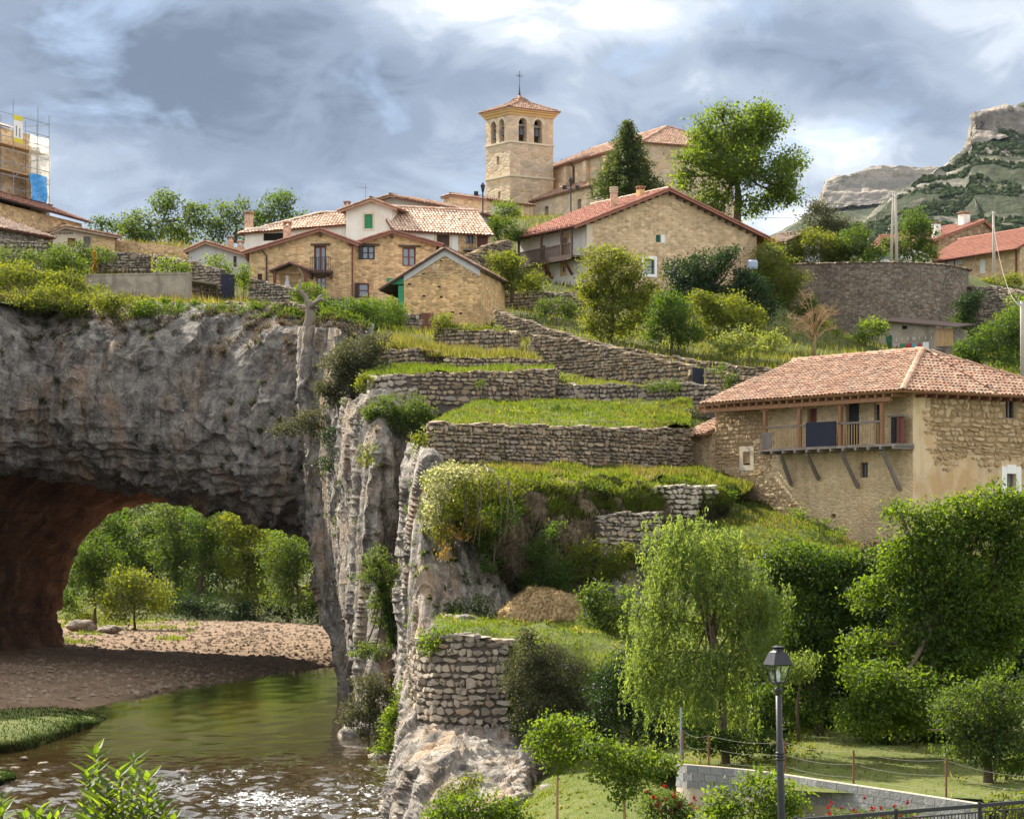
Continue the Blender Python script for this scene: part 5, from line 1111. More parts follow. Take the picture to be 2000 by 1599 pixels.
b = Bld('shuttered_house', 'honey stone gabled house with dark shuttered windows behind the barn', 'house', (691, 186.5), (852, 187.5), 26.0, 9.0)
o1 = b.op(707, 732, 480, 507); o2 = b.op(786, 812, 483, 520); o3 = b.op(700, 721, 553, 581)
hL, hR, rs, rh, top = house_front(b, (691, 477), (852, 478), (765, 453), [o1, o2, o3], MAS_A, o=.4, of=.45)
b.window('front', o1, BLACK, 2, 2, .05, .10); b.window('front', o2, WOOD_R, 2, 2, .16, .09); b.window('front', o3, WOOD_R, 1, 2, .08, .10)
for o in (o1, o2): b.slab('lintel', 'front', o[0] - .28, o[1] + .36, o[3] + .005, o[3] + .15, -.1, .12, WOOD_D)
for o, m_ in ((o1, BLACK), (o3, BLACK)): b.slab('shutter', 'front', o[0] - .26, o[0] - .01, o[2], o[3], -.02, .08, m_)
x, z = b.fac(765, 458); b.slab('purlin_end', 'front', x - .1, x + .1, z - .28, z - .06, 0, .3, WOOD_D)

b = Bld('barn', 'windowless ochre stone barn with green side door and cement verge', 'barn', (789, 178), (938, 177), 22.5, 9.0)
hR = b.fac(938, 527)[1]; rs, rh = b.fac(869, 487); hL = b.fac(789, 538)[1]; L = b.L
top = lambda x: hL + (rh - hL) * x / rs if x < rs else rh + (hR - rh) * (x - rs) / (L - rs)
b.wall('front', top, (), MAS_B, brk=[rs]); lo = b.op(776, 787, 545, 612, False, 'left'); b.wall('left', hL, [(.9, 2.0, 1.9, 4.2, False)], MAS_B); b.wall('right', hR, (), MAS_B); b.wall('back', top, (), MAS_B, brk=[rs])
b.door('left', (.9, 2.0, 1.9, 4.2, False), GREEN, .05); b.slab('door_canopy', 'left', .5, 2.3, 4.25, 4.55, -.02, .35, GREEN)
b.slab('door_leaf', 'left', b.D - .35, b.D - .02, 1.0, 4.2, .02, .42, GREEN); b.slab('canopy_beam', 'left', b.D - .5, b.D - .02, 4.3, 4.75, -.3, 1.25, GREEN)
sl = (rh - hL) / rs; o = 1.75
polys = [[(-o, b.D + .2, hL - sl * o), (-o, -.3, hL - sl * o), (rs, -.3, rh), (rs, b.D + .2, rh)], [(L + .3, -.3, hR - .1), (L + .3, b.D + .2, hR - .1), (rs, b.D + .2, rh), (rs, -.3, rh)]]
b.roof([[(x, y, z + .08) for x, y, z in p] for p in polys], TILE_OLD, .25, .36, WOOD_D, ridges=[((rs, -.3, rh + .12), (rs, b.D, rh + .12))])
m = MB()
for p, q in (((0, hL), (rs, rh)), ((L, hR), (rs, rh))):
    a, c = Vector((p[0], -.03, p[1] - .02)), Vector((q[0], -.03, q[1] - .02)); dn = Vector((0, 0, -.42)); f = Vector((0, -.05, 0)); m.add([a, c, c + dn, a + dn, a + f, c + f, c + dn + f, a + dn + f], [(4, 5, 6, 7), (3, 2, 6, 7), (0, 1, 5, 4)])
m.build('cement_band', PL_GREY, b.o)
R = random.Random(3)
for i in range(9):
    px, py = ((800, 555), (828, 535), (862, 510), (885, 512), (828, 578), (862, 580), (884, 610), (900, 612), (858, 560))[i]; s_, h_ = b.fac(px, py); b.slab('putlog_shade_plate', 'front', s_ - .1, s_ + .1, h_ - .06, h_ + .06, -.01, .012, SHADOW_IN)  # dark plates on the wall face, hole shade put into their colour
recs = rubble_recs(.3, L - .1, lambda s: b.fac(840, 545)[1], lambda s: top(s) - .5, lambda s, z: (b.P('front', s, z), Vector((1, 0, 0)), Vector((0, -1, 0))), .19, 1.7, .05, .1, lambda s, z: z > b.fac(840, 552)[1] + .5 * math.sin(s * 2.2) or s > L - 1.3, R); place_stones(b.o, recs, STONEO, 120)

# white houses on the ridge
b = Bld('white_gable_house', 'tall white plastered gable with closed green shutter', 'house', (676, 202), (766, 201), 29.0, 6.5)
o1 = b.op(711.5, 728, 418.5, 446.5)
hL, hR, rs, rh, top = house_front(b, (676, 410), (766, 405), (728, 391), [o1], PL_WHITE, TILE_OLD, o=.55, of=.5)
b.door('front', o1, GREEN, .08, 3, 'shutter'); surround(b, 'front', o1, .15, PL_CREAM)
m = MB(); x, z = b.fac(714, 392, 'front', -3); m.tube([(x, 3, z - .5), (x, 3, z + 1.35)], .025, 5); m.tube([(x - .75, 3, z + 1.05), (x + .1, 3, z + 1.05)], .02, 4)
for i in range(7): m.tube([(x - .72 + i * .12, 2.8, z + 1.05), (x - .72 + i * .12, 3.2, z + 1.05)], .012, 4)
m.build('aerial', STEEL, b.o)
b = Bld('white_wing_house', 'white house wing under a long pale tile roof', 'house', (767, 200), (958, 203), 29.0, 6.0)
o1 = b.op(853, 878, 458, 482); o2 = b.op(911, 925, 454, 476); o3 = b.op(932, 953, 455, 484); hF = b.fac(860, 450)[1]; rh = b.fac(860, 411, 'front', -3.3)[1]; sx = b.fac(895, 465)[0]
b.wall('front', hF, [o1], PL_WHITE, s1=sx); b.wall('front', hF, [o2, o3], MAS_A, s0=sx + .002, k=.02); b.wall('left', hF, (), PL_WHITE); b.wall('right', hF, (), MAS_A); b.wall('back', hF, (), PL_WHITE)
b.door('front', o1, WOOD_D, .1, 5, 'shutter'); surround(b, 'front', o1, .22, PL_CREAM); b.window('front', o2, BLACK, 2, 2); b.door('front', o3, WOOD_R, .1, 4)
b.front_eave(hF, hF, 3.3, rh, TILE_PALE, .5, .15, pitch=.27, expo=.4, rad=.12)
bal = b.slab('balcony', 'front', o2[0] - .3, o3[1] + .2, o2[2] - .6, o2[2] - .48, 0, .7, WOOD_G); b.slab('handrail', 'front', o2[0] - .3, o3[0] + .2, o2[2] + .32, o2[2] + .37, .64, .69, IRON, bal)
for i in range(14): x = o2[0] - .25 + i * .13; b.slab('baluster', 'front', x - .012, x + .012, o2[2] - .48, o2[2] + .32, .65, .675, IRON, bal)
b = Bld('hip_roof_house', 'cream house with hipped tile roof and three chimneys', 'house', (478, 205), (694, 203), 29.0, 4.6)
hF = b.fac(600, 441)[1]; rh = b.fac(640, 416, 'front', -2.2)[1]; ow = b.op(514, 558, 455, 470); b.wall('front', hF, [ow], PL_WHITE); b.shell(hF, PL_WHITE, ('left', 'right', 'back')); b.dark('front', ow, .2); L, D = b.L, b.D; e = .4; hl = b.fac(480, 457)[1]
c = [(-e, -e, hl), (L + .3, -e, hF), (L + .3, D + e, hF), (-e, D + e, hl)]; r0, r1 = (L * .62, 2.2, rh), (L * .80, 2.2, rh)
b.roof([[c[0], c[1], r1, r0], [c[1], c[2], r1], [c[2], c[3], r0, r1], [c[3], c[0], r0]], TILE_PALE, .27, .4, WOOD_R, rad=.12, ridges=[(r0, r1), (r0, c[0]), (r1, c[1])])
for px, py0, py1, w in ((486, 455, 420, .55), (678, 437, 400, .42)):
    x, z = b.fac(px, py0, 'front', -1.0); _, z1 = b.fac(px, py1, 'front', -1.0); b.chimney(x, 1.0, z - .4, z1, w, CHIM)
b = Bld('ridge_house', 'low house with broad tile roof beside the church tower', 'house', (742, 228), (936, 224), 32.0, 8.0)
hF = b.fac(850, 410)[1]; hl = b.fac(745, 392)[1]; hr_ = b.fac(936, 417)[1]; o1 = b.op(770, 784, 408, 418); topf = lambda x: b.fac(742 + 26 * 0, 400)[1]
L, D = b.L, b.D; rs, rh = b.fac(770, 384); top = lambda x: hl + (rh - hl) * x / rs if x < rs else rh + (hr_ - rh) * (x - rs) / (L - rs)
b.wall('front', top, [o1], PL_GREY, brk=[rs]); b.wall('left', hl, (), PL_GREY); b.wall('right', hr_, (), PL_GREY); b.wall('back', top, (), PL_GREY, brk=[rs]); b.door('front', o1, WOOD_R, .1, 2, 'shutter'); b.gable(hl, hr_, rs, rh, TILE_OLD, .5, .8, .3, pitch=.27)
# its pale roof slope facing the viewer
b.roof([[(rs + .4, -.9, top(rs + .4) - .1), (L + .5, -.9, hr_ - .15), (L - .6, 3.5, hr_ + .55), (rs + .4, 3.5, rh + .3)]], TILE_PALE, .27, .4, WOOD_R, name='front_roof', rad=.12)
b = Bld('retaining_house', 'plain beige walled block left of the church tower', 'house', (866, 236), (950, 232), 34.0, 6.0)
rs, rh = b.fac(882, 381); hl = b.fac(866, 386)[1]; hr_ = b.fac(950, 390)[1]; top = lambda x: hl + (rh - hl) * x / rs if x < rs else rh + (hr_ - rh) * (x - rs) / (b.L - rs)
b.wall('front', top, (), MAS_C, brk=[rs]); b.wall('left', hl, (), MAS_C); b.wall('right', hr_, (), MAS_C); b.gable(hl, hr_, rs, rh, TILE_OLD, .2, .15, .2)

b = Bld('grey_gable_house', 'low grey plastered gable house with orange tile roof', 'house', (368, 192), (478, 192), 26.5, 6.0)
o1 = b.op(456, 462, 500, 522)
house_front(b, (368, 489), (478, 497), (402, 474), [o1], PL_GREY, TILE_OLD, o=.3, of=.4); b.door('front', o1, WOOD_D, .1, 2)
x, z = b.fac(450, 478, 'front', -2); b.chimney(x, 2, z - .6, z + .35, .45, CHIM); x, z = b.fac(470, 480, 'front', -2); b.chimney(x, 2, z - .6, z + .1, .45, CHIM)
b = Bld('inn', 'small pale inn gable with dark roof edge and painted name', 'house', (104, 197), (224, 199), 27.5, 6.0)
rs, rh = b.fac(123, 444); hL = b.fac(104, 452)[1]; hR = b.fac(224, 462)[1]; o1 = b.op(132, 147, 465, 482); o2 = b.op(163, 177, 462, 484)
hL, hR, rs, rh, top = house_front(b, (104, 452), (224, 463), (123, 444), [o1, o2], PL_CREAM, TILE_OLD, o=.4, of=.5); b.door('front', o1, WOOD_R, .1, 3); b.door('front', o2, WOOD_G, .1, 3)
m = MB(); sx = b.fac(150, 470)[0]; b.wall('front', lambda x: b.fac(180, 464)[1], (), MAS_A, s0=b.fac(178, 470)[0], k=.04, name='stone_facing'); 
def text(parent, body, mtx, size, mat, name='lettering'):
    cu = bpy.data.curves.new(name, 'FONT'); cu.body = body; cu.size = size; cu.extrude = .012; cu.align_x = 'CENTER'; cu.align_y = 'CENTER'; cu.materials.append(mat)
    t = bpy.data.objects.new(name, cu); COL.objects.link(t); me = bpy.data.meshes.new_from_object(t.evaluated_get(bpy.context.evaluated_depsgraph_get())); bpy.data.objects.remove(t)
    o = link(name, me, parent); o.matrix_local = mtx; return o
x, z = b.fac(129, 456); text(b.o, 'EL MOLINO', Matrix.Translation((x, -.03, z)) @ Matrix.Rotation(math.radians(4), 4, 'Y').inverted() @ Matrix.Rotation(math.radians(90), 4, 'X'), .21, INK)
b = Bld('long_stone_house', 'long stone house with dark sloping tile eave at the left edge', 'house', (-60, 188), (160, 205), 27.0, 4.5)
hA = b.fac(10, 399)[1]; hB = b.fac(160, 425)[1]; L = b.L; top = lambda x: hA + (hB - hA) * x / L + .1
b.wall('front', lambda x: min(hA, hB), (), MAS_A); b.wall('right', min(hA, hB), (), MAS_A); b.wall('left', min(hA, hB), (), MAS_A)
hE = b.fac(100, 411, 'front', .6)[1]; b.roof([[(-.5, -.6, hE), (L + .5, -.6, hE - .15), (L - .4, 2.4, hE + 1.05), (-.5, 2.4, hE + 1.2)], [(L + .5, 4.9, hE), (-.5, 4.9, hE), (-.5, 2.4, hE + 1.2), (L - .4, 2.4, hE + 1.05)]], TILE_DARK, .26, .36, WOOD_D)
b = Bld('roadside_house', 'low stone house with mottled pink tile roof at left edge', 'house', (-80, 181), (90, 188), 26.0, 5.0)
hF = b.fac(60, 458)[1]; L = b.L; b.wall('front', hF + .3, (), MAS_G); b.wall('right', hF + .3, (), MAS_G); rh = b.fac(0, 418, 'front', -3.2)[1]
b.roof([[(-.5, -.5, hF + .25), (L + .5, -.5, hF - .1), (L - 2.6, 3.2, rh - .1), (-.5, 3.2, rh)], [(L + .5, -.5, hF - .1), (L + .5, 6, hF - .1), (L - 2.6, 3.2, rh - .1)], [(L + .5, 6, hF), (-.5, 6, hF), (-.5, 3.2, rh), (L - 2.6, 3.2, rh - .1)]], TILE_PALE, .27, .38, WOOD_R, rad=.12, ridges=[((-.5, 3.2, rh), (L - 2.6, 3.2, rh - .1))])
# scaffolded block
b = Bld('scaffolded_house', 'tall beige stone block wrapped in scaffold at left edge', 'house', (-110, 194), (61, 205), 28.0, 5.5)
h = b.fac(40, 258)[1]; b.shell(h, MAS_C); m = MB(); s_, h_ = b.fac(4, 325 - 60); 
b.roof([[(-1, -.3, h + .1), (b.fac(14, 262)[0], -.3, h + .1), (b.fac(-30, 240)[0], 3, h + 1.4), (-1, 3, h + 1.4)]], TILE_RED, .3, .4, WOOD_R)
sc = thing('scaffold', 'steel scaffold with cream netting and yellow white banner', 'scaffold', mtx=b.M); ks = 1.3
x26 = b.fac(26, 300, 'front', ks)[0]; x74 = b.fac(74, 300, 'front', ks)[0]; x96 = b.fac(96, 300, 'front', ks)[0]; xl = b.fac(-40, 300, 'front', ks)[0]; ztop = b.fac(26, 222, 'front', ks)[1]
for x, pt in ((xl, 200), (x26, 195), (x74, 208), (x96, 220)):
    z1 = b.fac(26 if x == x26 else 74, pt, 'front', ks)[1]; m = MB(); m.tube([(x, -ks, -1), (x, -ks, z1)], .035, 6); m.build('standard', STEEL, sc)
    m = MB(); m.tube([(x, -.15, -1), (x, -.15, ztop)], .035, 6); m.build('standard', STEEL, sc)
zs = [ztop - .1, ztop - 1.1] + [ztop - 1.9 - 1.0 * i for i in range(8)]
for i, z in enumerate(zs):
    m = MB(); m.tube([(xl - 3, -ks, z), (x96, -ks, z)], .03, 5); m.build('ledger', STEEL, sc)
    m = MB(); m.tube([(x96, -ks, z), (x96, 1.5, z)], .03, 5); m.build('transom', STEEL, sc)
for z in (b.fac(60, 292, 'front', ks)[1], b.fac(60, 342, 'front', ks)[1]): m = MB(); m.bx(xl - 3, x96, -ks + .1, -.2, z - .06, z + .03); m.build('platform', WOOD_P, sc)
m = MB(); m.tube([(x26, -ks, ztop - 5), (x74, -ks, ztop - 3)], .025, 5); m.build('brace', STEEL, sc)
z0 = b.fac(80, 255, 'front', ks)[1]
nm = MB(); zz = [-1, 2, 4, 6, ztop - 1.2]
for i in range(12):
    for j in range(8):
        xa, xb = x74 - 1.3 + (x96 - x74 + 1.3) * i / 12, x74 - 1.3 + (x96 - x74 + 1.3) * (i + 1) / 12; za, zb_ = -1 + (ztop - .3) * j / 8, -1 + (ztop - .3) * (j + 1) / 8; f = lambda x, z: (x, -ks - .05 + .10 * math.sin(x * 3 + z), z)
        nm.quad(f(xa, za), f(xb, za), f(xb, zb_), f(xa, zb_))
for i in range(6):
    ya, yb = -ks + 2.8 * i / 6, -ks + 2.8 * (i + 1) / 6; nm.quad((x96 + .05, ya, -1), (x96 + .05, yb, -1), (x96 + .05, yb, ztop - 1.3), (x96 + .05, ya, ztop - 1.3))
nm.quad((xl, -ks - .05, z0 - .4), (x74 - 1.3, -ks - .05, z0 - .4), (x74 - 1.3, -ks - .05, ztop - 1.2), (xl, -ks - .05, ztop - .9)); nm.build('netting', NETTING, sc)
bo = b.op(60, 94, 342, 398, False, 'front', ks + .15); m = MB(); f = lambda i, j: (bo[0] + (bo[1] - bo[0] - .35 * (1 - j / 5)) * i / 5, -ks - .15 - .12 * math.sin(i * 1.3 + j), bo[2] + (bo[3] - bo[2]) * j / 5)
for i in range(5):
    for j in range(5): m.quad(f(i, j), f(i + 1, j), f(i + 1, j + 1), f(i, j + 1))
m.build('blue_tarpaulin', BLUEP, sc)
bo = b.op(28, 46, 226, 279, False, 'front', ks + .2); kk = ks + .12; bn = b.slab('banner', 'front', bo[0], bo[1], bo[2], bo[3], kk, kk + .02, WHITEP, sc)
hb = bo[3] - bo[2]; b.slab('banner_band', 'front', bo[0], bo[1], bo[3] - hb * .18, bo[3], kk + .021, kk + .028, YELLOW, bn); b.slab('banner_band', 'front', bo[0], bo[1], bo[2], bo[2] + hb * .17, kk + .021, kk + .028, YELLOW, bn)
for x, t0, t1 in ((.30, .24, .62), (.66, .22, .56)):
    for i in range(6): y0 = bo[2] + hb * (t0 + (t1 - t0) * i / 6); b.slab('banner_print', 'front', bo[0] + (bo[1] - bo[0]) * (x - .055), bo[0] + (bo[1] - bo[0]) * (x + .055), y0, y0 + hb * (t1 - t0) / 6 * .78, kk + .021, kk + .026, INK, bn)
# garden wall of pale stone
b = Bld('pale_stone_wall', 'long pale stone garden wall with tiled corner', 'wall', (218, 201), (365, 198), 27.0, .5)
h0 = b.fac(235, 466)[1]; h1 = b.fac(365, 484)[1]; t = lambda x: h0 + (h1 - h0) * x / b.L; b.wall('front', t, (), MAS_A); m = MB(); m.quad((0, 0, h0), (b.L, 0, h1), (b.L, .5, h1), (0, .5, h0)); m.build('coping', DRESS, b.o)
b = Bld('concrete_wall', 'stained old concrete retaining wall above the arch', 'wall', (166, 176), (370, 175), 23.5, .6)
h = b.fac(260, 537)[1]; b.shell(h, PL_CONC); m = MB(); m.bx(0, b.L, -.04, .64, h, h + .10); m.build('coping', PL_CONC, b.o)

# ================================================================== right hand houses, shed, round wall
b = Bld('red_roof_house', 'pale stone house with long red tile roof on the right edge', 'house', (1815, 268), (1992, 255), 32.0, 9.0)
hF = b.fac(1900, 495)[1]; rh = b.fac(1900, 466, 'front', -4.2)[1]; o1 = b.op(1912, 1924, 506, 534); o2 = b.op(1830, 1880, 508, 522); b.wall('front', hF, [o1, o2], MAS_C); b.shell(hF, MAS_C, ('left', 'right', 'back')); b.window('front', o1, WHITEP, 1, 1, .12, .05, WHITEP); b.window('front', o2, WOOD_R, 3, 1, .1, .1, WHITEP)
b.slab('fascia', 'front', 0, b.fac(1889, 500)[0], o2[3], hF, .02, .1, WOOD_R)
b.front_eave(hF, hF, 4.2, rh, TILE_RED, .8, .5, pitch=.32, expo=.42, rad=.13)
m = MB(); x = b.fac(1986, 520)[0]; m.tube([(x, -.1, hF), (x, -.1, 0)], .1, 6); m.build('downpipe', WOOD_R, b.o)
b = Bld('brown_gable_house', 'brown stone gable with two white chimneys behind the red roof', 'house', (1833, 282), (1950, 286), 34.0, 9.0)
house_front(b, (1845, 466), (1952, 462), (1919, 432), [], MAS_K, TILE_RED, o=1.0, of=.4)
x, z = b.fac(1883, 435, 'front', -2.5); b.chimney(x, 2.5, z - 1.5, z + .9, .95, PL_WHITE); x, z = b.fac(1828, 440, 'front', -1); b.chimney(x, 1, z - 2.5, z + .1, .75, PL_WHITE)
b = Bld('hidden_roof_house', 'white walled house with red roof behind utility poles', 'house', (1700, 262), (1775, 260), 31.0, 7.0)
hF = b.fac(1730, 487)[1]; rh = b.fac(1740, 462, 'front', -3.5)[1]; o1 = b.op(1717, 1738, 492, 508); b.wall('front', hF, [o1], PL_WHITE); b.shell(hF, PL_WHITE, ('left', 'right', 'back')); b.window('front', o1, WHITEP, 2, 1); b.front_eave(hF, hF, 3.5, rh, TILE_RED, .6, .4, pitch=.32, expo=.42, rad=.13)
b = Bld('low_white_house', 'scrap of white house with tile roof right of the big gable', 'house', (1490, 240), (1535, 238), 33.0, 5.0)
hF = b.fac(1510, 474)[1]; rh = b.fac(1510, 461, 'front', -2.5)[1]; b.shell(hF, PL_WHITE); b.front_eave(hF, hF, 2.5, rh, TILE_PALE, .4, .3)
b = Bld('garden_shed', 'patched plaster shed with slanting dark roof and white painted letters', 'shed', (1692, 207), (1862, 203), 23.5, 3.0)
hl = b.fac(1735, 628)[1]; hr_ = b.fac(1862, 640)[1]; sB = b.fac(1828, 660)[0]; L = b.L; tp = lambda x: hl + (hr_ - hl) * max(0, (x - b.fac(1735, 640)[0]) / (L - b.fac(1735, 640)[0])); o1 = b.op(1761, 1772, 636, 643)
b.wall('front', tp, [o1], PL_CONC, brk=[b.fac(1735, 640)[0]], s1=sB); b.dark('front', o1); b.wall('right', hr_, (), MAS_G); b.wall('left', hl, (), PL_CONC)
n = 8
for i in range(n): x = sB + (L - sB) * i / n; b.slab('board', 'front', x + .01, x + (L - sB) / n - .01, b.fac(1845, 676)[1], hr_ - .05, -.05, .0 + .02 * (i % 2), WOOD_P)
b.wall('front', b.fac(1845, 676)[1], (), MAS_G, s0=sB, name='plinth', k=.05)
m = MB(); p = [(b.fac(1722, 640)[0], -.5, hl + .12), (L + .5, -.5, hr_ + .05), (L + .5, 3.2, hr_ + .5), (b.fac(1722, 640)[0], 3.2, hl + .6)]; lo_ = [(x, y, z - .09) for x, y, z in p]; m.poly(p); m.poly(lo_[::-1])
for i in range(4): m.quad(p[i], lo_[i], lo_[(i + 1) % 4], p[(i + 1) % 4])
m.build('roof', WOOD_D, b.o); b.slab('door', 'front', b.fac(1731, 670)[0], b.fac(1742, 670)[0], b.fac(1735, 690)[1] - .3, b.fac(1735, 655)[1], .0, .06, GREEN_D)
for i, ch in enumerate('J15N111'):
    x, z = b.fac(1751 + i * 11.4, 663 - i * .6); text(b.o, ch, Matrix.Translation((x, -.03, z)) @ Matrix.Rotation(math.radians(90), 4, 'X'), .34, WHITEP)
for px0, px1, mt in ((1745, 1757, PINK), (1758, 1768, GREEN), (1769, 1781, REDP), (1782, 1791, TEAL), (1793, 1800, REDP)):
    o = b.op(px0, px1, 671, 678, False); b.slab('painted_panel', 'front', o[0], o[1], o[2] - .1, o[3], .01, .03, mt)
o = b.op(1803, 1815, 668, 683); b.slab('white_board', 'front', o[0], o[1], o[2], o[3], .05, .09, WHITEP)

rp = [(1540, 518, 710, 224), (1590, 516, 712, 222), (1650, 515, 712, 220.4), (1720, 514, 712, 219.6), (1790, 515, 712, 219.8), (1845, 519, 712, 221), (1884, 526, 712, 223), (1892, 530, 705, 232)]
root = thing('round_wall', 'high curved brown dry stone retaining wall behind the shed', 'stone wall', W(1720, 660, 218)); base = Vector(root.location)
Pn = crm(np.array([tuple(W(p, t, d)) for p, t, bt, d in rp]), 90, 0); Pb = crm(np.array([tuple(W(p, bt, d)) for p, t, bt, d in rp]), 90, 0)
rows = [Pb * (1 - k) + Pn * k for k in np.linspace(0, 1, 30)] ; V = np.array(rows); V[..., :2] = Pn[None, :, :2]; V = V + gnormal(V) * (0.10 * fbm(V * 0.9, 3))[..., None]
inn = V[-1].copy(); inn[:, 1] += 1.2; V = np.concatenate([V, inn[None]]); o = link('wall_face', mesh_np('wall_face', (V - np.array(base)).reshape(-1, 3), grid_quads(*V.shape[:2]), None, MAS_R), root)
recs = []
for i in range(0, 88):
    p = Vector(V[-2, i]) - base; a = (Vector(V[-2, i + 1]) - Vector(V[-2, i])); w = a.length; a.z = 0; a.normalize(); recs.append((p + Vector((0, .2, .08)), a, Vector((a.y, -a.x, 0)), w * random.uniform(.9, 1.3), random.uniform(.07, .20), .6, random.uniform(-.1, .1)))
place_stones(root, recs, STONE, 300, 'coping_stone')
# ================================================================== stone walls, poles, lamps, fences
STONEP = stone_mat('pale_stone', [(0.42, 0.36, 0.28), (0.52, 0.46, 0.36), (0.47, 0.40, 0.31), (0.58, 0.51, 0.41)], 5.0)
rubble_wall('terrace_wall', 'long dry stone wall of the lower terrace left of the farmhouse', [(846, 826, 880, 117), (836, 831, 893, 111), (852, 828, 896, 110.4), (1000, 832, 906, 113.6), (1200, 837, 914, 117.5), (1352, 840, 925, 122.5)], .175)
rubble_wall('terrace_wall', 'mossy dry stone wall with grass on top, in the middle of the terraces', [(808, 733, 792, 139), (880, 728, 790, 139), (1000, 727, 786, 140), (1082, 722, 780, 141.5), (1090, 728, 784, 147)], .20, ind=220)
rubble_wall('terrace_wall', 'short pale masonry wall end above the rock pillar', [(716, 736, 790, 146), (722, 738, 792, 141), (806, 733, 790, 139)], .24, STONEP, 120, asp=2.4)
W3 = [(1036, 657, 718, 158), (1120, 664, 730, 155.5), (1200, 683, 744, 153), (1300, 706, 758, 150), (1350, 717, 764, 148.3)]
rubble_wall('terrace_wall', 'tall sloping dry stone wall left of the dark wall door', W3, .20)
rubble_wall('terrace_wall', 'dry stone wall right of the dark wall door, running behind the farmhouse roof', [(1377, 722, 767, 147.6), (1450, 736, 778, 146), (1530, 746, 790, 144)], .20, ind=120)
rubble_wall('hill_wall', 'long sloping stone wall descending from the barn above the terraces', [(965, 608, 690, 172), (1010, 622, 692, 170), (1060, 640, 695, 168), (1150, 668, 702, 165), (1300, 696, 722, 162), (1420, 713, 735, 160), (1545, 727, 750, 158)], .19, ind=200)
rubble_wall('terrace_wall', 'small stone terrace wall under dry grass', [(742, 686, 720, 152), (800, 683, 722, 149.5), (868, 688, 722, 149)], .19, ind=80)
rubble_wall('terrace_wall', 'low stone edging of the narrow upper terrace', [(870, 702, 726, 147), (960, 699, 726, 147), (1060, 703, 724, 147)], .18, ind=80)
rubble_wall('terrace_wall', 'ivy topped stone wall below the barn', [(848, 642, 696, 160), (900, 646, 698, 159), (1008, 650, 700, 158), (1014, 652, 700, 163)], .19, ind=120)
rubble_wall('terrace_wall', 'low overgrown stone wall between the two grassy terraces', [(1078, 752, 800, 142.9), (1150, 753, 800, 141.4), (1250, 753, 796, 140.4), (1340, 747, 796, 139.2), (1400, 760, 800, 138)], .18, STONEG, 90)
rubble_wall('stone_bastion', 'tall rounded stone bastion on the river rock', [(800, 1264, 1400, 94), (805, 1258, 1425, 89), (818, 1250, 1430, 86.4), (850, 1246, 1432, 85.2), (920, 1244, 1432, 84.7), (985, 1250, 1430, 85), (1020, 1262, 1425, 87.5)], .215, STONEG, 300, 1.0, 1.5)
rubble_wall('bank_wall', 'collapsed pale stone wall under the grassy bank', [(1278, 955, 1012, 109.9), (1340, 950, 1008, 110.3), (1398, 952, 998, 111.6)], .19, STONEP, 110)
rubble_wall('bank_wall', 'tumbled stone wall piece low in the bank', [(1172, 1014, 1060, 106.4), (1230, 1004, 1064, 107.1), (1292, 1002, 1052, 108.2)], .19, STONEG, 90)
rubble_wall('cliff_wall', 'thin stone parapet along the top of the rock arch', [(368, 598, 648, 168), (450, 592, 648, 165.5), (540, 592, 652, 162.5), (614, 601, 660, 160)], .20, STONE, 0)
rubble_wall('yard_wall', 'grey garden wall before the inn', [(165, 488, 535, 187), (290, 499, 538, 186)], .2, STONEG, 0)
rubble_wall('yard_wall', 'mossy yard wall under the pink tiled roof', [(-20, 470, 520, 180), (96, 474, 522, 180)], .2, STONEG, 0)
rubble_wall('yard_wall', 'tumbled rubble wall before the balcony house', [(486, 546, 600, 177.5), (540, 556, 600, 177), (612, 578, 602, 176), (700, 590, 606, 176)], .2, STONEG, 0)
rubble_wall('yard_wall', 'low wall between lean-to and grey house', [(300, 500, 545, 186), (372, 512, 590, 180), (432, 528, 592, 179)], .2, STONEG, 0)
rubble_wall('yard_wall', 'grey stone wall under the white house balcony side', [(966, 556, 640, 190), (1040, 570, 640, 188), (1138, 575, 630, 186)], .2, STONEG, 0)
rubble_wall('yard_wall', 'rubble wall behind the barn rising to the gabled house', [(905, 505, 560, 196), (960, 478, 560, 200), (1000, 470, 560, 203)], .2, STONE, 0)
rubble_wall('yard_wall', 'dark stone wall at right edge below the pole', [(1880, 560, 660, 226), (1950, 562, 665, 222), (2030, 576, 670, 216)], .2, STONEG, 0)
rubble_wall('yard_wall', 'shaded garden wall beside the red gate', [(690, 624, 672, 171), (760, 620, 672, 171), (822, 614, 672, 171)], .2, STONEG, 0)

def panel(name, label, cat, px0, px1, py0, py1, d, mat, th=.08, n=3, planks=True):
    a, c = W(px0, py1, d), W(px1, py0, d); root = thing(name, label, cat, ((a.x + c.x) / 2, d, a.z)); w, h = c.x - a.x, c.z - a.z
    m = MB(); m.bx(-w / 2, w / 2, 0, th, 0, h); m.build('frame', mat, root)
    for i in range(n): m = MB(); x = -w / 2 + w * i / n; m.bx(x + .02, x + w / n - .02, -.03, .0 - .004, .03, h - .03); m.build('plank', mat, root)
    return root
panel('wall_door', 'dark wooden door in the sloping terrace wall', 'door', 1352.5, 1375, 719, 766, 148, NAVY)
panel('garden_gate', 'rusty red sheet gate below the barn', 'gate', 823, 847, 611, 668, 171, RUST, n=2)
panel('yard_gate', 'dark blue sheet gate left of the balcony house', 'gate', 432, 458, 536, 592, 179, NAVY, n=2)
a = W(376, 545, 178); root = thing('lean_to', 'low lean-to with sagging dark roof beside blue gate', 'shed', W(400, 588, 178)); m = MB(); c = W(400, 588, 178)
p = [W(372, 545, 177), W(424, 553, 176), W(432, 572, 181), W(376, 556, 182)]; p = [q - c for q in p]; m.poly(p); m.poly([q - Vector((0, 0, .12)) for q in p[::-1]])
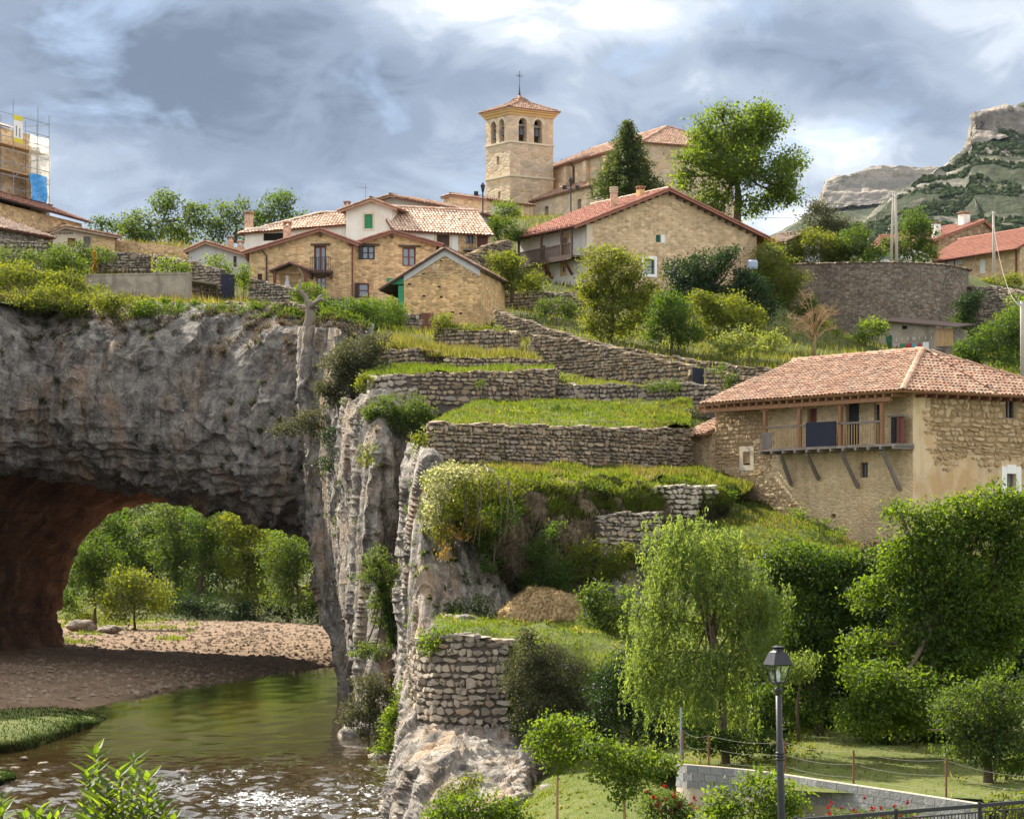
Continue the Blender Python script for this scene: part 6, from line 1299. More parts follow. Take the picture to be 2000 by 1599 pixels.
for i in range(4): m.quad(p[i], p[i] - Vector((0, 0, .12)), p[(i + 1) % 4] - Vector((0, 0, .12)), p[(i + 1) % 4])
m.build('roof', WOOD_G, root)
for q in p[:2]: m = MB(); m.tube([q, Vector((q.x, q.y, 0))], .05, 6); m.build('post', WOOD_D, root)
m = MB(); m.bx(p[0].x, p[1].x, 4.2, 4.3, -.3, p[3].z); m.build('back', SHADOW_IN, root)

# concrete block wall with its rendered foot
bw = [(1321, 1491, 1560, 70.5), (1326, 1491, 1560, 68.2), (1345, 1493, 1564, 67.3), (1420, 1499, 1575, 66.4), (1500, 1508, 1590, 65), (1600, 1523, 1610, 63), (1750, 1545, 1640, 60.5), (1915, 1570, 1670, 58)]
Q = np.array([tuple(W(p, t, d)) for p, t, bt, d in bw]); Q = crm(Q, 60, 0); base = Vector(Q[10]); base.z = 1.6
root = thing('block_wall', 'curved grey concrete block wall before the field', 'wall', base); m = MB()
zt = Q[:, 2] - base.z; xy = [Vector((q[0] - base.x, q[1] - base.y, 0)) for q in Q]
for i in range(59):
    a, c = xy[i], xy[i + 1]; t = (c - a).normalized(); nn = Vector((t.y, -t.x, 0)) * -.2; up = Vector((0, 0, 1))
    m.quad(a + up * -.6, c + up * -.6, c + up * (zt[i + 1] - .60), a + up * (zt[i] - .60)); m.quad(a - nn * -.03 + up * (zt[i] - .62), c - nn * -.03 + up * (zt[i + 1] - .62), c - nn * -.03 + up * (zt[i + 1] + .0), a - nn * -.03 + up * zt[i])
    m.quad(a + up * zt[i], c + up * zt[i + 1], c + nn + up * zt[i + 1], a + nn + up * zt[i])
m.build('rendered_foot', plaster('rough_render', (0.40, 0.34, 0.26), (0.26, 0.22, 0.17), .6, .4), root)
cum = np.concatenate([[0], np.cumsum(np.linalg.norm(np.diff(Q[:, :2], axis=0), axis=1))]); S = cum[-1]
bp = MB(); bp.bx(-.5, .5, -.5, .5, -.5, .5); tmp = bp.build('block', BLOCKM, root); bme = tmp.data; bpy.data.objects.remove(tmp)
for r in range(3):
    s = -.2 * (r % 2)
    while s < S:
        a, c = max(s, 0), min(s + .4, S)
        if c - a > .06:
            pa, pb = [Vector([float(np.interp(x, cum, Q[:, k])) for k in range(3)]) for x in (a, c)]; ce = (pa + pb) / 2 - base; t = (pb - pa); t.z = 0; l = t.length; t.normalize(); sl = (pb.z - pa.z) / max(l, .01); nn = Vector((-t.y, t.x, 0)); ce.z -= .10 + r * .205; ce += nn * .085
            o = link('block', bme, root); x = (t + Vector((0, 0, sl))) * (l - .014); y = nn * .2; o.matrix_local = Matrix(((x.x, y.x, 0, ce.x), (x.y, y.y, 0, ce.y), (x.z, y.z, .192, ce.z), (0, 0, 0, 1)))
        s += .4
# wire fence
root = thing('wire_fence', 'rusty post and wire fence on the block wall', 'fence', W(1530, 1490, 64.8)); base = Vector(root.location); tops = []
for px, t, bt, d in ((1334, 1425, 1493, 68.3), (1384, 1434, 1500, 67.2), (1532, 1447, 1512, 65), (1667, 1464, 1535, 62.5), (1848, 1482, 1560, 59.8), (2040, 1515, 1590, 57)):
    a, c = W(px, bt, d) - base, W(px, t, d) - base; m = MB(); m.box((a + c) / 2 - Vector((0, 0, .1)), (.022, 0, 0), (0, .022, 0), (0, 0, (c.z - a.z) / 2 + .1)); m.build('post', RUST, root); tops.append((a, c))
for k in (.25, .6, .97):
    m = MB()
    for (a0, c0), (a1, c1) in zip(tops[:-1], tops[1:]):
        p, q = a0.lerp(c0, k), a1.lerp(c1, k); m.tube([p.lerp(q, t) - Vector((0, 0, .05 * math.sin(math.pi * t) * (1 + k))) for t in np.linspace(0, 1, 8)], .003, 4, False)
    m.build('wire', WIRE, root)
m = MB(); p = W(1330, 1475, 68.4); 
root = thing('steel_tube', 'thin upright galvanised tube at the end of the block wall', 'post', p); m.tube([(0, 0, -.3), (0, 0, 1.25)], .03, 8); m.build('tube', STEEL, root); m = MB(); m.lathe((0, 0, 1.25), [(.034, 0), (.034, .03), (0, .04)], 8); m.build('cap', STEEL, root)

# foreground street lamp
d = 44.0; px = d / F
top = W(1519.5, 1262, d); foot = Vector((W(1527, 1599, d).x + .02, d, 3.15)); root = thing('street_lamp', 'tall black iron street lamp with glass lantern in the foreground', 'street lamp', foot)
T0 = top - foot; ax = Vector((0, 0, 0)); zL = W(1520, 1345, d).z - foot.z; xL = W(1520.5, 1345, d).x - foot.x
m = MB(); m.tube([(0, 0, 0), (xL * .25, 0, zL * .25), (xL * .72, 0, zL * .70), (xL * .74, 0, zL * .705), (xL, 0, zL)], [.075, .066, .064, .054, .052], 16); m.build('post', IRON, root, True)
for z in (1470, 1476, 1482):
    zz = W(0, z, d).z - foot.z; t = zz / zL; m = MB(); m.lathe((xL * t, 0, zz), [(.05, -.03), (.082, -.012), (.082, .012), (.05, .03)], 16); m.build('collar', IRON, root, True)
m = MB(); m.lathe((xL, 0, zL - .12), [(.05, 0), (.07, .10), (.075, .13), (.03, .14), (.02, .16), (.02, .20)], 12); m.build('neck', IRON, root, True)
ang = math.radians(24); ex = Vector((math.cos(ang), math.sin(ang), 0)); ey = Vector((-ex.y, ex.x, 0))
def ring(h, r, z): c = Vector((T0.x, 0, z)); return [c + ex * h * sx + ey * h * sy for sx, sy in ((-1, -1), (1, -1), (1, 1), (-1, 1))]
z0 = W(0, 1332, d).z - foot.z; z1 = W(0, 1297, d).z - foot.z; z2 = W(0, 1281, d).z - foot.z; z3 = W(0, 1272, d).z - foot.z; z4 = W(0, 1266, d).z - foot.z
m = MB(); lv = [(.165, z1 - .02), (.188, z1), (.12, z2 + .06), (.12, z2 + .065), (.108, z2 + .07), (.065, z3 + .02), (.05, z3 + .05), (.085, z4 + .02), (.085, z4 + .03), (.03, z4 + .05)]; rg = [ring(h, 0, z) for h, z in lv]
for a, c in zip(rg[:-1], rg[1:]):
    for i in range(4): m.quad(a[i], a[(i + 1) % 4], c[(i + 1) % 4], c[i])
m.poly(rg[-1]); m.poly(rg[0][::-1]); m.build('lantern_roof', IRON, root)
A, B = ring(.085, 0, z0), ring(.152, 0, z1 - .01); lan = MB()
for i in range(4): lan.beam(A[i], B[i], .022); lan.beam(A[i], A[(i + 1) % 4], .028)
lan.tube([(T0.x, 0, zL + .06), (T0.x, 0, z0)], .03, 8); lf = lan.build('lantern_frame', IRON, root)
for i in range(4):
    g = MB(); g.quad(A[i] * .99 + A[(i + 1) % 4] * .01, A[(i + 1) % 4], B[(i + 1) % 4], B[i]); g.build('glass', LGLASS, lf)
m = MB(); m.lathe((T0.x, 0, z0), [(.0, 0), (.035, .02), (.045, .12), (.03, .2), (0, .22)], 10); m.build('bulb', WHITEP, lf, True)

# black railing
root = thing('railing', 'black metal railing at the lower right corner', 'railing', W(1800, 1650, 50)); base = Vector(root.location)
P0, P1 = W(1525, 1600, 47.6), W(2080, 1555, 53.2); rail = lambda t, dz=0: P0.lerp(P1, t) - base - Vector((0, 0, dz)); Lr = (P1 - P0).length
for dz, w, h in ((.04, .06, .075), (.17, .03, .03), (.92, .04, .04)): m = MB(); m.beam(rail(0, dz), rail(1, dz), w, h); m.build('rail', BLACK, root)
nb_ = int(Lr / .105)
bm = MB(); bm.bx(-.009, .009, -.009, .009, -.46, .34); tmp = bm.build('bar', BLACK, root); me = tmp.data; bpy.data.objects.remove(tmp)
for i in range(nb_): o = link('bar', me, root); o.location = rail((i + .5) / nb_, .5)
for pxp in (1550, 1735, 1900, 2065): m = MB(); t = (pxp - 1525) / 555 * 1.0; c = rail(t, .5); m.bx(c.x - .035, c.x + .035, c.y - .035, c.y + .035, c.z - .75, c.z + .53); m.build('post', BLACK, root)

# utility poles and wires
def pole(label, pb, pt, d, w0, w1, ca='utility pole'):
    a, c = W(pb[0], pb[1], d), W(pt[0], pt[1], d); root = thing('utility_pole', label, ca, a, 'utility poles'); m = MB(); v = c - a; m.tube([Vector((0, 0, -1)), v * .5, v], [w0, (w0 + w1) / 2, w1], 8); m.build('shaft', POLE, root, True)
    m = MB(); m.beam(v + Vector((-.25, 0, -.2)), v + Vector((.25, 0, -.2)), .06); 
    for x in (-.2, .2): m.lathe(v + Vector((x, 0, -.17)), [(.04, 0), (.05, .06), (.03, .14), (0, .15)], 8)
    m.build('insulators', STEEL, root); return c
A1 = pole('leaning left pole of the concrete pole pair on the round wall', (1740, 520), (1745, 378), 227, .13, .09); A2 = pole('upright right pole of the concrete pole pair on the round wall', (1752, 520), (1749, 381), 226, .15, .10)
A3 = pole('lone concrete pole before the red roofed house', (1942, 560), (1940, 413), 245, .17, .11); A4 = pole('dark pole cut off by the right edge of the picture', (1998, 735), (1996, 588), 160, .16, .12)
def wire(label, pts, r=.02, mat=WIRE, sag=.8):
    pts = [Vector(p) for p in pts]; m = MB(); c = pts[0]
    for a, b_ in zip(pts[:-1], pts[1:]): m.tube([a.lerp(b_, t) - c - Vector((0, 0, sag * 4 * t * (1 - t))) for t in np.linspace(0, 1, 14)], r, 4, False)
    o = m.build('overhead_wire', mat, None, label=label, cat='wire'); o.location = c; return o
wire('thin wire from the big tree to the pole pair', [W(1540, 380, 232), A1 - Vector((0, 0, .3))], .02); wire('white cable hanging from the lone pole', [A3 - Vector((0, 0, 1.2)), W(1992, 597, 175)], .014, POLE, 1.6)
wire('thin wire from the big gabled house to the pole pair', [W(1478, 425, 212), A2 - Vector((0, 0, .5))], .015, WIRE, .5)
# village street lamps
def vlamp(label, px, pt, pb, d, floods):
    a, c = W(px, pb, d), W(px, pt, d); root = thing('street_lamp', label, 'street lamp', a, 'village street lamps'); h = c.z - a.z; m = MB(); m.tube([(0, 0, -1), (0, 0, h - .75)], .06, 8); m.build('post', IRON, root)
    m = MB(); m.lathe((0, 0, h - .75), [(.05, 0), (.14, .05), (.24, .5), (.30, .52), (.12, .68), (.05, .8), (0, .82)], 4); m.build('lantern', IRON, root)
    for s_ in floods: m = MB(); m.box((s_ * .55, -.1, h - .85), (.18, 0, 0), (0, .09, .03), (0, -.05, .17)); m.beam((0, 0, h - 1.0), (s_ * .5, 0, h - 1.0), .05); m.build('floodlight', BLACK, root)
vlamp('street lamp with one floodlight left of the church tower', 943, 358, 422, 212, (-1,)); vlamp('street lamp with two floodlights before the church aisle', 1115, 347, 420, 222, (-1, 1))
# barrels, troughs, stones
def barrel(label, px, py, d, r, h):
    root = thing('barrel', label, 'barrel', W(px, py, d)); m = MB(); m.lathe((0, 0, 0), [(r * .85, 0), (r, h * .15), (r * 1.04, h * .5), (r, h * .85), (r * .85, h), (0, h)], 16); m.build('drum', BARREL, root, True)
    for z in (.3, .7): k = MB(); k.lathe((0, 0, h * z), [(r * 1.02, -.03), (r * 1.08, 0), (r * 1.02, .03)], 16); k.build('hoop', BARREL, root, True)
barrel('grey blue barrel at the right foot of the big gable', 1470, 526, 199, .38, .7); barrel('grey blue barrel under the sapling by the shed', 1690, 690, 204, .40, .8)
def boulder(label, px, py, d, r, sq=(1, 1, .6), mat=None, name='boulder'):
    n = 14; th = np.linspace(0, np.pi, n); ph = np.linspace(0, 2 * np.pi, 2 * n); TH, PH = np.meshgrid(th, ph, indexing='ij'); V = np.stack([np.sin(TH) * np.cos(PH), np.sin(TH) * np.sin(PH), np.cos(TH)], -1)
    c = W(px, py, d); k = 1 + .28 * fbm(V * 1.1 + px * .37, 3) + .10 * (ridged(V * 2.5 + px, 2) - .7); V = V * k[..., None] * r * np.array(sq)
    o = link(name, mesh_np(name, V.reshape(-1, 3), grid_quads(*TH.shape), None, mat or ROCKW), label=label, cat='boulder', group='loose boulders'); o.location = c; return o
for i, (lb, px, py, d, r) in enumerate((('flat pale boulder on the shaded sand bank', 92, 1364, 146, .75), ('largest pale stone on the grass by the bastion', 905, 1209, 99, .34), ('left pale stone on the grass by the bastion', 878, 1207, 100, .28), ('middle grey stone on the grass by the bastion', 893, 1213, 98, .2),
        ('smooth pale boulder at the waterline below the bushes', 748, 1480, 106, .5), ('grey boulder under the pillar foot bushes', 712, 1435, 118, 1.0), ('brown boulder beside the cave wall', 160, 1222, 230, 1.1), ('square stone seat on the lawn under the rock', 1075, 1540, 78.5, .30), ('grey boulder at the gravel edge under trees', 215, 1230, 225, .8),
        ('rock slab in the bushes behind the willow', 1310, 1180, 104, 1.1), ('small white stone in the left shallows', 85, 1492, 103, .2), ('tiny white stone in the left shallows', 47, 1480, 105, .13), ('flat stone in the left shallows', 70, 1512, 99, .22), ('pale stone awash left of the reeds', 30, 1500, 101, .16), ('dark stone at the edge of the rapids', 357, 1510, 99, .3), ('pale stone at the edge of the rapids', 150, 1515, 98, .2))):
    boulder(lb, px, py, d, r, (1.2, 1, .55))
# hay heap
n = 40; th = np.linspace(0, np.pi / 2 * 1.15, n); ph = np.linspace(0, 2 * np.pi, 60); TH, PH = np.meshgrid(th, ph, indexing='ij'); V = np.stack([np.sin(TH) * np.cos(PH), np.sin(TH) * np.sin(PH), np.cos(TH)], -1)
V = V * (1 + .22 * fbm(V * 1.6, 4) + .08 * ridged(V * 4, 3))[..., None] * np.array([1.55, 1.1, 1.2]); V[..., 0] += .35 * np.clip(V[..., 2], 0, 1)
hs = thing('hay_heap', 'heap of dry cut hay on the small lawn', 'hay heap', W(1048, 1216, 99.5)); link('heap', mesh_np('heap', V.reshape(-1, 3), grid_quads(*TH.shape), None, HAY), hs); HAYV = V; HAYO = hs
# rail fence on the far bank
root = thing('rail_fence', 'pale wooden rail fence on the far bank beyond the arch', 'fence', W(245, 1035, 355)); base = Vector(root.location)
for i in range(9): m = MB(); x = (i - 4) * 1.9; m.bx(x - .09, x + .09, -.09, .09, -.4, 1.35); m.build('post', WOOD_P, root)
for z in (.4, .8, 1.2): m = MB(); m.bx(-8, 8, -.13, -.09, z - .07, z + .07); m.build('rail', WOOD_P, root)
# pebbles of the gravel bar
N = 12000; iu = rng.integers(8, BARV.shape[0] - 24, N); iv = rng.integers(20, BARV.shape[1] - 2, N); P = BARV[iu, iv] + np.stack([rng.normal(0, .4, N), rng.normal(0, .6, N), np.zeros(N)], -1)
oct_ = np.array([(1, 0, 0), (0, 1, 0), (-1, 0, 0), (0, -1, 0), (0, 0, 1)]); of_ = np.array([(0, 1, 4), (1, 2, 4), (2, 3, 4), (3, 0, 4)]); sz = .05 + .24 * rng.random(N) ** 4
an = rng.random(N) * 6.28; ca, sa = np.cos(an), np.sin(an); o3 = oct_[None] * sz[:, None, None] * np.array([1.2, .9, .65]); V = np.stack([o3[..., 0] * ca[:, None] - o3[..., 1] * sa[:, None], o3[..., 0] * sa[:, None] + o3[..., 1] * ca[:, None], o3[..., 2]], -1) + P[:, None]
link('pebbles', mesh_np('pebbles', V.reshape(-1, 3), None, (of_[None] + (np.arange(N) * 5)[:, None, None]).reshape(-1, 3), GRAVEL, False, np.repeat(rng.random(N), 4)), None, 'stuff', 'brown river pebbles strewn over the gravel bar', 'pebbles')
# ================================================================== vegetation
def leaf_mesh(name, C, A, Nn, ln, wd, mat, rnd):
    """one four-cornered leaf for each centre C with axis A and normal Nn"""
    S = np.cross(A, Nn); S /= np.linalg.norm(S, axis=1)[:, None] + 1e-9; ln = ln[:, None]; wd = wd[:, None]
    B = np.cross(S, A)
    V = np.stack([C - A * ln * .5, C - S * wd * .5 - A * ln * .05 + B * wd * .12, C + A * ln * .5 - B * ln * .06, C + S * wd * .5 - A * ln * .05 + B * wd * .12], 1)
    n = len(C); return mesh_np(name, V.reshape(-1, 3), np.arange(n * 4).reshape(n, 4), None, mat, False, np.clip(rnd, 0, 1))
def unit(v): return v / (np.linalg.norm(v, axis=-1)[..., None] + 1e-9)
def crown_pts(blobs, nl, per, cr, hollow=.5, thr=-.35, fr=.9, low=True):
    """leaf points in clumps spread through ellipsoids; returns points, outward directions, a clump value"""
    vol = np.array([b[3] * b[5] for b in blobs]); vol = vol / vol.sum(); P = []; O = []; R = []
    for b, w in zip(blobs, vol):
        nc = max(4, int(nl * w / per)); d = unit(rng.normal(size=(nc * 2, 3))); r = hollow + (1.03 - hollow) * rng.random(nc * 2) ** .6; r = np.where(rng.random(nc * 2) < .09, r * 1.22, r)
        rad = np.array(b[3:6]); k = 1 + .26 * fbm(d * 1.6 + np.array(b[:3]) * .31, 3)
        c = np.array(b[:3]) + d * rad * (r * k)[:, None]
        keep = perlin(c * fr / max(cr * 3.0, .3) * .55 + 3.7) > thr
        if keep.sum() < nc * .3: keep[:] = True
        c, d = c[keep][:nc], d[keep][:nc]; n = len(c)
        if n == 0: continue
        lp = c[:, None] + rng.normal(size=(n, per, 3)) * cr * np.array([1, 1, .62]) * .62; P.append(lp.reshape(-1, 3)); O.append(np.repeat(d, per, 0)); R.append(np.repeat(rng.random(n), per))
    return np.concatenate(P), np.concatenate(O), np.concatenate(R)
def tree(name, label, cat, base, blobs, leaf, mat, dens=3.2, trunk=.12, depth=.85, asp=.55, droop=.25, per=16, cr=None, hollow=.45, thr=-.3, limbs=3, group=None, bark=None, bright=.0, trunkpts=None, part='crown', stem='trunk', extra=None):
    bp = W(*base); d = base[2]; root = thing(name, label, cat, bp, group); k = d / F; bl = []
    for q in blobs:
        px, py, rx, ry = q[:4]; dd = q[4] if len(q) > 4 else 0.0; c = W(px, py, d + dd) - bp; bl.append((c.x, c.y, c.z, rx * k, rx * k * depth, ry * k))
    area = sum(math.pi * q[2] * q[3] for q in blobs); lpx = leaf * leaf * asp * .5 / k / k; nl = int(1.35 * min(60000, max(200, area * dens / lpx)))
    cr = cr or leaf * 2.1
    P, O, R = crown_pts(bl, nl, per, cr, hollow, thr); n = len(P)
    A = unit(O * .7 + rng.normal(size=(n, 3)) * .75 + np.array([0, 0, -droop])); Nn = unit(rng.normal(size=(n, 3)) * .8 + O * .5 + np.array([0, 0, .55]))
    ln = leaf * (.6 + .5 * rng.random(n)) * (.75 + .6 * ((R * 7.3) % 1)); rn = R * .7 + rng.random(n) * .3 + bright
    link(part, leaf_mesh(part, P, A, Nn, ln, ln * asp, mat, rn), root)
    m = MB(); top = Vector((0, 0, 0)); cz = max(b[2] for b in bl); ctr = Vector(np.average([b[:3] for b in bl], axis=0, weights=[b[3] for b in bl]))
    tp = [Vector(p) for p in trunkpts] if trunkpts else [Vector((0, 0, -.4)), ctr * .35 + Vector((random.uniform(-.1, .1), 0, 0)), ctr * .75, Vector((ctr.x, ctr.y, ctr.z + .3 * (cz - ctr.z)))]
    m.tube(tp, [trunk * (1 - .75 * i / (len(tp) - 1)) for i in range(len(tp))], 7)
    for b in bl:
        c = Vector(b[:3]); s_ = tp[-2].lerp(tp[-1], random.random()) if len(tp) > 1 else tp[0]; mid = s_.lerp(c, .55) + Vector((0, 0, -.08 * (c - s_).length)); m.tube([s_, mid, c], [trunk * .42, trunk * .3, trunk * .18], 5)
        for j in range(limbs):
            e = Vector(unit(rng.normal(size=3))) ; e = c + Vector((e.x * b[3], e.y * b[4], abs(e.z) * b[5])) * .8; st = mid.lerp(c, random.uniform(.2, 1)); m.tube([st, st.lerp(e, .55) + Vector((0, 0, .1 * b[5])), e], [trunk * .2, trunk * .13, trunk * .04], 4)
    m.build(stem, bark or BARK, root, True)
    if extra: extra(root, bl)
    return root
T_ = 'tree'; B_ = 'bush'
def sh(label, base, blobs, leaf, mat, name='shrub', **kw):
    kw.setdefault('trunk', .05); kw.setdefault('part', 'foliage'); kw.setdefault('stem', 'stem'); kw.setdefault('limbs', 2); kw.setdefault('droop', .1)
    return tree(name, label, B_, base, blobs, leaf, mat, **kw)
# --- trees on the ridge and around the church
def bigtree():
    tree('ash_tree', 'large spreading tree with open crown right of the church', T_, (1440, 440, 222), [(1400, 300, 60, 50), (1450, 250, 60, 40), (1500, 255, 45, 45), (1350, 320, 42, 32, -1), (1340, 345, 25, 28), (1480, 320, 65, 45, -2), (1540, 315, 30, 28), (1420, 360, 70, 40, 1), (1510, 375, 40, 30), (1370, 250, 25, 30), (1490, 215, 25, 18), (1405, 215, 22, 16), (1545, 380, 18, 22), (1390, 395, 35, 26), (1330, 305, 18, 14), (1440, 300, 50, 60, 2), (1450, 400, 50, 26), (1400, 425, 36, 20), (1500, 350, 50, 36)], .30, LF_BRIGHT, 3.4, .38, .9, .6, per=14, cr=.75, hollow=.35, thr=-.15, limbs=5, bright=.1)
bigtree()
# conifer: tiers of drooping sprays
def conifer():
    bp = W(1226, 392, 232); root = thing('fir_tree', 'dark conifer standing before the church nave', T_, bp); k = 232 / F; H = 160 * k; P = []; O = []; R = []; m = MB(); m.tube([(0, 0, -.5), (0, 0, H * .5), (0, 0, H * .97)], [.28, .16, .03], 8)
    z = .9
    while z < H * .96:
        t = z / H; rad = 4.1 * (1 - t) ** .95 * (.75 + .25 * min(1, z / 1.6)) + .12; nb = max(5, int(13 * (1 - t) + 4))
        for i in range(nb):
            a = 2 * math.pi * (i + random.random() * .6) / nb; l = rad * random.uniform(.72, 1.12); e = Vector((math.cos(a) * l, math.sin(a) * l, -.16 * l + .12 * l * t)); m.tube([(0, 0, z), e * .6 + Vector((0, 0, z + .05)), e + Vector((0, 0, z))], [.05, .03, .01], 4)
            n = int(90 * (.3 + l / 3)); u = rng.random(n) ** .7; c = np.array([0, 0, z]) + np.array(e)[None] * u[:, None] + rng.normal(size=(n, 3)) * np.array([.20, .20, .13]) * (1 + .5 * (1 - t)); P.append(c); O.append(np.tile(np.array(e) / max(l, .1), (n, 1))); R.append(np.full(n, random.random() * .6) + u * .3)
        z += .26 + .10 * (1 - t)
    P, O, R = map(np.concatenate, (P, O, R)); n = len(P); A = unit(O + rng.normal(size=(n, 3)) * .5); ln = .26 * (.6 + .8 * rng.random(n))
    link('crown', leaf_mesh('crown', P, A, unit(rng.normal(size=(n, 3)) + np.array([0, 0, .6])), ln, ln * .42, LF_CONIFER, R + rng.random(n) * .2), root); m.build('trunk', BARK, root)
conifer()
tree('clipped_tree', 'small bright round tree left of the church aisle', T_, (988, 445, 208), [(988, 412, 25, 20)], .17, LF_BRIGHT, 4, .08, per=12)
sh('bushy shrub below the small round tree by the church', (985, 480, 206), [(985, 452, 28, 22), (968, 440, 14, 14), (1010, 458, 16, 14)], .18, LF_MID, per=12)
tree('walnut_tree', 'yellow green tree right of the barn', T_, (1000, 580, 186), [(985, 520, 32, 26), (1015, 535, 34, 26), (1040, 552, 22, 18), (960, 510, 16, 18), (995, 555, 38, 18)], .20, LF_YEL, 3.2, .14, thr=-.2)
tree('fruit_tree', 'tall yellow green tree before the big gabled house', T_, (1190, 668, 172), [(1180, 505, 48, 26), (1215, 530, 55, 36), (1165, 550, 35, 40), (1250, 560, 36, 32), (1195, 590, 62, 42), (1150, 575, 22, 30), (1235, 605, 42, 30), (1200, 640, 50, 24), (1165, 635, 28, 22)], .20, LF_YEL, 3.0, .18, thr=-.22, hollow=.4, bright=.05)
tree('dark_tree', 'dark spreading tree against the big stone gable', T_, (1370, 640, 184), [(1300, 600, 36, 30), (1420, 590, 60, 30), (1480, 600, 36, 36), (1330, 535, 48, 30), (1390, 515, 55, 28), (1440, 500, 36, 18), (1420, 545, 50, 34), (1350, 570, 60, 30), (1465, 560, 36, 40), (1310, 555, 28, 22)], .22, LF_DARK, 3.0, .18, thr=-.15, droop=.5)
sh('rounded green tree left of the pale shrub on the hill', (1310, 690, 166), [(1310, 620, 42, 40), (1290, 645, 30, 30), (1335, 650, 36, 30), (1300, 590, 26, 20)], .18, LF_MID, name='garden_tree', trunk=.1)
sh('yellow topped bushy tree in the middle of the hill orchard', (1420, 690, 170), [(1370, 610, 34, 34), (1420, 605, 48, 32), (1465, 620, 30, 26), (1360, 585, 22, 18), (1400, 640, 60, 28), (1450, 650, 40, 22)], .18, LF_YEL, name='garden_tree', trunk=.1, thr=-.2)
sh('pale leaved shrub in front of the hill orchard', (1460, 702, 165), [(1430, 672, 34, 24), (1480, 668, 42, 22), (1505, 655, 24, 14), (1455, 650, 26, 14)], .20, leaf_mat('pale_leaf', [(.10, .15, .05), (.18, .24, .09), (.30, .34, .16)], .4), thr=-.15)
sh('leafy scrub along the foot of the round wall', (1620, 695, 205), [(1560, 655, 40, 34), (1620, 670, 40, 24), (1580, 615, 26, 30), (1670, 672, 26, 20)], .2, LF_HAZEL, thr=-.15); sh('creeper at the right foot of the round wall', (1880, 690, 212), [(1875, 650, 22, 34), (1890, 610, 16, 26)], .2, LF_MID, thr=-.1); sh('light shrub beside the hill wall under the white plaster', (1085, 632, 180), [(1065, 603, 20, 18), (1095, 598, 26, 18), (1115, 610, 16, 16)], .17, LF_HAZEL)
def bare():
    bp = W(1590, 694, 176); root = thing('bare_tree', 'leafless brown twiggy tree before the round wall', T_, bp); k = 176 / F; m = MB(); R = random.Random(5); tw = MB()
    m.tube([(0, 0, -.3), (.03, 0, 1.2), (0, 0, 2.2)], [.13, .10, .08], 7)
    for i in range(26):
        a = R.uniform(0, 6.28); el = R.uniform(.15, 1.25); l = R.uniform(1.6, 3.0) * (.75 + .25 * el); s0 = Vector((0, 0, R.uniform(.9, 2.2))); e = Vector((math.cos(a) * math.cos(el), math.sin(a) * math.cos(el), math.sin(el))) * l; mid = e * .5 + Vector((0, 0, .15 * l)); pts = [s0, s0 + mid * .6, s0 + mid, s0 + e]; m.tube(pts, [.05, .035, .025, .01], 5)
        for j in range(9):
            t = R.uniform(.3, 1); p = s0 + mid.lerp(e, t); q = p + Vector((R.uniform(-1, 1), R.uniform(-1, 1), R.uniform(-.3, 1))) * .55; tw.tube([p, p.lerp(q, .5) + Vector((0, 0, .06)), q], [.016, .012, .005], 3, False)
            for _ in range(2): r2 = p.lerp(q, .6) + Vector((R.uniform(-1, 1), R.uniform(-1, 1), R.uniform(-.2, 1))) * .35; tw.tube([p.lerp(q, .5), r2], [.010, .005], 3, False)
    m.build('trunk', BARK_P, root, True); tw.build('twigs', BARK_P, root)
bare()
tree('sapling', 'bright sapling beside the garden shed', T_, (1712, 700, 200), [(1703, 645, 26, 24), (1685, 660, 14, 12), (1722, 650, 14, 16)], .22, LF_BRIGHT, 3.2, .05, bright=.2, per=10)
sh('yellow green bush on the left shoulder of the round wall', (1530, 650, 206), [(1500, 500, 30, 30), (1520, 540, 40, 40), (1545, 600, 40, 44), (1480, 560, 30, 40), (1590, 640, 30, 24), (1510, 590, 34, 40), (1570, 640, 36, 26), (1500, 640, 40, 30), (1560, 560, 22, 30)], .22, LF_YEL, name='wall_bush', thr=-.15)
tree('grey_poplar', 'grey green tree behind the round wall', T_, (1620, 520, 246), [(1600, 430, 34, 34), (1620, 460, 46, 34), (1660, 450, 26, 30), (1595, 405, 16, 16)], .26, LF_OLIVE, 2.8, .2, thr=-.2)
sh('left leafy bush on top of the round wall', (1600, 525, 238), [(1580, 480, 50, 32), (1620, 490, 40, 30), (1545, 495, 34, 24)], .24, LF_YEL, name='wall_bush', thr=-.25); sh('right leafy bush on top of the round wall', (1680, 520, 238), [(1670, 478, 40, 34), (1695, 495, 30, 22), (1650, 495, 30, 24)], .24, LF_MID, name='wall_bush', thr=-.25)
tree('maple_tree', 'dense green tree right of the pole pair', T_, (1785, 525, 240), [(1785, 435, 26, 26), (1790, 465, 36, 32), (1770, 490, 30, 24), (1805, 495, 24, 20), (1740, 475, 14, 14), (1725, 468, 12, 10)], .24, LF_MID, 3, .16, bright=.1)
sh('yellow vine beside the lone pole', (1920, 562, 240), [(1915, 552, 22, 10), (1958, 552, 30, 12), (1985, 545, 16, 14)], .22, LF_YEL)
sh('slim dark bush against the curved wall end', (1895, 665, 212), [(1890, 600, 22, 28), (1910, 590, 18, 22), (1885, 630, 16, 22)], .20, LF_DARK, thr=0)
sh('dark green thicket at right edge below the yard wall', (1940, 730, 190), [(1900, 680, 36, 26), (1950, 660, 44, 36), (1990, 640, 30, 44), (1960, 700, 60, 26), (1890, 705, 30, 20)], .22, LF_MID, name='thicket'); sh('yellow green bush at right edge above the thicket', (1985, 640, 196), [(1985, 605, 26, 28), (1970, 625, 20, 18)], .22, LF_BRIGHT)
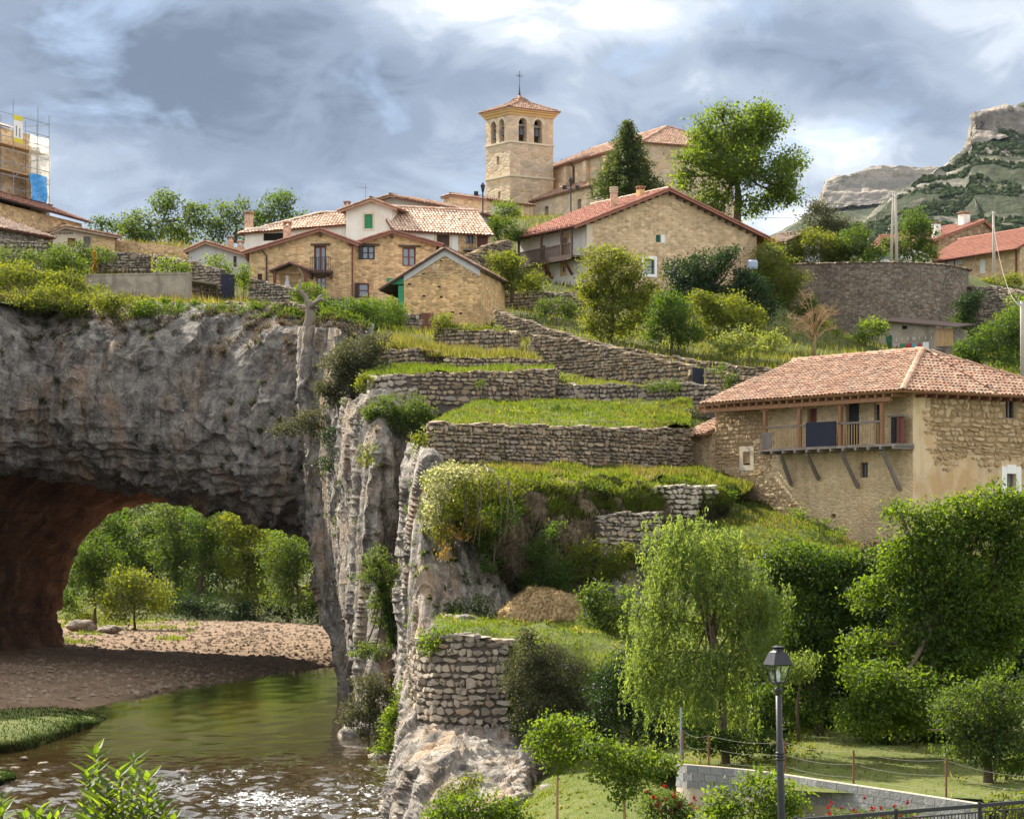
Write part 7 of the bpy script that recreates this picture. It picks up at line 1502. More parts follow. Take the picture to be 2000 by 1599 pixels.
# --- far trees behind the roofs
tree('oak_tree', 'left rounded tree behind the pale garden wall', T_, (310, 480, 432), [(290, 440, 48, 34), (255, 455, 26, 24), (330, 400, 30, 26), (350, 430, 40, 40), (385, 420, 22, 30), (320, 460, 70, 24)], .55, LF_HAZEL, 2.6, .4, thr=-.2, bright=.1)
tree('oak_tree', 'middle tree behind the brick chimney', T_, (460, 470, 432), [(450, 425, 40, 30), (480, 415, 30, 26), (430, 450, 34, 26), (490, 445, 40, 26)], .55, LF_HAZEL, 2.6, .4, thr=-.2, bright=.15)
tree('oak_tree', 'right tree of the row behind the hip roof', T_, (545, 465, 430), [(545, 405, 34, 30), (570, 400, 26, 24), (520, 420, 26, 22), (560, 435, 46, 26)], .55, LF_MID, 2.6, .4, thr=-.2, bright=.1)
tree('oak_tree', 'small far tree behind the inn roof', T_, (198, 460, 436), [(190, 434, 20, 16), (210, 438, 18, 14)], .5, LF_MID, 3, .3); tree('cypress', 'thin dark far tree between inn and oaks', T_, (236, 470, 436), [(236, 445, 6, 16)], .4, LF_DARK, 3, .2)
# --- plants along the top of the arch
for i, (lb, px, py, d, bl, lf, mt) in enumerate((
    ('bright spreading bush at left edge above the arch', 40, 600, 170, [(30, 540, 60, 24), (95, 560, 50, 26), (-20, 560, 40, 30)], .20, LF_YEL), ('tall green bush under the roadside house', 60, 530, 176, [(20, 510, 50, 22), (90, 505, 46, 24), (130, 530, 40, 26)], .20, LF_HAZEL),
    ('yellow bramble hanging over the arch rim', 120, 610, 167, [(110, 580, 46, 22), (150, 600, 40, 20), (70, 590, 40, 18)], .18, LF_YEL), ('bright grass like bush beside concrete wall', 160, 590, 170, [(165, 560, 28, 24), (130, 545, 24, 18)], .18, LF_YEL),
    ('drooping green shrub right of the bramble', 250, 625, 165, [(215, 590, 38, 22), (255, 600, 42, 22), (295, 608, 30, 16), (260, 622, 34, 14)], .18, LF_YEL), ('dark trailing bush below the drooping shrub', 310, 640, 164, [(300, 605, 36, 16), (340, 610, 26, 14)], .17, LF_MID),
    ('leafy bush before the inn door', 150, 520, 185, [(140, 490, 44, 16), (185, 500, 40, 16)], .18, LF_HAZEL), ('green bush on the concrete wall', 335, 540, 179, [(330, 520, 24, 18), (350, 525, 18, 14)], .18, LF_BRIGHT), ('dark creeper behind the lean-to', 385, 550, 181, [(385, 525, 16, 24)], .17, LF_DARK),
    ('light tree before the grey house', 425, 545, 183, [(425, 515, 20, 18), (438, 525, 12, 12)], .18, LF_BRIGHT))):
    sh(lb, (px, py, d), bl, lf, mt, name='rim_bush', thr=-.2)
tree('column_shrub', 'slim bright column shrub right of the blue gate', B_, (476, 590, 177), [(477, 530, 9, 16), (476, 555, 12, 20)], .15, LF_BRIGHT, 3.5, .04); sh('tall yellow mullein stalk above the concrete wall', (184, 537, 178), [(184, 497, 3.5, 8), (184, 512, 4, 9), (184, 524, 5, 7)], .09, LF_BRONZE, name='mullein', cr=.08)
tree('round_shrub', 'clipped round shrub behind the dead trunk', B_, (604, 602, 170), [(603, 575, 28, 20)], .14, LF_BRIGHT, 4.5, .06, hollow=.7)
def hedge(label, base, blobs, mat, leaf=.14): sh(label, base, blobs, leaf, mat, name='hedge', dens=3.6, droop=.6, thr=-.5)
hedge('dense ivy hedge hanging right of the dead trunk', (680, 650, 165), [(640, 620, 34, 34), (680, 620, 40, 34), (720, 622, 44, 36), (625, 600, 20, 18), (650, 645, 30, 20)], LF_MID); hedge('bright ivy mound on the wall left of the rusty gate', (740, 640, 169), [(720, 600, 30, 18), (760, 610, 34, 24), (745, 625, 40, 24), (700, 600, 22, 14)], LF_BRIGHT)
hedge('ivy cover on the wall right of the rusty gate', (900, 660, 160), [(868, 632, 24, 20), (905, 648, 36, 16), (950, 652, 36, 14), (990, 655, 20, 8), (862, 655, 16, 24)], LF_YEL)
def deadtree():
    bp = W(603, 662, 157); root = thing('dead_trunk', 'twisted grey dead tree trunk at the cliff edge', T_, bp); k = 157 / F; q = lambda px, py, dy=0: W(px, py, 157 + dy) - bp; m = MB()
    m.tube([q(592, 665), q(598, 640), q(606, 620), q(604, 600), q(596, 578), q(584, 566), q(588, 545)], [.30, .26, .30, .22, .15, .10, .05], 9); m.tube([q(604, 605), q(614, 592, -.3), q(628, 584, -.6), q(640, 590, -.5)], [.2, .14, .10, .04], 7); m.tube([q(614, 592, -.3), q(626, 578, .2), q(634, 574, .3)], [.1, .07, .03], 6); m.tube([q(584, 566), q(576, 570, .2), q(570, 560)], [.08, .05, .02], 5); m.tube([q(588, 642), q(605, 640, -.5), q(618, 638, -.8)], [.12, .09, .03], 6); m.tube([q(588, 552), q(590, 535, .2), q(582, 522, .3)], [.05, .03, .01], 5)
    m.build('trunk', BARK_G, root, True)
deadtree()
# --- on the cliff
tree('olive_bush', 'large grey green bush on the cliff shoulder', B_, (690, 800, 146), [(700, 690, 48, 34), (655, 735, 40, 44), (690, 740, 44, 50), (740, 670, 30, 20), (645, 770, 28, 26), (735, 710, 26, 28)], .15, LF_OLIVE, 3.0, .15, thr=-.25)
sh('pale hanging bush reaching left over the arch', (640, 830, 150), [(600, 820, 26, 18), (565, 835, 28, 14), (635, 810, 22, 18), (620, 840, 22, 14), (540, 842, 14, 8)], .16, LF_OLIVE, name='hanging_bush', thr=-.1)
sh('dark bush in the crevice below the hanging bush', (655, 900, 144), [(650, 860, 18, 24), (660, 890, 14, 18), (635, 905, 22, 12)], .14, LF_DARK, name='crevice_bush'); sh('green scrub topping the middle rock pillar', (760, 840, 132), [(760, 800, 40, 26), (800, 800, 34, 30), (735, 810, 22, 22), (825, 815, 24, 26), (780, 830, 36, 18)], .14, LF_HAZEL, name='crevice_bush', thr=-.25)
sh('yellow shrub left of the pale masonry end', (712, 800, 140), [(710, 755, 14, 24), (706, 790, 12, 18)], .14, LF_YEL, name='crevice_bush'); sh('yellow tuft hanging on the rock pillar', (716, 900, 129), [(718, 875, 12, 14), (714, 895, 9, 12)], .13, LF_YEL, name='crevice_bush'); sh('feathery tuft at the left end of the lower terrace wall', (820, 900, 109.5), [(820, 860, 12, 18), (816, 880, 12, 12)], .14, LF_YEL, name='crevice_bush'); sh('dark plant in the crack between two pillars', (788, 1000, 133), [(786, 985, 8, 22)], .12, LF_MID, name='crevice_bush')
sh('ivy patch on the mossy terrace wall', (935, 800, 138.5), [(938, 770, 8, 26), (985, 800, 10, 16)], .13, LF_MID, name='crevice_bush'); sh('weedy tuft at the right end of the low terrace wall', (1300, 770, 139), [(1300, 752, 26, 10), (1275, 756, 18, 8)], .14, LF_HAZEL, name='crevice_bush'); sh('creeper on the wall right of the dark wall door', (1410, 760, 146), [(1405, 722, 22, 8), (1425, 740, 10, 14)], .15, LF_MID, name='crevice_bush')
def veil():
    bp = W(900, 1080, 101); root = thing('flowering_creeper', 'cream flowered creeper hanging over the terrace edge', 'creeper', bp); k = 103 / F
    for mat, bl, leaf, nm, ds in ((LF_YEL, [(880, 960, 42, 44), (930, 950, 50, 36), (860, 1010, 28, 50), (910, 1000, 46, 40), (980, 945, 50, 26), (945, 1030, 30, 30)], .15, 'foliage', 3.2), (LF_CREAM, [(868, 935, 34, 26), (850, 970, 22, 46), (900, 920, 44, 14), (842, 1010, 12, 36)], .12, 'blossom', 1.5), (LF_BRONZE, [(890, 1040, 34, 14), (868, 1072, 16, 18), (930, 1020, 22, 8)], .14, 'orange_leaves', 1.6)):
        b3 = []; 
        for px, py, rx, ry in bl: c = W(px, py, 101.2 + (px - 880) * .02 + (0 if nm == 'foliage' else -.5)) - bp; b3.append((c.x, c.y, c.z, rx * k, .7, ry * k))
        area = sum(math.pi * q[2] * q[3] for q in bl); nl = int(area * ds / (leaf * leaf * .25 / k / k)); P, O, R = crown_pts(b3, nl, 12, .28, .4, -.35); n = len(P)
        A = unit(O * .4 + rng.normal(size=(n, 3)) * .6 + np.array([0, -.3, -.7])); ln = leaf * (.6 + .8 * rng.random(n)); link(nm, leaf_mesh(nm, P, A, unit(rng.normal(size=(n, 3)) * .6 + np.array([-.2, -.4, .7])), ln, ln * (.42 if nm != 'blossom' else .8), mat, R * .5 + rng.random(n) * .5), root)
    m = MB(); R = random.Random(2)
    for i in range(9): x = R.uniform(-1.2, 2.0); m.tube([(x, .3, 2.9), (x + R.uniform(-.3, .3), -.2, 1.6), (x + R.uniform(-.5, .3), -.1, R.uniform(.1, 1))], [.03, .02, .01], 4)
    m.build('stems', BARK, root)
veil()
sh('dark trailing bush right of the flowering creeper', (960, 1120, 102.6), [(965, 1020, 26, 36), (950, 1080, 18, 40), (990, 1000, 24, 26)], .14, LF_MID, name='bank_bush'); sh('dark nettles on the brown bank', (1060, 1130, 103.8), [(1060, 1090, 30, 34), (1095, 1120, 34, 30), (1040, 1130, 22, 20), (1090, 1050, 30, 26)], .14, LF_MID, name='bank_bush', thr=-.1)
sh('bright bush on the ledge above the hay heap', (1170, 1130, 104.8), [(1150, 1080, 38, 24), (1190, 1090, 40, 26), (1130, 1105, 26, 20), (1215, 1075, 28, 20), (1180, 1115, 50, 18)], .15, LF_YEL, name='bank_bush', thr=-.25); sh('reeds between lawn and rock behind the hay', (935, 1200, 101.5), [(935, 1175, 20, 22), (900, 1190, 26, 12)], .14, LF_HAZEL, name='bank_bush'); sh('ivy on the left top of the stone bastion', (855, 1270, 85.2), [(852, 1240, 26, 18), (838, 1258, 14, 20), (870, 1230, 18, 12)], .13, LF_BRIGHT, name='ivy', droop=.6)
tree('cliff_tree', 'slender ivy clad tree before the middle rock pillar', T_, (780, 1300, 112), [(735, 1090, 26, 26), (755, 1120, 34, 28), (720, 1125, 24, 26), (740, 1170, 36, 24), (725, 1215, 30, 18), (765, 1190, 20, 26), (735, 1265, 36, 22), (770, 1240, 20, 24), (710, 1275, 20, 12)], .12, LF_HAZEL, 2.0, .15, thr=-.05, hollow=.2, trunkpts=[(0, 0, -1.2), (-.05, 0, .6), (-.25, 0, 2.0), (-.55, .1, 3.4), (-.95, .1, 4.6)], bright=.1)
def ivytrunk():
    bp = W(766, 1245, 111.8); root = thing('ivy', 'dark ivy wrapping the slender cliff tree', 'creeper', bp); n = 1500; t = rng.random(n); P = np.stack([-.45 * t + .1 * (1 - t), np.zeros(n), 2.8 * t - .4], -1) + rng.normal(size=(n, 3)) * .10; ln = .11 * (.7 + .6 * rng.random(n)); link('foliage', leaf_mesh('foliage', P, unit(rng.normal(size=(n, 3)) + np.array([0, -.3, -.4])), unit(rng.normal(size=(n, 3)) + np.array([0, -.8, .3])), ln, ln * .8, LF_MID, rng.random(n)), root)
    m = MB(); m.tube([(.1, -.05, -.5), (-.1, -.08, 1), (-.35, -.05, 2.3)], .03, 5); m.build('stem', BARK, root)
ivytrunk()
sh('pale olive bush at the pillar foot by the water', (720, 1460, 112), [(725, 1340, 34, 26), (705, 1390, 38, 30), (750, 1380, 30, 40), (735, 1430, 40, 30), (690, 1400, 22, 20)], .13, LF_OLIVE, name='river_bush', bright=.1); sh('bright bush right of the pale olive bush by the water', (770, 1475, 106), [(790, 1360, 18, 34), (770, 1420, 26, 34), (760, 1460, 26, 20), (785, 1400, 18, 30)], .13, LF_BRIGHT, name='river_bush')
# --- around the lawn and the field
tree('holm_oak', 'dark round holm oak right of the bastion', T_, (1060, 1460, 82.5), [(1050, 1280, 46, 34), (1020, 1320, 44, 46), (1090, 1320, 56, 46), (1130, 1350, 36, 44), (1060, 1370, 66, 46), (1030, 1410, 36, 32), (1110, 1400, 46, 34), (1030, 1245, 20, 20)], .10, LF_OLIVE, 2.6, .16, thr=-.25, bright=-.28, asp=.5)
sh('bright feathery saplings on the slope left of the willow', (1190, 1330, 90), [(1170, 1170, 30, 34), (1205, 1215, 36, 40), (1165, 1230, 26, 34), (1225, 1170, 14, 30), (1190, 1280, 44, 40), (1150, 1180, 14, 30)], .13, LF_HAZEL, name='slope_sapling', trunk=.06, thr=-.1)
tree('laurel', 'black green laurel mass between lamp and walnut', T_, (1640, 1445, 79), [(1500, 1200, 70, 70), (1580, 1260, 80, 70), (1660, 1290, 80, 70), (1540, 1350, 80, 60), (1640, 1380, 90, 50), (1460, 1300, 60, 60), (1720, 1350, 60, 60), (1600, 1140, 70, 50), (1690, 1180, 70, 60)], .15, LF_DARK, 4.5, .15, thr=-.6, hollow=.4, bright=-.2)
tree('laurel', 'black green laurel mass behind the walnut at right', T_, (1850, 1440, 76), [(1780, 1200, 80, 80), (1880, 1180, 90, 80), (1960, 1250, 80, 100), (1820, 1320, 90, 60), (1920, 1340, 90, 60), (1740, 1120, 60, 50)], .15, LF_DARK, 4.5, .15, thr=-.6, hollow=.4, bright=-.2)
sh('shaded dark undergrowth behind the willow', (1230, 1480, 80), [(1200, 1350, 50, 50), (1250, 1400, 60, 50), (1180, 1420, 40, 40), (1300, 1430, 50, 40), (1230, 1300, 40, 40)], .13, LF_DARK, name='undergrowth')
def willow():
    bp = W(1420, 1490, 71); root = thing('willow', 'pale weeping willow with hanging leaves beside the lamp', T_, bp); k = 71 / F; m = MB(); q = lambda px, py, dy=0: W(px, py, 71 + dy) - bp
    tp = [q(1420, 1520), q(1412, 1400), q(1395, 1250), q(1370, 1130)]; m.tube(tp, [.13, .10, .08, .04], 8); P = []; A = []; R = []
    tops = [(1300, 1045), (1325, 1025), (1345, 1060), (1370, 1080), (1400, 1050), (1425, 1060), (1290, 1100), (1260, 1150), (1450, 1110), (1480, 1150), (1330, 1120), (1380, 1140), (1420, 1130), (1300, 1190), (1350, 1210), (1400, 1200), (1460, 1200), (1500, 1190), (1250, 1230), (1285, 1260), (1340, 1290), (1395, 1280), (1450, 1280), (1500, 1250), (1240, 1290), (1270, 1330), (1430, 1340), (1380, 1350), (1330, 1360), (1440, 1400), (1515, 1160)]
    for (px, py) in tops:
        px = 1378 + (px - 1378) * .88; dy = random.uniform(-1.1, 1.1); c = q(px, py, dy); s_ = tp[-1].lerp(tp[1], random.random() * .9); m.tube([s_, s_.lerp(c, .5) + Vector((0, 0, .18)), c], [.035, .025, .012], 5)
        for j in range(68):
            s0 = np.array(c) + rng.normal(size=3) * np.array([.30, .34, .20]); out = unit(np.array([s0[0] * .35 + rng.normal() * .5, rng.normal() * .5, .35])); L = rng.uniform(.5, 1.45); n = int(L * 26); t = np.sort(rng.random(n)); p = s0 + out * (L * .20 * np.sin(t * 1.57))[:, None] + np.array([0, 0, -1.0]) * (L * t ** 1.5)[:, None] + rng.normal(size=(n, 3)) * .028; P.append(p); a = np.tile(np.array([0, 0, -.8]), (n, 1)) + rng.normal(size=(n, 3)) * .55; A.append(a); R.append(np.full(n, rng.random() * .5))
    P, A, R = map(np.concatenate, (P, A, R)); n = len(P); ln = .115 * (.6 + .7 * rng.random(n)); link('crown', leaf_mesh('crown', P, unit(A), unit(rng.normal(size=(n, 3)) + np.array([0, 0, .4])), ln, ln * .36, LF_WILLOW, R + rng.random(n) * .5), root); m.build('trunk', BARK, root, True)
willow()
sh('pale willow sprays right of the street lamp', (1560, 1420, 72), [(1560, 1290, 34, 22), (1585, 1320, 24, 24), (1545, 1325, 24, 26)], .12, LF_WILLOW, name='willow_sucker', asp=.32, droop=.9, bright=-.1, dens=2.4, thr=-.1)
tree('plum_tree', 'broad dark leaved tree behind the street lamp', T_, (1600, 1445, 76), [(1560, 1100, 60, 44), (1620, 1130, 60, 50), (1510, 1120, 36, 40), (1580, 1200, 90, 60), (1660, 1200, 50, 60), (1540, 1270, 60, 50), (1620, 1300, 70, 50), (1500, 1330, 50, 50), (1580, 1380, 60, 40), (1660, 1100, 36, 30)], .13, LF_MID, 5.0, .18, thr=-.14, hollow=.3, per=20, cr=.32, bright=.0)
tree('walnut_tree', 'huge glossy leaved tree filling the right edge', T_, (1890, 1490, 70), [(1850, 1030, 70, 56), (1930, 1010, 70, 56), (1990, 1060, 60, 80), (1780, 1080, 60, 50), (1860, 1120, 90, 60), (1740, 1170, 70, 56), (1930, 1170, 90, 70), (1820, 1210, 90, 60), (1700, 1270, 50, 40), (1770, 1300, 90, 56), (1880, 1290, 90, 60), (1980, 1260, 60, 80), (1720, 1370, 66, 40), (1800, 1390, 80, 40), (1700, 1410, 50, 26), (1880, 1390, 70, 40), (1650, 1390, 40, 26), (1690, 1310, 40, 30), (1760, 1000, 24, 24), (1990, 980, 26, 30), (1740, 1340, 70, 50, -2), (1690, 1390, 50, 34, -2), (1790, 1350, 60, 40, -2)], .135, LF_BRIGHT, 5.4, .24, thr=-.14, hollow=.3, per=22, cr=.34, bright=-.08, limbs=1)
tree('box_tree', 'dense olive green tree at lower right over the field', T_, (1930, 1540, 64), [(1890, 1390, 80, 50), (1960, 1370, 70, 60), (1850, 1430, 60, 36), (1990, 1440, 60, 60), (1920, 1460, 70, 34), (1960, 1490, 50, 24)], .10, LF_HAZEL, 2.8, .16, thr=-.25, bright=-.1)
sh('purple leaved shrub at the foot of the farmhouse', (1710, 1100, 96), [(1700, 1070, 24, 16), (1745, 1085, 18, 14)], .12, leaf_mat('purple_leaf', [(.05, .015, .02), (.09, .03, .035), (.13, .05, .05)], .3, (1.3, .9, .9)), name='purple_shrub')
sh('green tufts at the farmhouse wall foot', (1600, 1030, 111), [(1600, 1020, 16, 8), (1640, 1035, 10, 9), (1560, 1000, 14, 8)], .13, LF_BRIGHT, name='wall_tuft')
tree('lawn_tree', 'left small round crowned tree on the lawn', T_, (1088, 1625, 63), [(1070, 1415, 34, 26), (1110, 1425, 40, 30), (1050, 1440, 24, 22), (1090, 1460, 50, 30), (1130, 1450, 26, 24), (1085, 1490, 34, 18)], .12, LF_BRIGHT, 3.0, .045, thr=-.3, trunkpts=[(0, 0, -.8), (0, 0, .9), (.03, 0, 1.8), (.02, 0, 2.3)], bark=BARK_P, bright=.05)
tree('lawn_tree', 'right broad low crowned tree on the lawn', T_, (1222, 1630, 62), [(1165, 1460, 34, 24), (1215, 1480, 50, 34), (1270, 1490, 42, 30), (1190, 1510, 44, 30), (1240, 1530, 44, 30), (1295, 1495, 22, 22), (1215, 1560, 26, 16)], .12, LF_BRIGHT, 3.0, .045, thr=-.3, trunkpts=[(0, 0, -.8), (-.03, 0, .6), (-.03, 0, 1.2), (0, 0, 1.7)], bark=BARK_P, bright=0)
sh('bright green bush at the bottom under the river rock', (930, 1640, 66), [(900, 1575, 50, 30), (960, 1580, 50, 36), (985, 1590, 36, 36), (860, 1590, 34, 22), (930, 1600, 60, 30)], .11, LF_BRIGHT, name='lawn_bush'); sh('pale yellow tuft on the river rock', (905, 1560, 76), [(915, 1525, 20, 20), (890, 1545, 22, 18)], .10, LF_YEL, name='lawn_bush')
sh('broad leaved bush before the block wall at the lamp', (1470, 1640, 58), [(1430, 1560, 50, 34), (1490, 1540, 50, 34), (1535, 1560, 34, 30), (1460, 1590, 70, 34), (1400, 1590, 34, 24), (1530, 1590, 40, 24)], .13, LF_BRIGHT, name='fig_bush', bright=-.05)
def roses():
    def ex(root, bl):
        n = 26; P = np.array([bl[i_ % len(bl)][:3] for i_ in range(n)]) + unit(rng.normal(size=(n, 3)) + np.array([0, -1.2, .5])) * np.array([.45, .4, .38]); Q = np.repeat(P, 9, 0) + rng.normal(size=(n * 9, 3)) * .022; ln = np.full(9, .055)
        for i_ in range(n): link('flower', leaf_mesh('flower', Q[i_ * 9:i_ * 9 + 9], unit(rng.normal(size=(9, 3))), unit(rng.normal(size=(9, 3))), ln, ln, LF_RED, rng.random(9)), root)
    sh('rose bush with red flowers left of the block wall', (1300, 1640, 60), [(1300, 1565, 34, 22), (1270, 1575, 20, 22), (1330, 1580, 26, 24), (1300, 1595, 44, 20)], .075, LF_HAZEL, name='rose_bush', extra=ex); sh('low rose bush with red flowers below the block wall', (1700, 1640, 57), [(1690, 1590, 30, 14), (1760, 1592, 34, 12), (1640, 1595, 24, 14)], .075, LF_HAZEL, name='rose_bush', extra=ex)
roses()
sh('yellow green vine on the railing at the lower right', (1955, 1640, 55), [(1960, 1555, 36, 18), (1940, 1580, 30, 20), (1985, 1570, 22, 24)], .12, LF_YEL, name='rail_vine')
# --- near leaves at the lower left: upright shoots with long leaves
def shoots(label, tips, d, leaf):
    bp = W(sum(t[0] for t in tips) / len(tips), 1760, d); root = thing('leafy_shoots', label, 'bush', bp); m = MB(); P = []; A = []; Nn = []; R = []; k = d / F
    for (tx, ty, bx_) in tips:
        dy = random.uniform(-.35, .35); top = W(tx, ty, d + dy) - bp; bot = W(bx_, 1760, d + dy * .5) - bp; pts = [bot, bot.lerp(top, .5) + Vector((random.uniform(-.04, .04), 0, 0)), top]; m.tube(pts, [.012, .008, .003], 5)
        L = (top - bot).length; n = int(L / .022)
        for i in range(n):
            t = .2 + .8 * i / n; p = bot.lerp(top, t); a = i * 2.4; o = Vector((math.cos(a), math.sin(a) * .9, .75 - .35 * (1 - t))).normalized(); l = leaf * (1.1 - .45 * t) * random.uniform(.8, 1.15); P.append(p + o * l * .5); A.append(o); Nn.append(Vector((random.uniform(-.3, .3), -.25, 1))); R.append(random.random())
    P, A, Nn = (np.array([tuple(x) for x in y]) for y in (P, A, Nn)); n = len(P); ln = np.linalg.norm(A, axis=1) * leaf * (.75 + .4 * rng.random(n)); link('foliage', leaf_mesh('foliage', P, unit(A), unit(Nn), ln, ln * .30, LF_BRIGHT, np.array(R)), root); m.build('stems', BARK, root)
shoots('tall leafy shoots at the lower left before the river', [(185, 1462, 205), (262, 1478, 245), (232, 1500, 235), (290, 1508, 270), (170, 1500, 195), (210, 1530, 215), (300, 1545, 280), (250, 1540, 250), (275, 1560, 262), (195, 1560, 200), (320, 1570, 300), (160, 1565, 180), (225, 1575, 225), (338, 1590, 320)], 17, .17)
shoots('low leafy shoots in the bottom left corner', [(75, 1575, 90), (110, 1582, 115), (50, 1590, 60), (95, 1592, 100), (2, 1548, 5), (-8, 1570, 0)], 16, .16)
# --- trees beyond the arch
for i, (lb, base, bl, lf, mt, tr) in enumerate((
    ('round bright bush on the gravel beyond the arch', (265, 1228, 238), [(262, 1150, 52, 40), (225, 1165, 30, 30), (300, 1165, 34, 34), (260, 1190, 60, 24)], .22, LF_YEL, .12), ('thin straight trunked tree by the cave wall', (186, 1222, 242), [(185, 1075, 40, 36), (160, 1120, 30, 40), (215, 1110, 34, 40), (140, 1160, 24, 40), (190, 1150, 30, 30)], .24, LF_MID, .16),
    ('low green bushes at the foot of the cave wall', (140, 1225, 250), [(140, 1190, 26, 26), (165, 1200, 26, 18), (225, 1205, 24, 14)], .22, LF_YEL, .06), ('tall grey green poplar left of the middle beyond the arch', (345, 1205, 296), [(330, 1010, 40, 40), (370, 1040, 40, 50), (320, 1080, 40, 40), (360, 1110, 44, 40), (345, 1160, 40, 30)], .28, LF_HAZEL, .3), ('leaning dark trunked alder beyond the arch', (375, 1200, 292), [(400, 1020, 40, 40), (420, 1080, 36, 44), (395, 1150, 36, 40)], .28, LF_MID, .3),
    ('broad bright alder right of the middle beyond the arch', (480, 1205, 290), [(460, 1030, 44, 40), (500, 1060, 44, 44), (470, 1110, 50, 44), (520, 1110, 40, 40), (490, 1160, 50, 30)], .28, LF_YEL, .25), ('glossy riverside tree at the right of the arch opening', (560, 1212, 280), [(545, 1090, 40, 44), (580, 1110, 36, 50), (560, 1160, 50, 36), (600, 1150, 30, 50), (620, 1190, 26, 26)], .26, LF_HAZEL, .2), ('yellow leaved branch tree under the arch rim', (585, 1200, 284), [(575, 1060, 30, 26), (600, 1085, 22, 26), (555, 1045, 24, 20)], .30, LF_BRIGHT, .15),
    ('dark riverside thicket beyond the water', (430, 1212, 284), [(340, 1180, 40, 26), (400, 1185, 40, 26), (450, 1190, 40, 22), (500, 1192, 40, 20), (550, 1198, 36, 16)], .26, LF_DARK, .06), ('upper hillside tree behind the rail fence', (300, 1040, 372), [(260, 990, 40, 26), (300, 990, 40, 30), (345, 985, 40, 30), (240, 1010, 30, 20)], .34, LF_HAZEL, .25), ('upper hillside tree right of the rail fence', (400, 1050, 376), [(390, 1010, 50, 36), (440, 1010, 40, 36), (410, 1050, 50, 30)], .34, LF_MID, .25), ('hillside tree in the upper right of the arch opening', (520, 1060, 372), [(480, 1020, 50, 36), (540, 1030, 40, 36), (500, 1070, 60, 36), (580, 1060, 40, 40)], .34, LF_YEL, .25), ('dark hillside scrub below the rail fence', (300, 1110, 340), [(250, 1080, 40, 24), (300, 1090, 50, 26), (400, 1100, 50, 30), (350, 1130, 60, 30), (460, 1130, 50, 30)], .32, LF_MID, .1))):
    tree('riverside_tree' if tr > .1 else 'riverside_bush', lb, T_ if tr > .1 else B_, base, bl, lf * 1.25, mt, 2.6, tr * 1.15, thr=-.1, hollow=.35, limbs=3, per=18, cr=.8)

for i, (lb, base, bl, lf, mt) in enumerate((
    ('tall backdrop tree at the left of the arch opening', (170, 1200, 305), [(150, 1070, 40, 60), (200, 1040, 50, 50), (150, 1150, 40, 40), (210, 1120, 50, 50), (240, 1060, 40, 40)], .30, LF_MID), ('tall backdrop tree behind the round bright bush', (290, 1200, 310), [(270, 1060, 50, 50), (310, 1060, 40, 60), (280, 1130, 50, 50), (330, 1140, 50, 50)], .30, LF_HAZEL),
    ('tall backdrop tree at the middle of the arch opening', (440, 1200, 308), [(420, 1010, 50, 40), (450, 1070, 50, 50), (420, 1140, 50, 50), (480, 1140, 50, 40), (380, 1070, 40, 50)], .30, LF_MID), ('tall backdrop tree at the right of the arch opening', (560, 1200, 306), [(530, 1040, 50, 40), (570, 1060, 50, 50), (610, 1100, 40, 60), (540, 1130, 50, 50), (600, 1170, 40, 40)], .30, LF_YEL), ('highest backdrop trees under the arch crown', (370, 1040, 392), [(300, 985, 60, 30), (370, 990, 60, 36), (450, 1000, 60, 36), (530, 1020, 60, 36)], .36, LF_HAZEL))):
    tree('riverside_tree', lb, T_, base, bl, lf * 1.35, mt, 3.0, .22, thr=-.2, hollow=.35, limbs=3, per=20, cr=1.0)
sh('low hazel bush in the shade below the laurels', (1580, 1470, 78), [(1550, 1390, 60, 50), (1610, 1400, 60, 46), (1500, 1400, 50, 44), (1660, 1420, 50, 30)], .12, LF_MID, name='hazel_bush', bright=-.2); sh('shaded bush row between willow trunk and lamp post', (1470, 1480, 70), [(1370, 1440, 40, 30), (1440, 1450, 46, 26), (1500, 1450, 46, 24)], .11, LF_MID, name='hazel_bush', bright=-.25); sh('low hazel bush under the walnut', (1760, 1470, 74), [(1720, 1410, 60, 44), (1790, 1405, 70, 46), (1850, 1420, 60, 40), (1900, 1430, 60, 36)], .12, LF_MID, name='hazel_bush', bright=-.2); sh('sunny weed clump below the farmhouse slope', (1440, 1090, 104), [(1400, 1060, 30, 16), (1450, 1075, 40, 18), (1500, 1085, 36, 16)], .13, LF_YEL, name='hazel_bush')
for i, (lb, px, py, d, w, h, mt) in enumerate((('long drooping weeds at the middle of the lower terrace edge', 1060, 945, 107, 40, 16, LF_YEL), ('olive weeds right of the middle of the lower terrace edge', 1150, 952, 108.5, 36, 18, LF_HAZEL), ('yellow weeds near the right end of the lower terrace edge', 1240, 950, 110, 40, 16, LF_YEL), ('dark weeds at the right end of the lower terrace edge', 1400, 965, 112.5, 34, 22, LF_MID), ('green tuft over the collapsed pale stone wall', 1320, 945, 112, 40, 14, LF_HAZEL), ('weed clump on the left of the middle terrace', 900, 820, 124, 34, 14, LF_HAZEL), ('weed clump under the ivy patch on the middle terrace', 1010, 812, 128, 40, 14, LF_YEL), ('nettle clump at the centre of the middle terrace', 1120, 800, 132, 46, 12, LF_MID), ('pale weeds at the right of the middle terrace', 1330, 800, 130, 40, 10, LF_OLIVE), ('weeds by the dark wall door', 1330, 752, 142, 24, 10, LF_HAZEL), ('brambles at the left end of the narrow terrace', 770, 725, 144, 34, 12, LF_HAZEL))):
    sh(lb, (px, py + 14, d), [(px - w * .4, py, w * .6, h), (px + w * .4, py + 2, w * .6, h * .8)], .13, mt, name='weed_clump', thr=-.1, droop=.5)
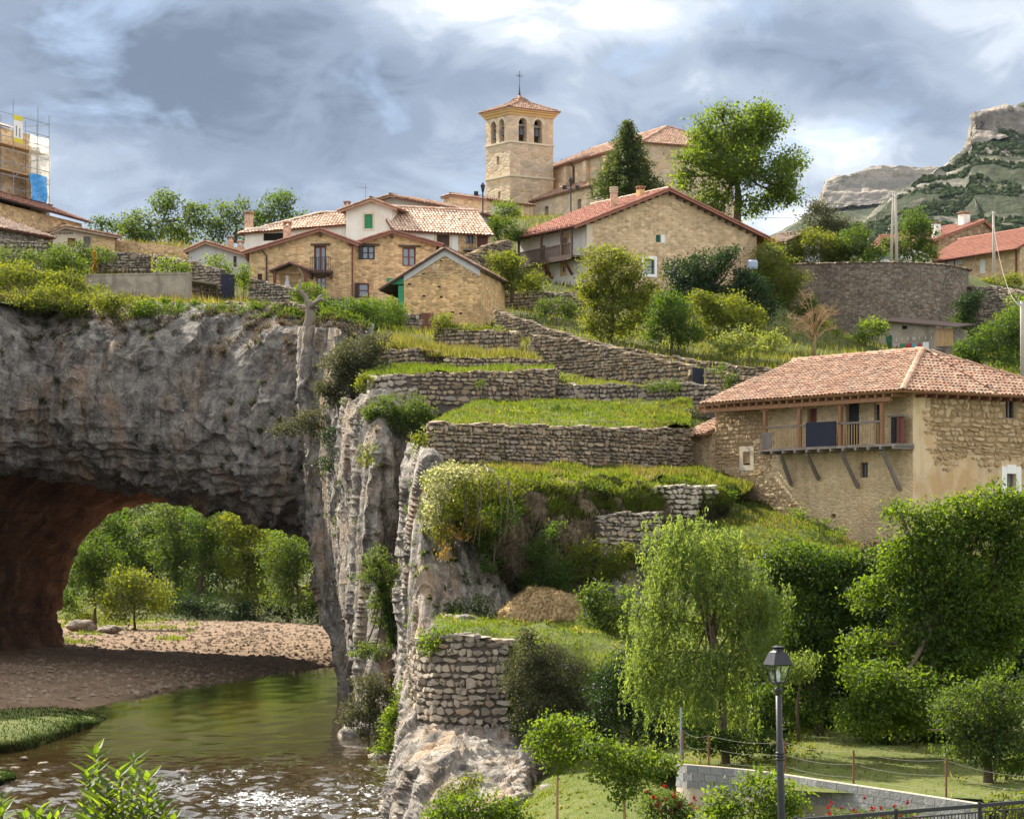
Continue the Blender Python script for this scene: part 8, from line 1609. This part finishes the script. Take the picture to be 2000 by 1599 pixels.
# ================================================================== grass
def grass(name, label, V, n, h, w, mat, u=(0, 1), v=(0, 1), dens=None, thr=None, fr=.5, lean=.35, hang=0.0):
    nu, nv = V.shape[:2]; a = rng.uniform(u[0], u[1], n * 2) * (nu - 1.001); b = rng.uniform(v[0], v[1], n * 2) * (nv - 1.001); i, j = a.astype(int), b.astype(int); fa, fb = (a - i)[:, None], (b - j)[:, None]
    P = V[i, j] * (1 - fa) * (1 - fb) + V[i + 1, j] * fa * (1 - fb) + V[i, j + 1] * (1 - fa) * fb + V[i + 1, j + 1] * fa * fb
    if thr is not None: P = P[perlin(P * fr + 7.7) > thr]
    P = P[:n]; n = len(P); hh = h * (.4 + 1.0 * rng.random(n)) * (1 + .5 * perlin(P * .45)); an = rng.random(n) * 6.28; S = np.stack([np.cos(an), np.sin(an), np.zeros(n)], -1) * (w * (.6 + .8 * rng.random(n)))[:, None]; D = rng.normal(size=(n, 3)) * lean; D[:, 2] = 1 - hang * rng.random(n); D[:, 1] -= hang * .5; D = unit(D)
    V3 = np.stack([P - S, P + S, P + D * hh[:, None]], 1); V3[:, :2, 2] -= .04
    return link(name, mesh_np(name, V3.reshape(-1, 3), None, np.arange(n * 3).reshape(n, 3), mat, False, np.clip(rng.random(n) * .7 + .3 * (perlin(P * .6) + .5), 0, 1)), None, 'stuff', label, 'grass')
grass('grass', 'green grass on the door terrace', TAV, 9000, .15, .035, GR_MIX); grass('grass', 'lush grass of the middle terrace', TBV, 32000, .16, .032, GR_GREEN); grass('dry_grass', 'dry patches in the middle terrace grass', TBV, 7000, .15, .03, GR_DRY, thr=.15, fr=.25); grass('grass', 'mown green grass on the lower terrace', TCV, 24000, .14, .028, GR_GREEN); grass('dry_grass', 'dry yellow grass along the lower terrace edge', TCV, 14000, .22, .026, GR_MIX, u=(.45, 1)); grass('dry_grass', 'straw coloured seed heads on the lower terrace', TCV, 5000, .28, .02, GR_DRY, u=(.3, 1), thr=.0, fr=.3)
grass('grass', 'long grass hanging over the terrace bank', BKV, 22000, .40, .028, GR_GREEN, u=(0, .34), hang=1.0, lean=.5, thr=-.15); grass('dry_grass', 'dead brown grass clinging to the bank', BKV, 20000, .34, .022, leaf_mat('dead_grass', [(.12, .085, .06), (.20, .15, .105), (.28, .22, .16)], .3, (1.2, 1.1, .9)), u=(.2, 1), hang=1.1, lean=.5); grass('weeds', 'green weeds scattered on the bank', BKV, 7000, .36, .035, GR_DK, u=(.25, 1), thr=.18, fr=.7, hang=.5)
grass('grass', 'thick green grass on the slope below the farmhouse', TDV, 46000, .16, .03, GR_GREEN, u=(0, .75)); grass('dry_grass', 'trampled dry grass on the slope below the farmhouse', TDV, 8000, .16, .03, GR_DRY, u=(.2, .7), thr=.12, fr=.22); grass('grass', 'short bright lawn around the hay heap', TEV, 30000, .12, .024, GR_GREEN, u=(0, .95)); grass('grass', 'patchy shaded grass of the field', LFV, 26000, .10, .018, GR_MIX); grass('grass', 'mown lawn under the small trees', LWV, 30000, .05, .014, GR_GREEN)
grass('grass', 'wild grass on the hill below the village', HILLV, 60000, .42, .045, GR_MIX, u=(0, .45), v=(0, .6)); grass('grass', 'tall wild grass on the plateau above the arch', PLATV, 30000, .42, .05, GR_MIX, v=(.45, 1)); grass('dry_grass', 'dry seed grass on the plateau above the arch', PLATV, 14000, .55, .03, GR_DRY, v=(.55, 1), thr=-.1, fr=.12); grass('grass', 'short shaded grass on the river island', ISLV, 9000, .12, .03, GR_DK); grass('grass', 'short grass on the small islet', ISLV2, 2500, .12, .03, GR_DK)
grass('grass', 'tufts of grass at the back of the gravel bar', BARV, 7000, .40, .05, GR_GREEN, u=(.05, .36), v=(0, .45), thr=.12, fr=.12); tree('riverside_tree', 'dark trees behind the rail fence beyond the arch', T_, (235, 1035, 384), [(225, 985, 34, 26), (265, 985, 34, 22), (200, 1005, 26, 22)], .34, LF_DARK, 3, .2, thr=-.3); tree('riverside_tree', 'leafy tree on the slope between cave wall and rail fence', T_, (215, 1110, 318), [(190, 1060, 34, 26), (220, 1080, 40, 30), (170, 1100, 30, 34), (250, 1100, 30, 30)], .28, LF_HAZEL, 3, .15, thr=-.3)
grass('grass', 'meadow grass of the far bank', FBV, 12000, .5, .12, GR_MIX, u=(.2, .75))
# narrow terraces above the mossy wall
for nm, lb, rows in (('narrow_terrace', 'long grass on the narrow terrace above the mossy wall', [[(720, 715, 149), (800, 716, 149), (900, 722, 148.5), (1070, 722, 148)], [(715, 738, 142), (808, 733, 140), (900, 728, 140), (1085, 722, 142)]]), ('upper_terrace', 'bleached tall grass on the upper terrace', [[(735, 664, 158), (800, 668, 157), (880, 690, 156), (1020, 700, 155)], [(738, 686, 152), (800, 684, 150), (880, 698, 148), (1065, 703, 147)]])):
    o, V = terr(nm, rows, 16, 60); grass('grass', lb, V, 9000, .30 if nm[0] == 'n' else .5, .03, GR_GREEN if nm[0] == 'n' else GR_MIX)
    if nm[0] == 'u': grass('dry_grass', 'pale dry stalks on the upper terrace', V, 2500, .6, .022, GR_DRY)
# scattered tufts and ivy on the rock faces
def tufts(name, label, V, n, per, mat, h, u=(0, 1), v=(0, 1), w=.03):
    nu, nv = V.shape[:2]; i = (rng.uniform(*u, n) * (nu - 1)).astype(int); j = (rng.uniform(*v, n) * (nv - 1)).astype(int); C = np.repeat(V[i, j], per, 0); m = n * per; C = C + rng.normal(size=(m, 3)) * h * .35; D = unit(rng.normal(size=(m, 3)) * .5 + np.array([0, -.6, .1])); ln = h * (.5 + rng.random(m))
    return link(name, leaf_mesh(name, C + D * (ln * .4)[:, None], D, unit(rng.normal(size=(m, 3)) + np.array([0, -.4, .6])), ln, np.full(m, w * 2), mat, rng.random(m)), None, 'stuff', label, 'plants')
tufts('cliff_plants', 'olive tufts dotted over the arch face', BRIDGE_V, 110, 60, LF_OLIVE, .30, (.04, .45), (.3, .95)); tufts('cliff_plants', 'dry brown tufts under the arch rim', BRIDGE_V, 260, 40, leaf_mat('brown_tuft', [(.09, .07, .045), (.16, .12, .08), (.22, .17, .10)], .3, (1.2, 1.1, .8)), .34, (.03, .22), (.25, .98)); tufts('cliff_plants', 'green tufts along the arch rim', BRIDGE_V, 420, 46, LF_HAZEL, .30, (.0, .07), (.2, .98)); tufts('cliff_plants', 'small green tufts on the rock pillars', PV1, 110, 26, LF_HAZEL, .20, (.02, .7), (.25, .9)); tufts('cliff_plants', 'tufts in the cracks of the pale rock', PV2, 120, 26, LF_HAZEL, .18, (.02, .7), (.2, .9))
WP = np.array(WALLP); n = len(WP); per = 26; C = np.repeat(WP, per, 0) + rng.normal(size=(n * per, 3)) * np.array([.13, .05, .09]); mm = n * per; ln = .09 * (.6 + .8 * rng.random(mm)); link('wall_plants', leaf_mesh('wall_plants', C, unit(rng.normal(size=(mm, 3)) + np.array([0, -.5, -.2])), unit(rng.normal(size=(mm, 3)) + np.array([0, -.4, .6])), ln, ln * .6, LF_OLIVE, rng.random(mm)), None, 'stuff', 'moss and small weeds growing in the joints of the stone walls', 'plants')
for V_, lb, u_ in ((TBV, 'taller weed tufts in the middle terrace grass', (.05, .98)), (TCV, 'taller weed tufts in the lower terrace grass', (.05, .9)), (TDV, 'taller weed tufts on the slope below the farmhouse', (.2, .8)), (TEV, 'taller weed tufts on the hay lawn', (0, .6)), (LFV, 'taller weed tufts in the field', (.3, 1)), (LWV, 'daisy and weed tufts on the mown lawn', (.1, 1))):
    tufts('weeds', lb, V_, 150, 22, GR_MIX, .22 if V_ is not LWV else .08, u_, (0.02, .98), .025)
# hay stalks
n = 5000; i = rng.integers(0, HAYV.shape[0] - 1, n); j = rng.integers(0, HAYV.shape[1] - 1, n); P = HAYV[i, j]; D = unit(rng.normal(size=(n, 3)) * np.array([1, 1, .5]) + np.array([0, 0, -.3])); ln = .25 * (.5 + rng.random(n)); link('stalks', leaf_mesh('stalks', P + unit(P) * .02, D, unit(P + .1), ln, np.full(n, .02), LF_STRAW, rng.random(n)), HAYO, 'stuff')
# scrub on the near mountain
n = 15000; i = rng.integers(90, M1V.shape[0] - 1, n); j = rng.integers(20, M1V.shape[1] - 1, n); P = M1V[i, j]; keep = perlin(P * .02 + 2) > -.12; P = P[keep]; n = len(P); ico = np.array([(1, 0, 0), (0, 1, 0), (-1, 0, 0), (0, -1, 0), (0, 0, 1), (.6, .6, .7), (-.6, .6, .7), (-.6, -.6, .7), (.6, -.6, .7)]); tf = np.array([(0, 5, 8), (0, 1, 5), (1, 6, 5), (1, 2, 6), (2, 7, 6), (2, 3, 7), (3, 8, 7), (3, 0, 8), (5, 6, 4), (6, 7, 4), (7, 8, 4), (8, 5, 4)]); s = .6 + 1.5 * rng.random(n) ** 2
V = ico[None] * (s[:, None, None] * (1 + .35 * rng.normal(size=(n, 9, 1)))) + P[:, None]; link('hillside_scrub', mesh_np('hillside_scrub', V.reshape(-1, 3), None, (tf[None] + (np.arange(n) * 9)[:, None, None]).reshape(-1, 3), plain('scrub', (.045, .06, .03), .95, .4, .02, .0, 0, 0), False, np.repeat(rng.random(n), 12)), None, 'stuff', 'dark scrub dotted over the near mountain slope', 'scrub')
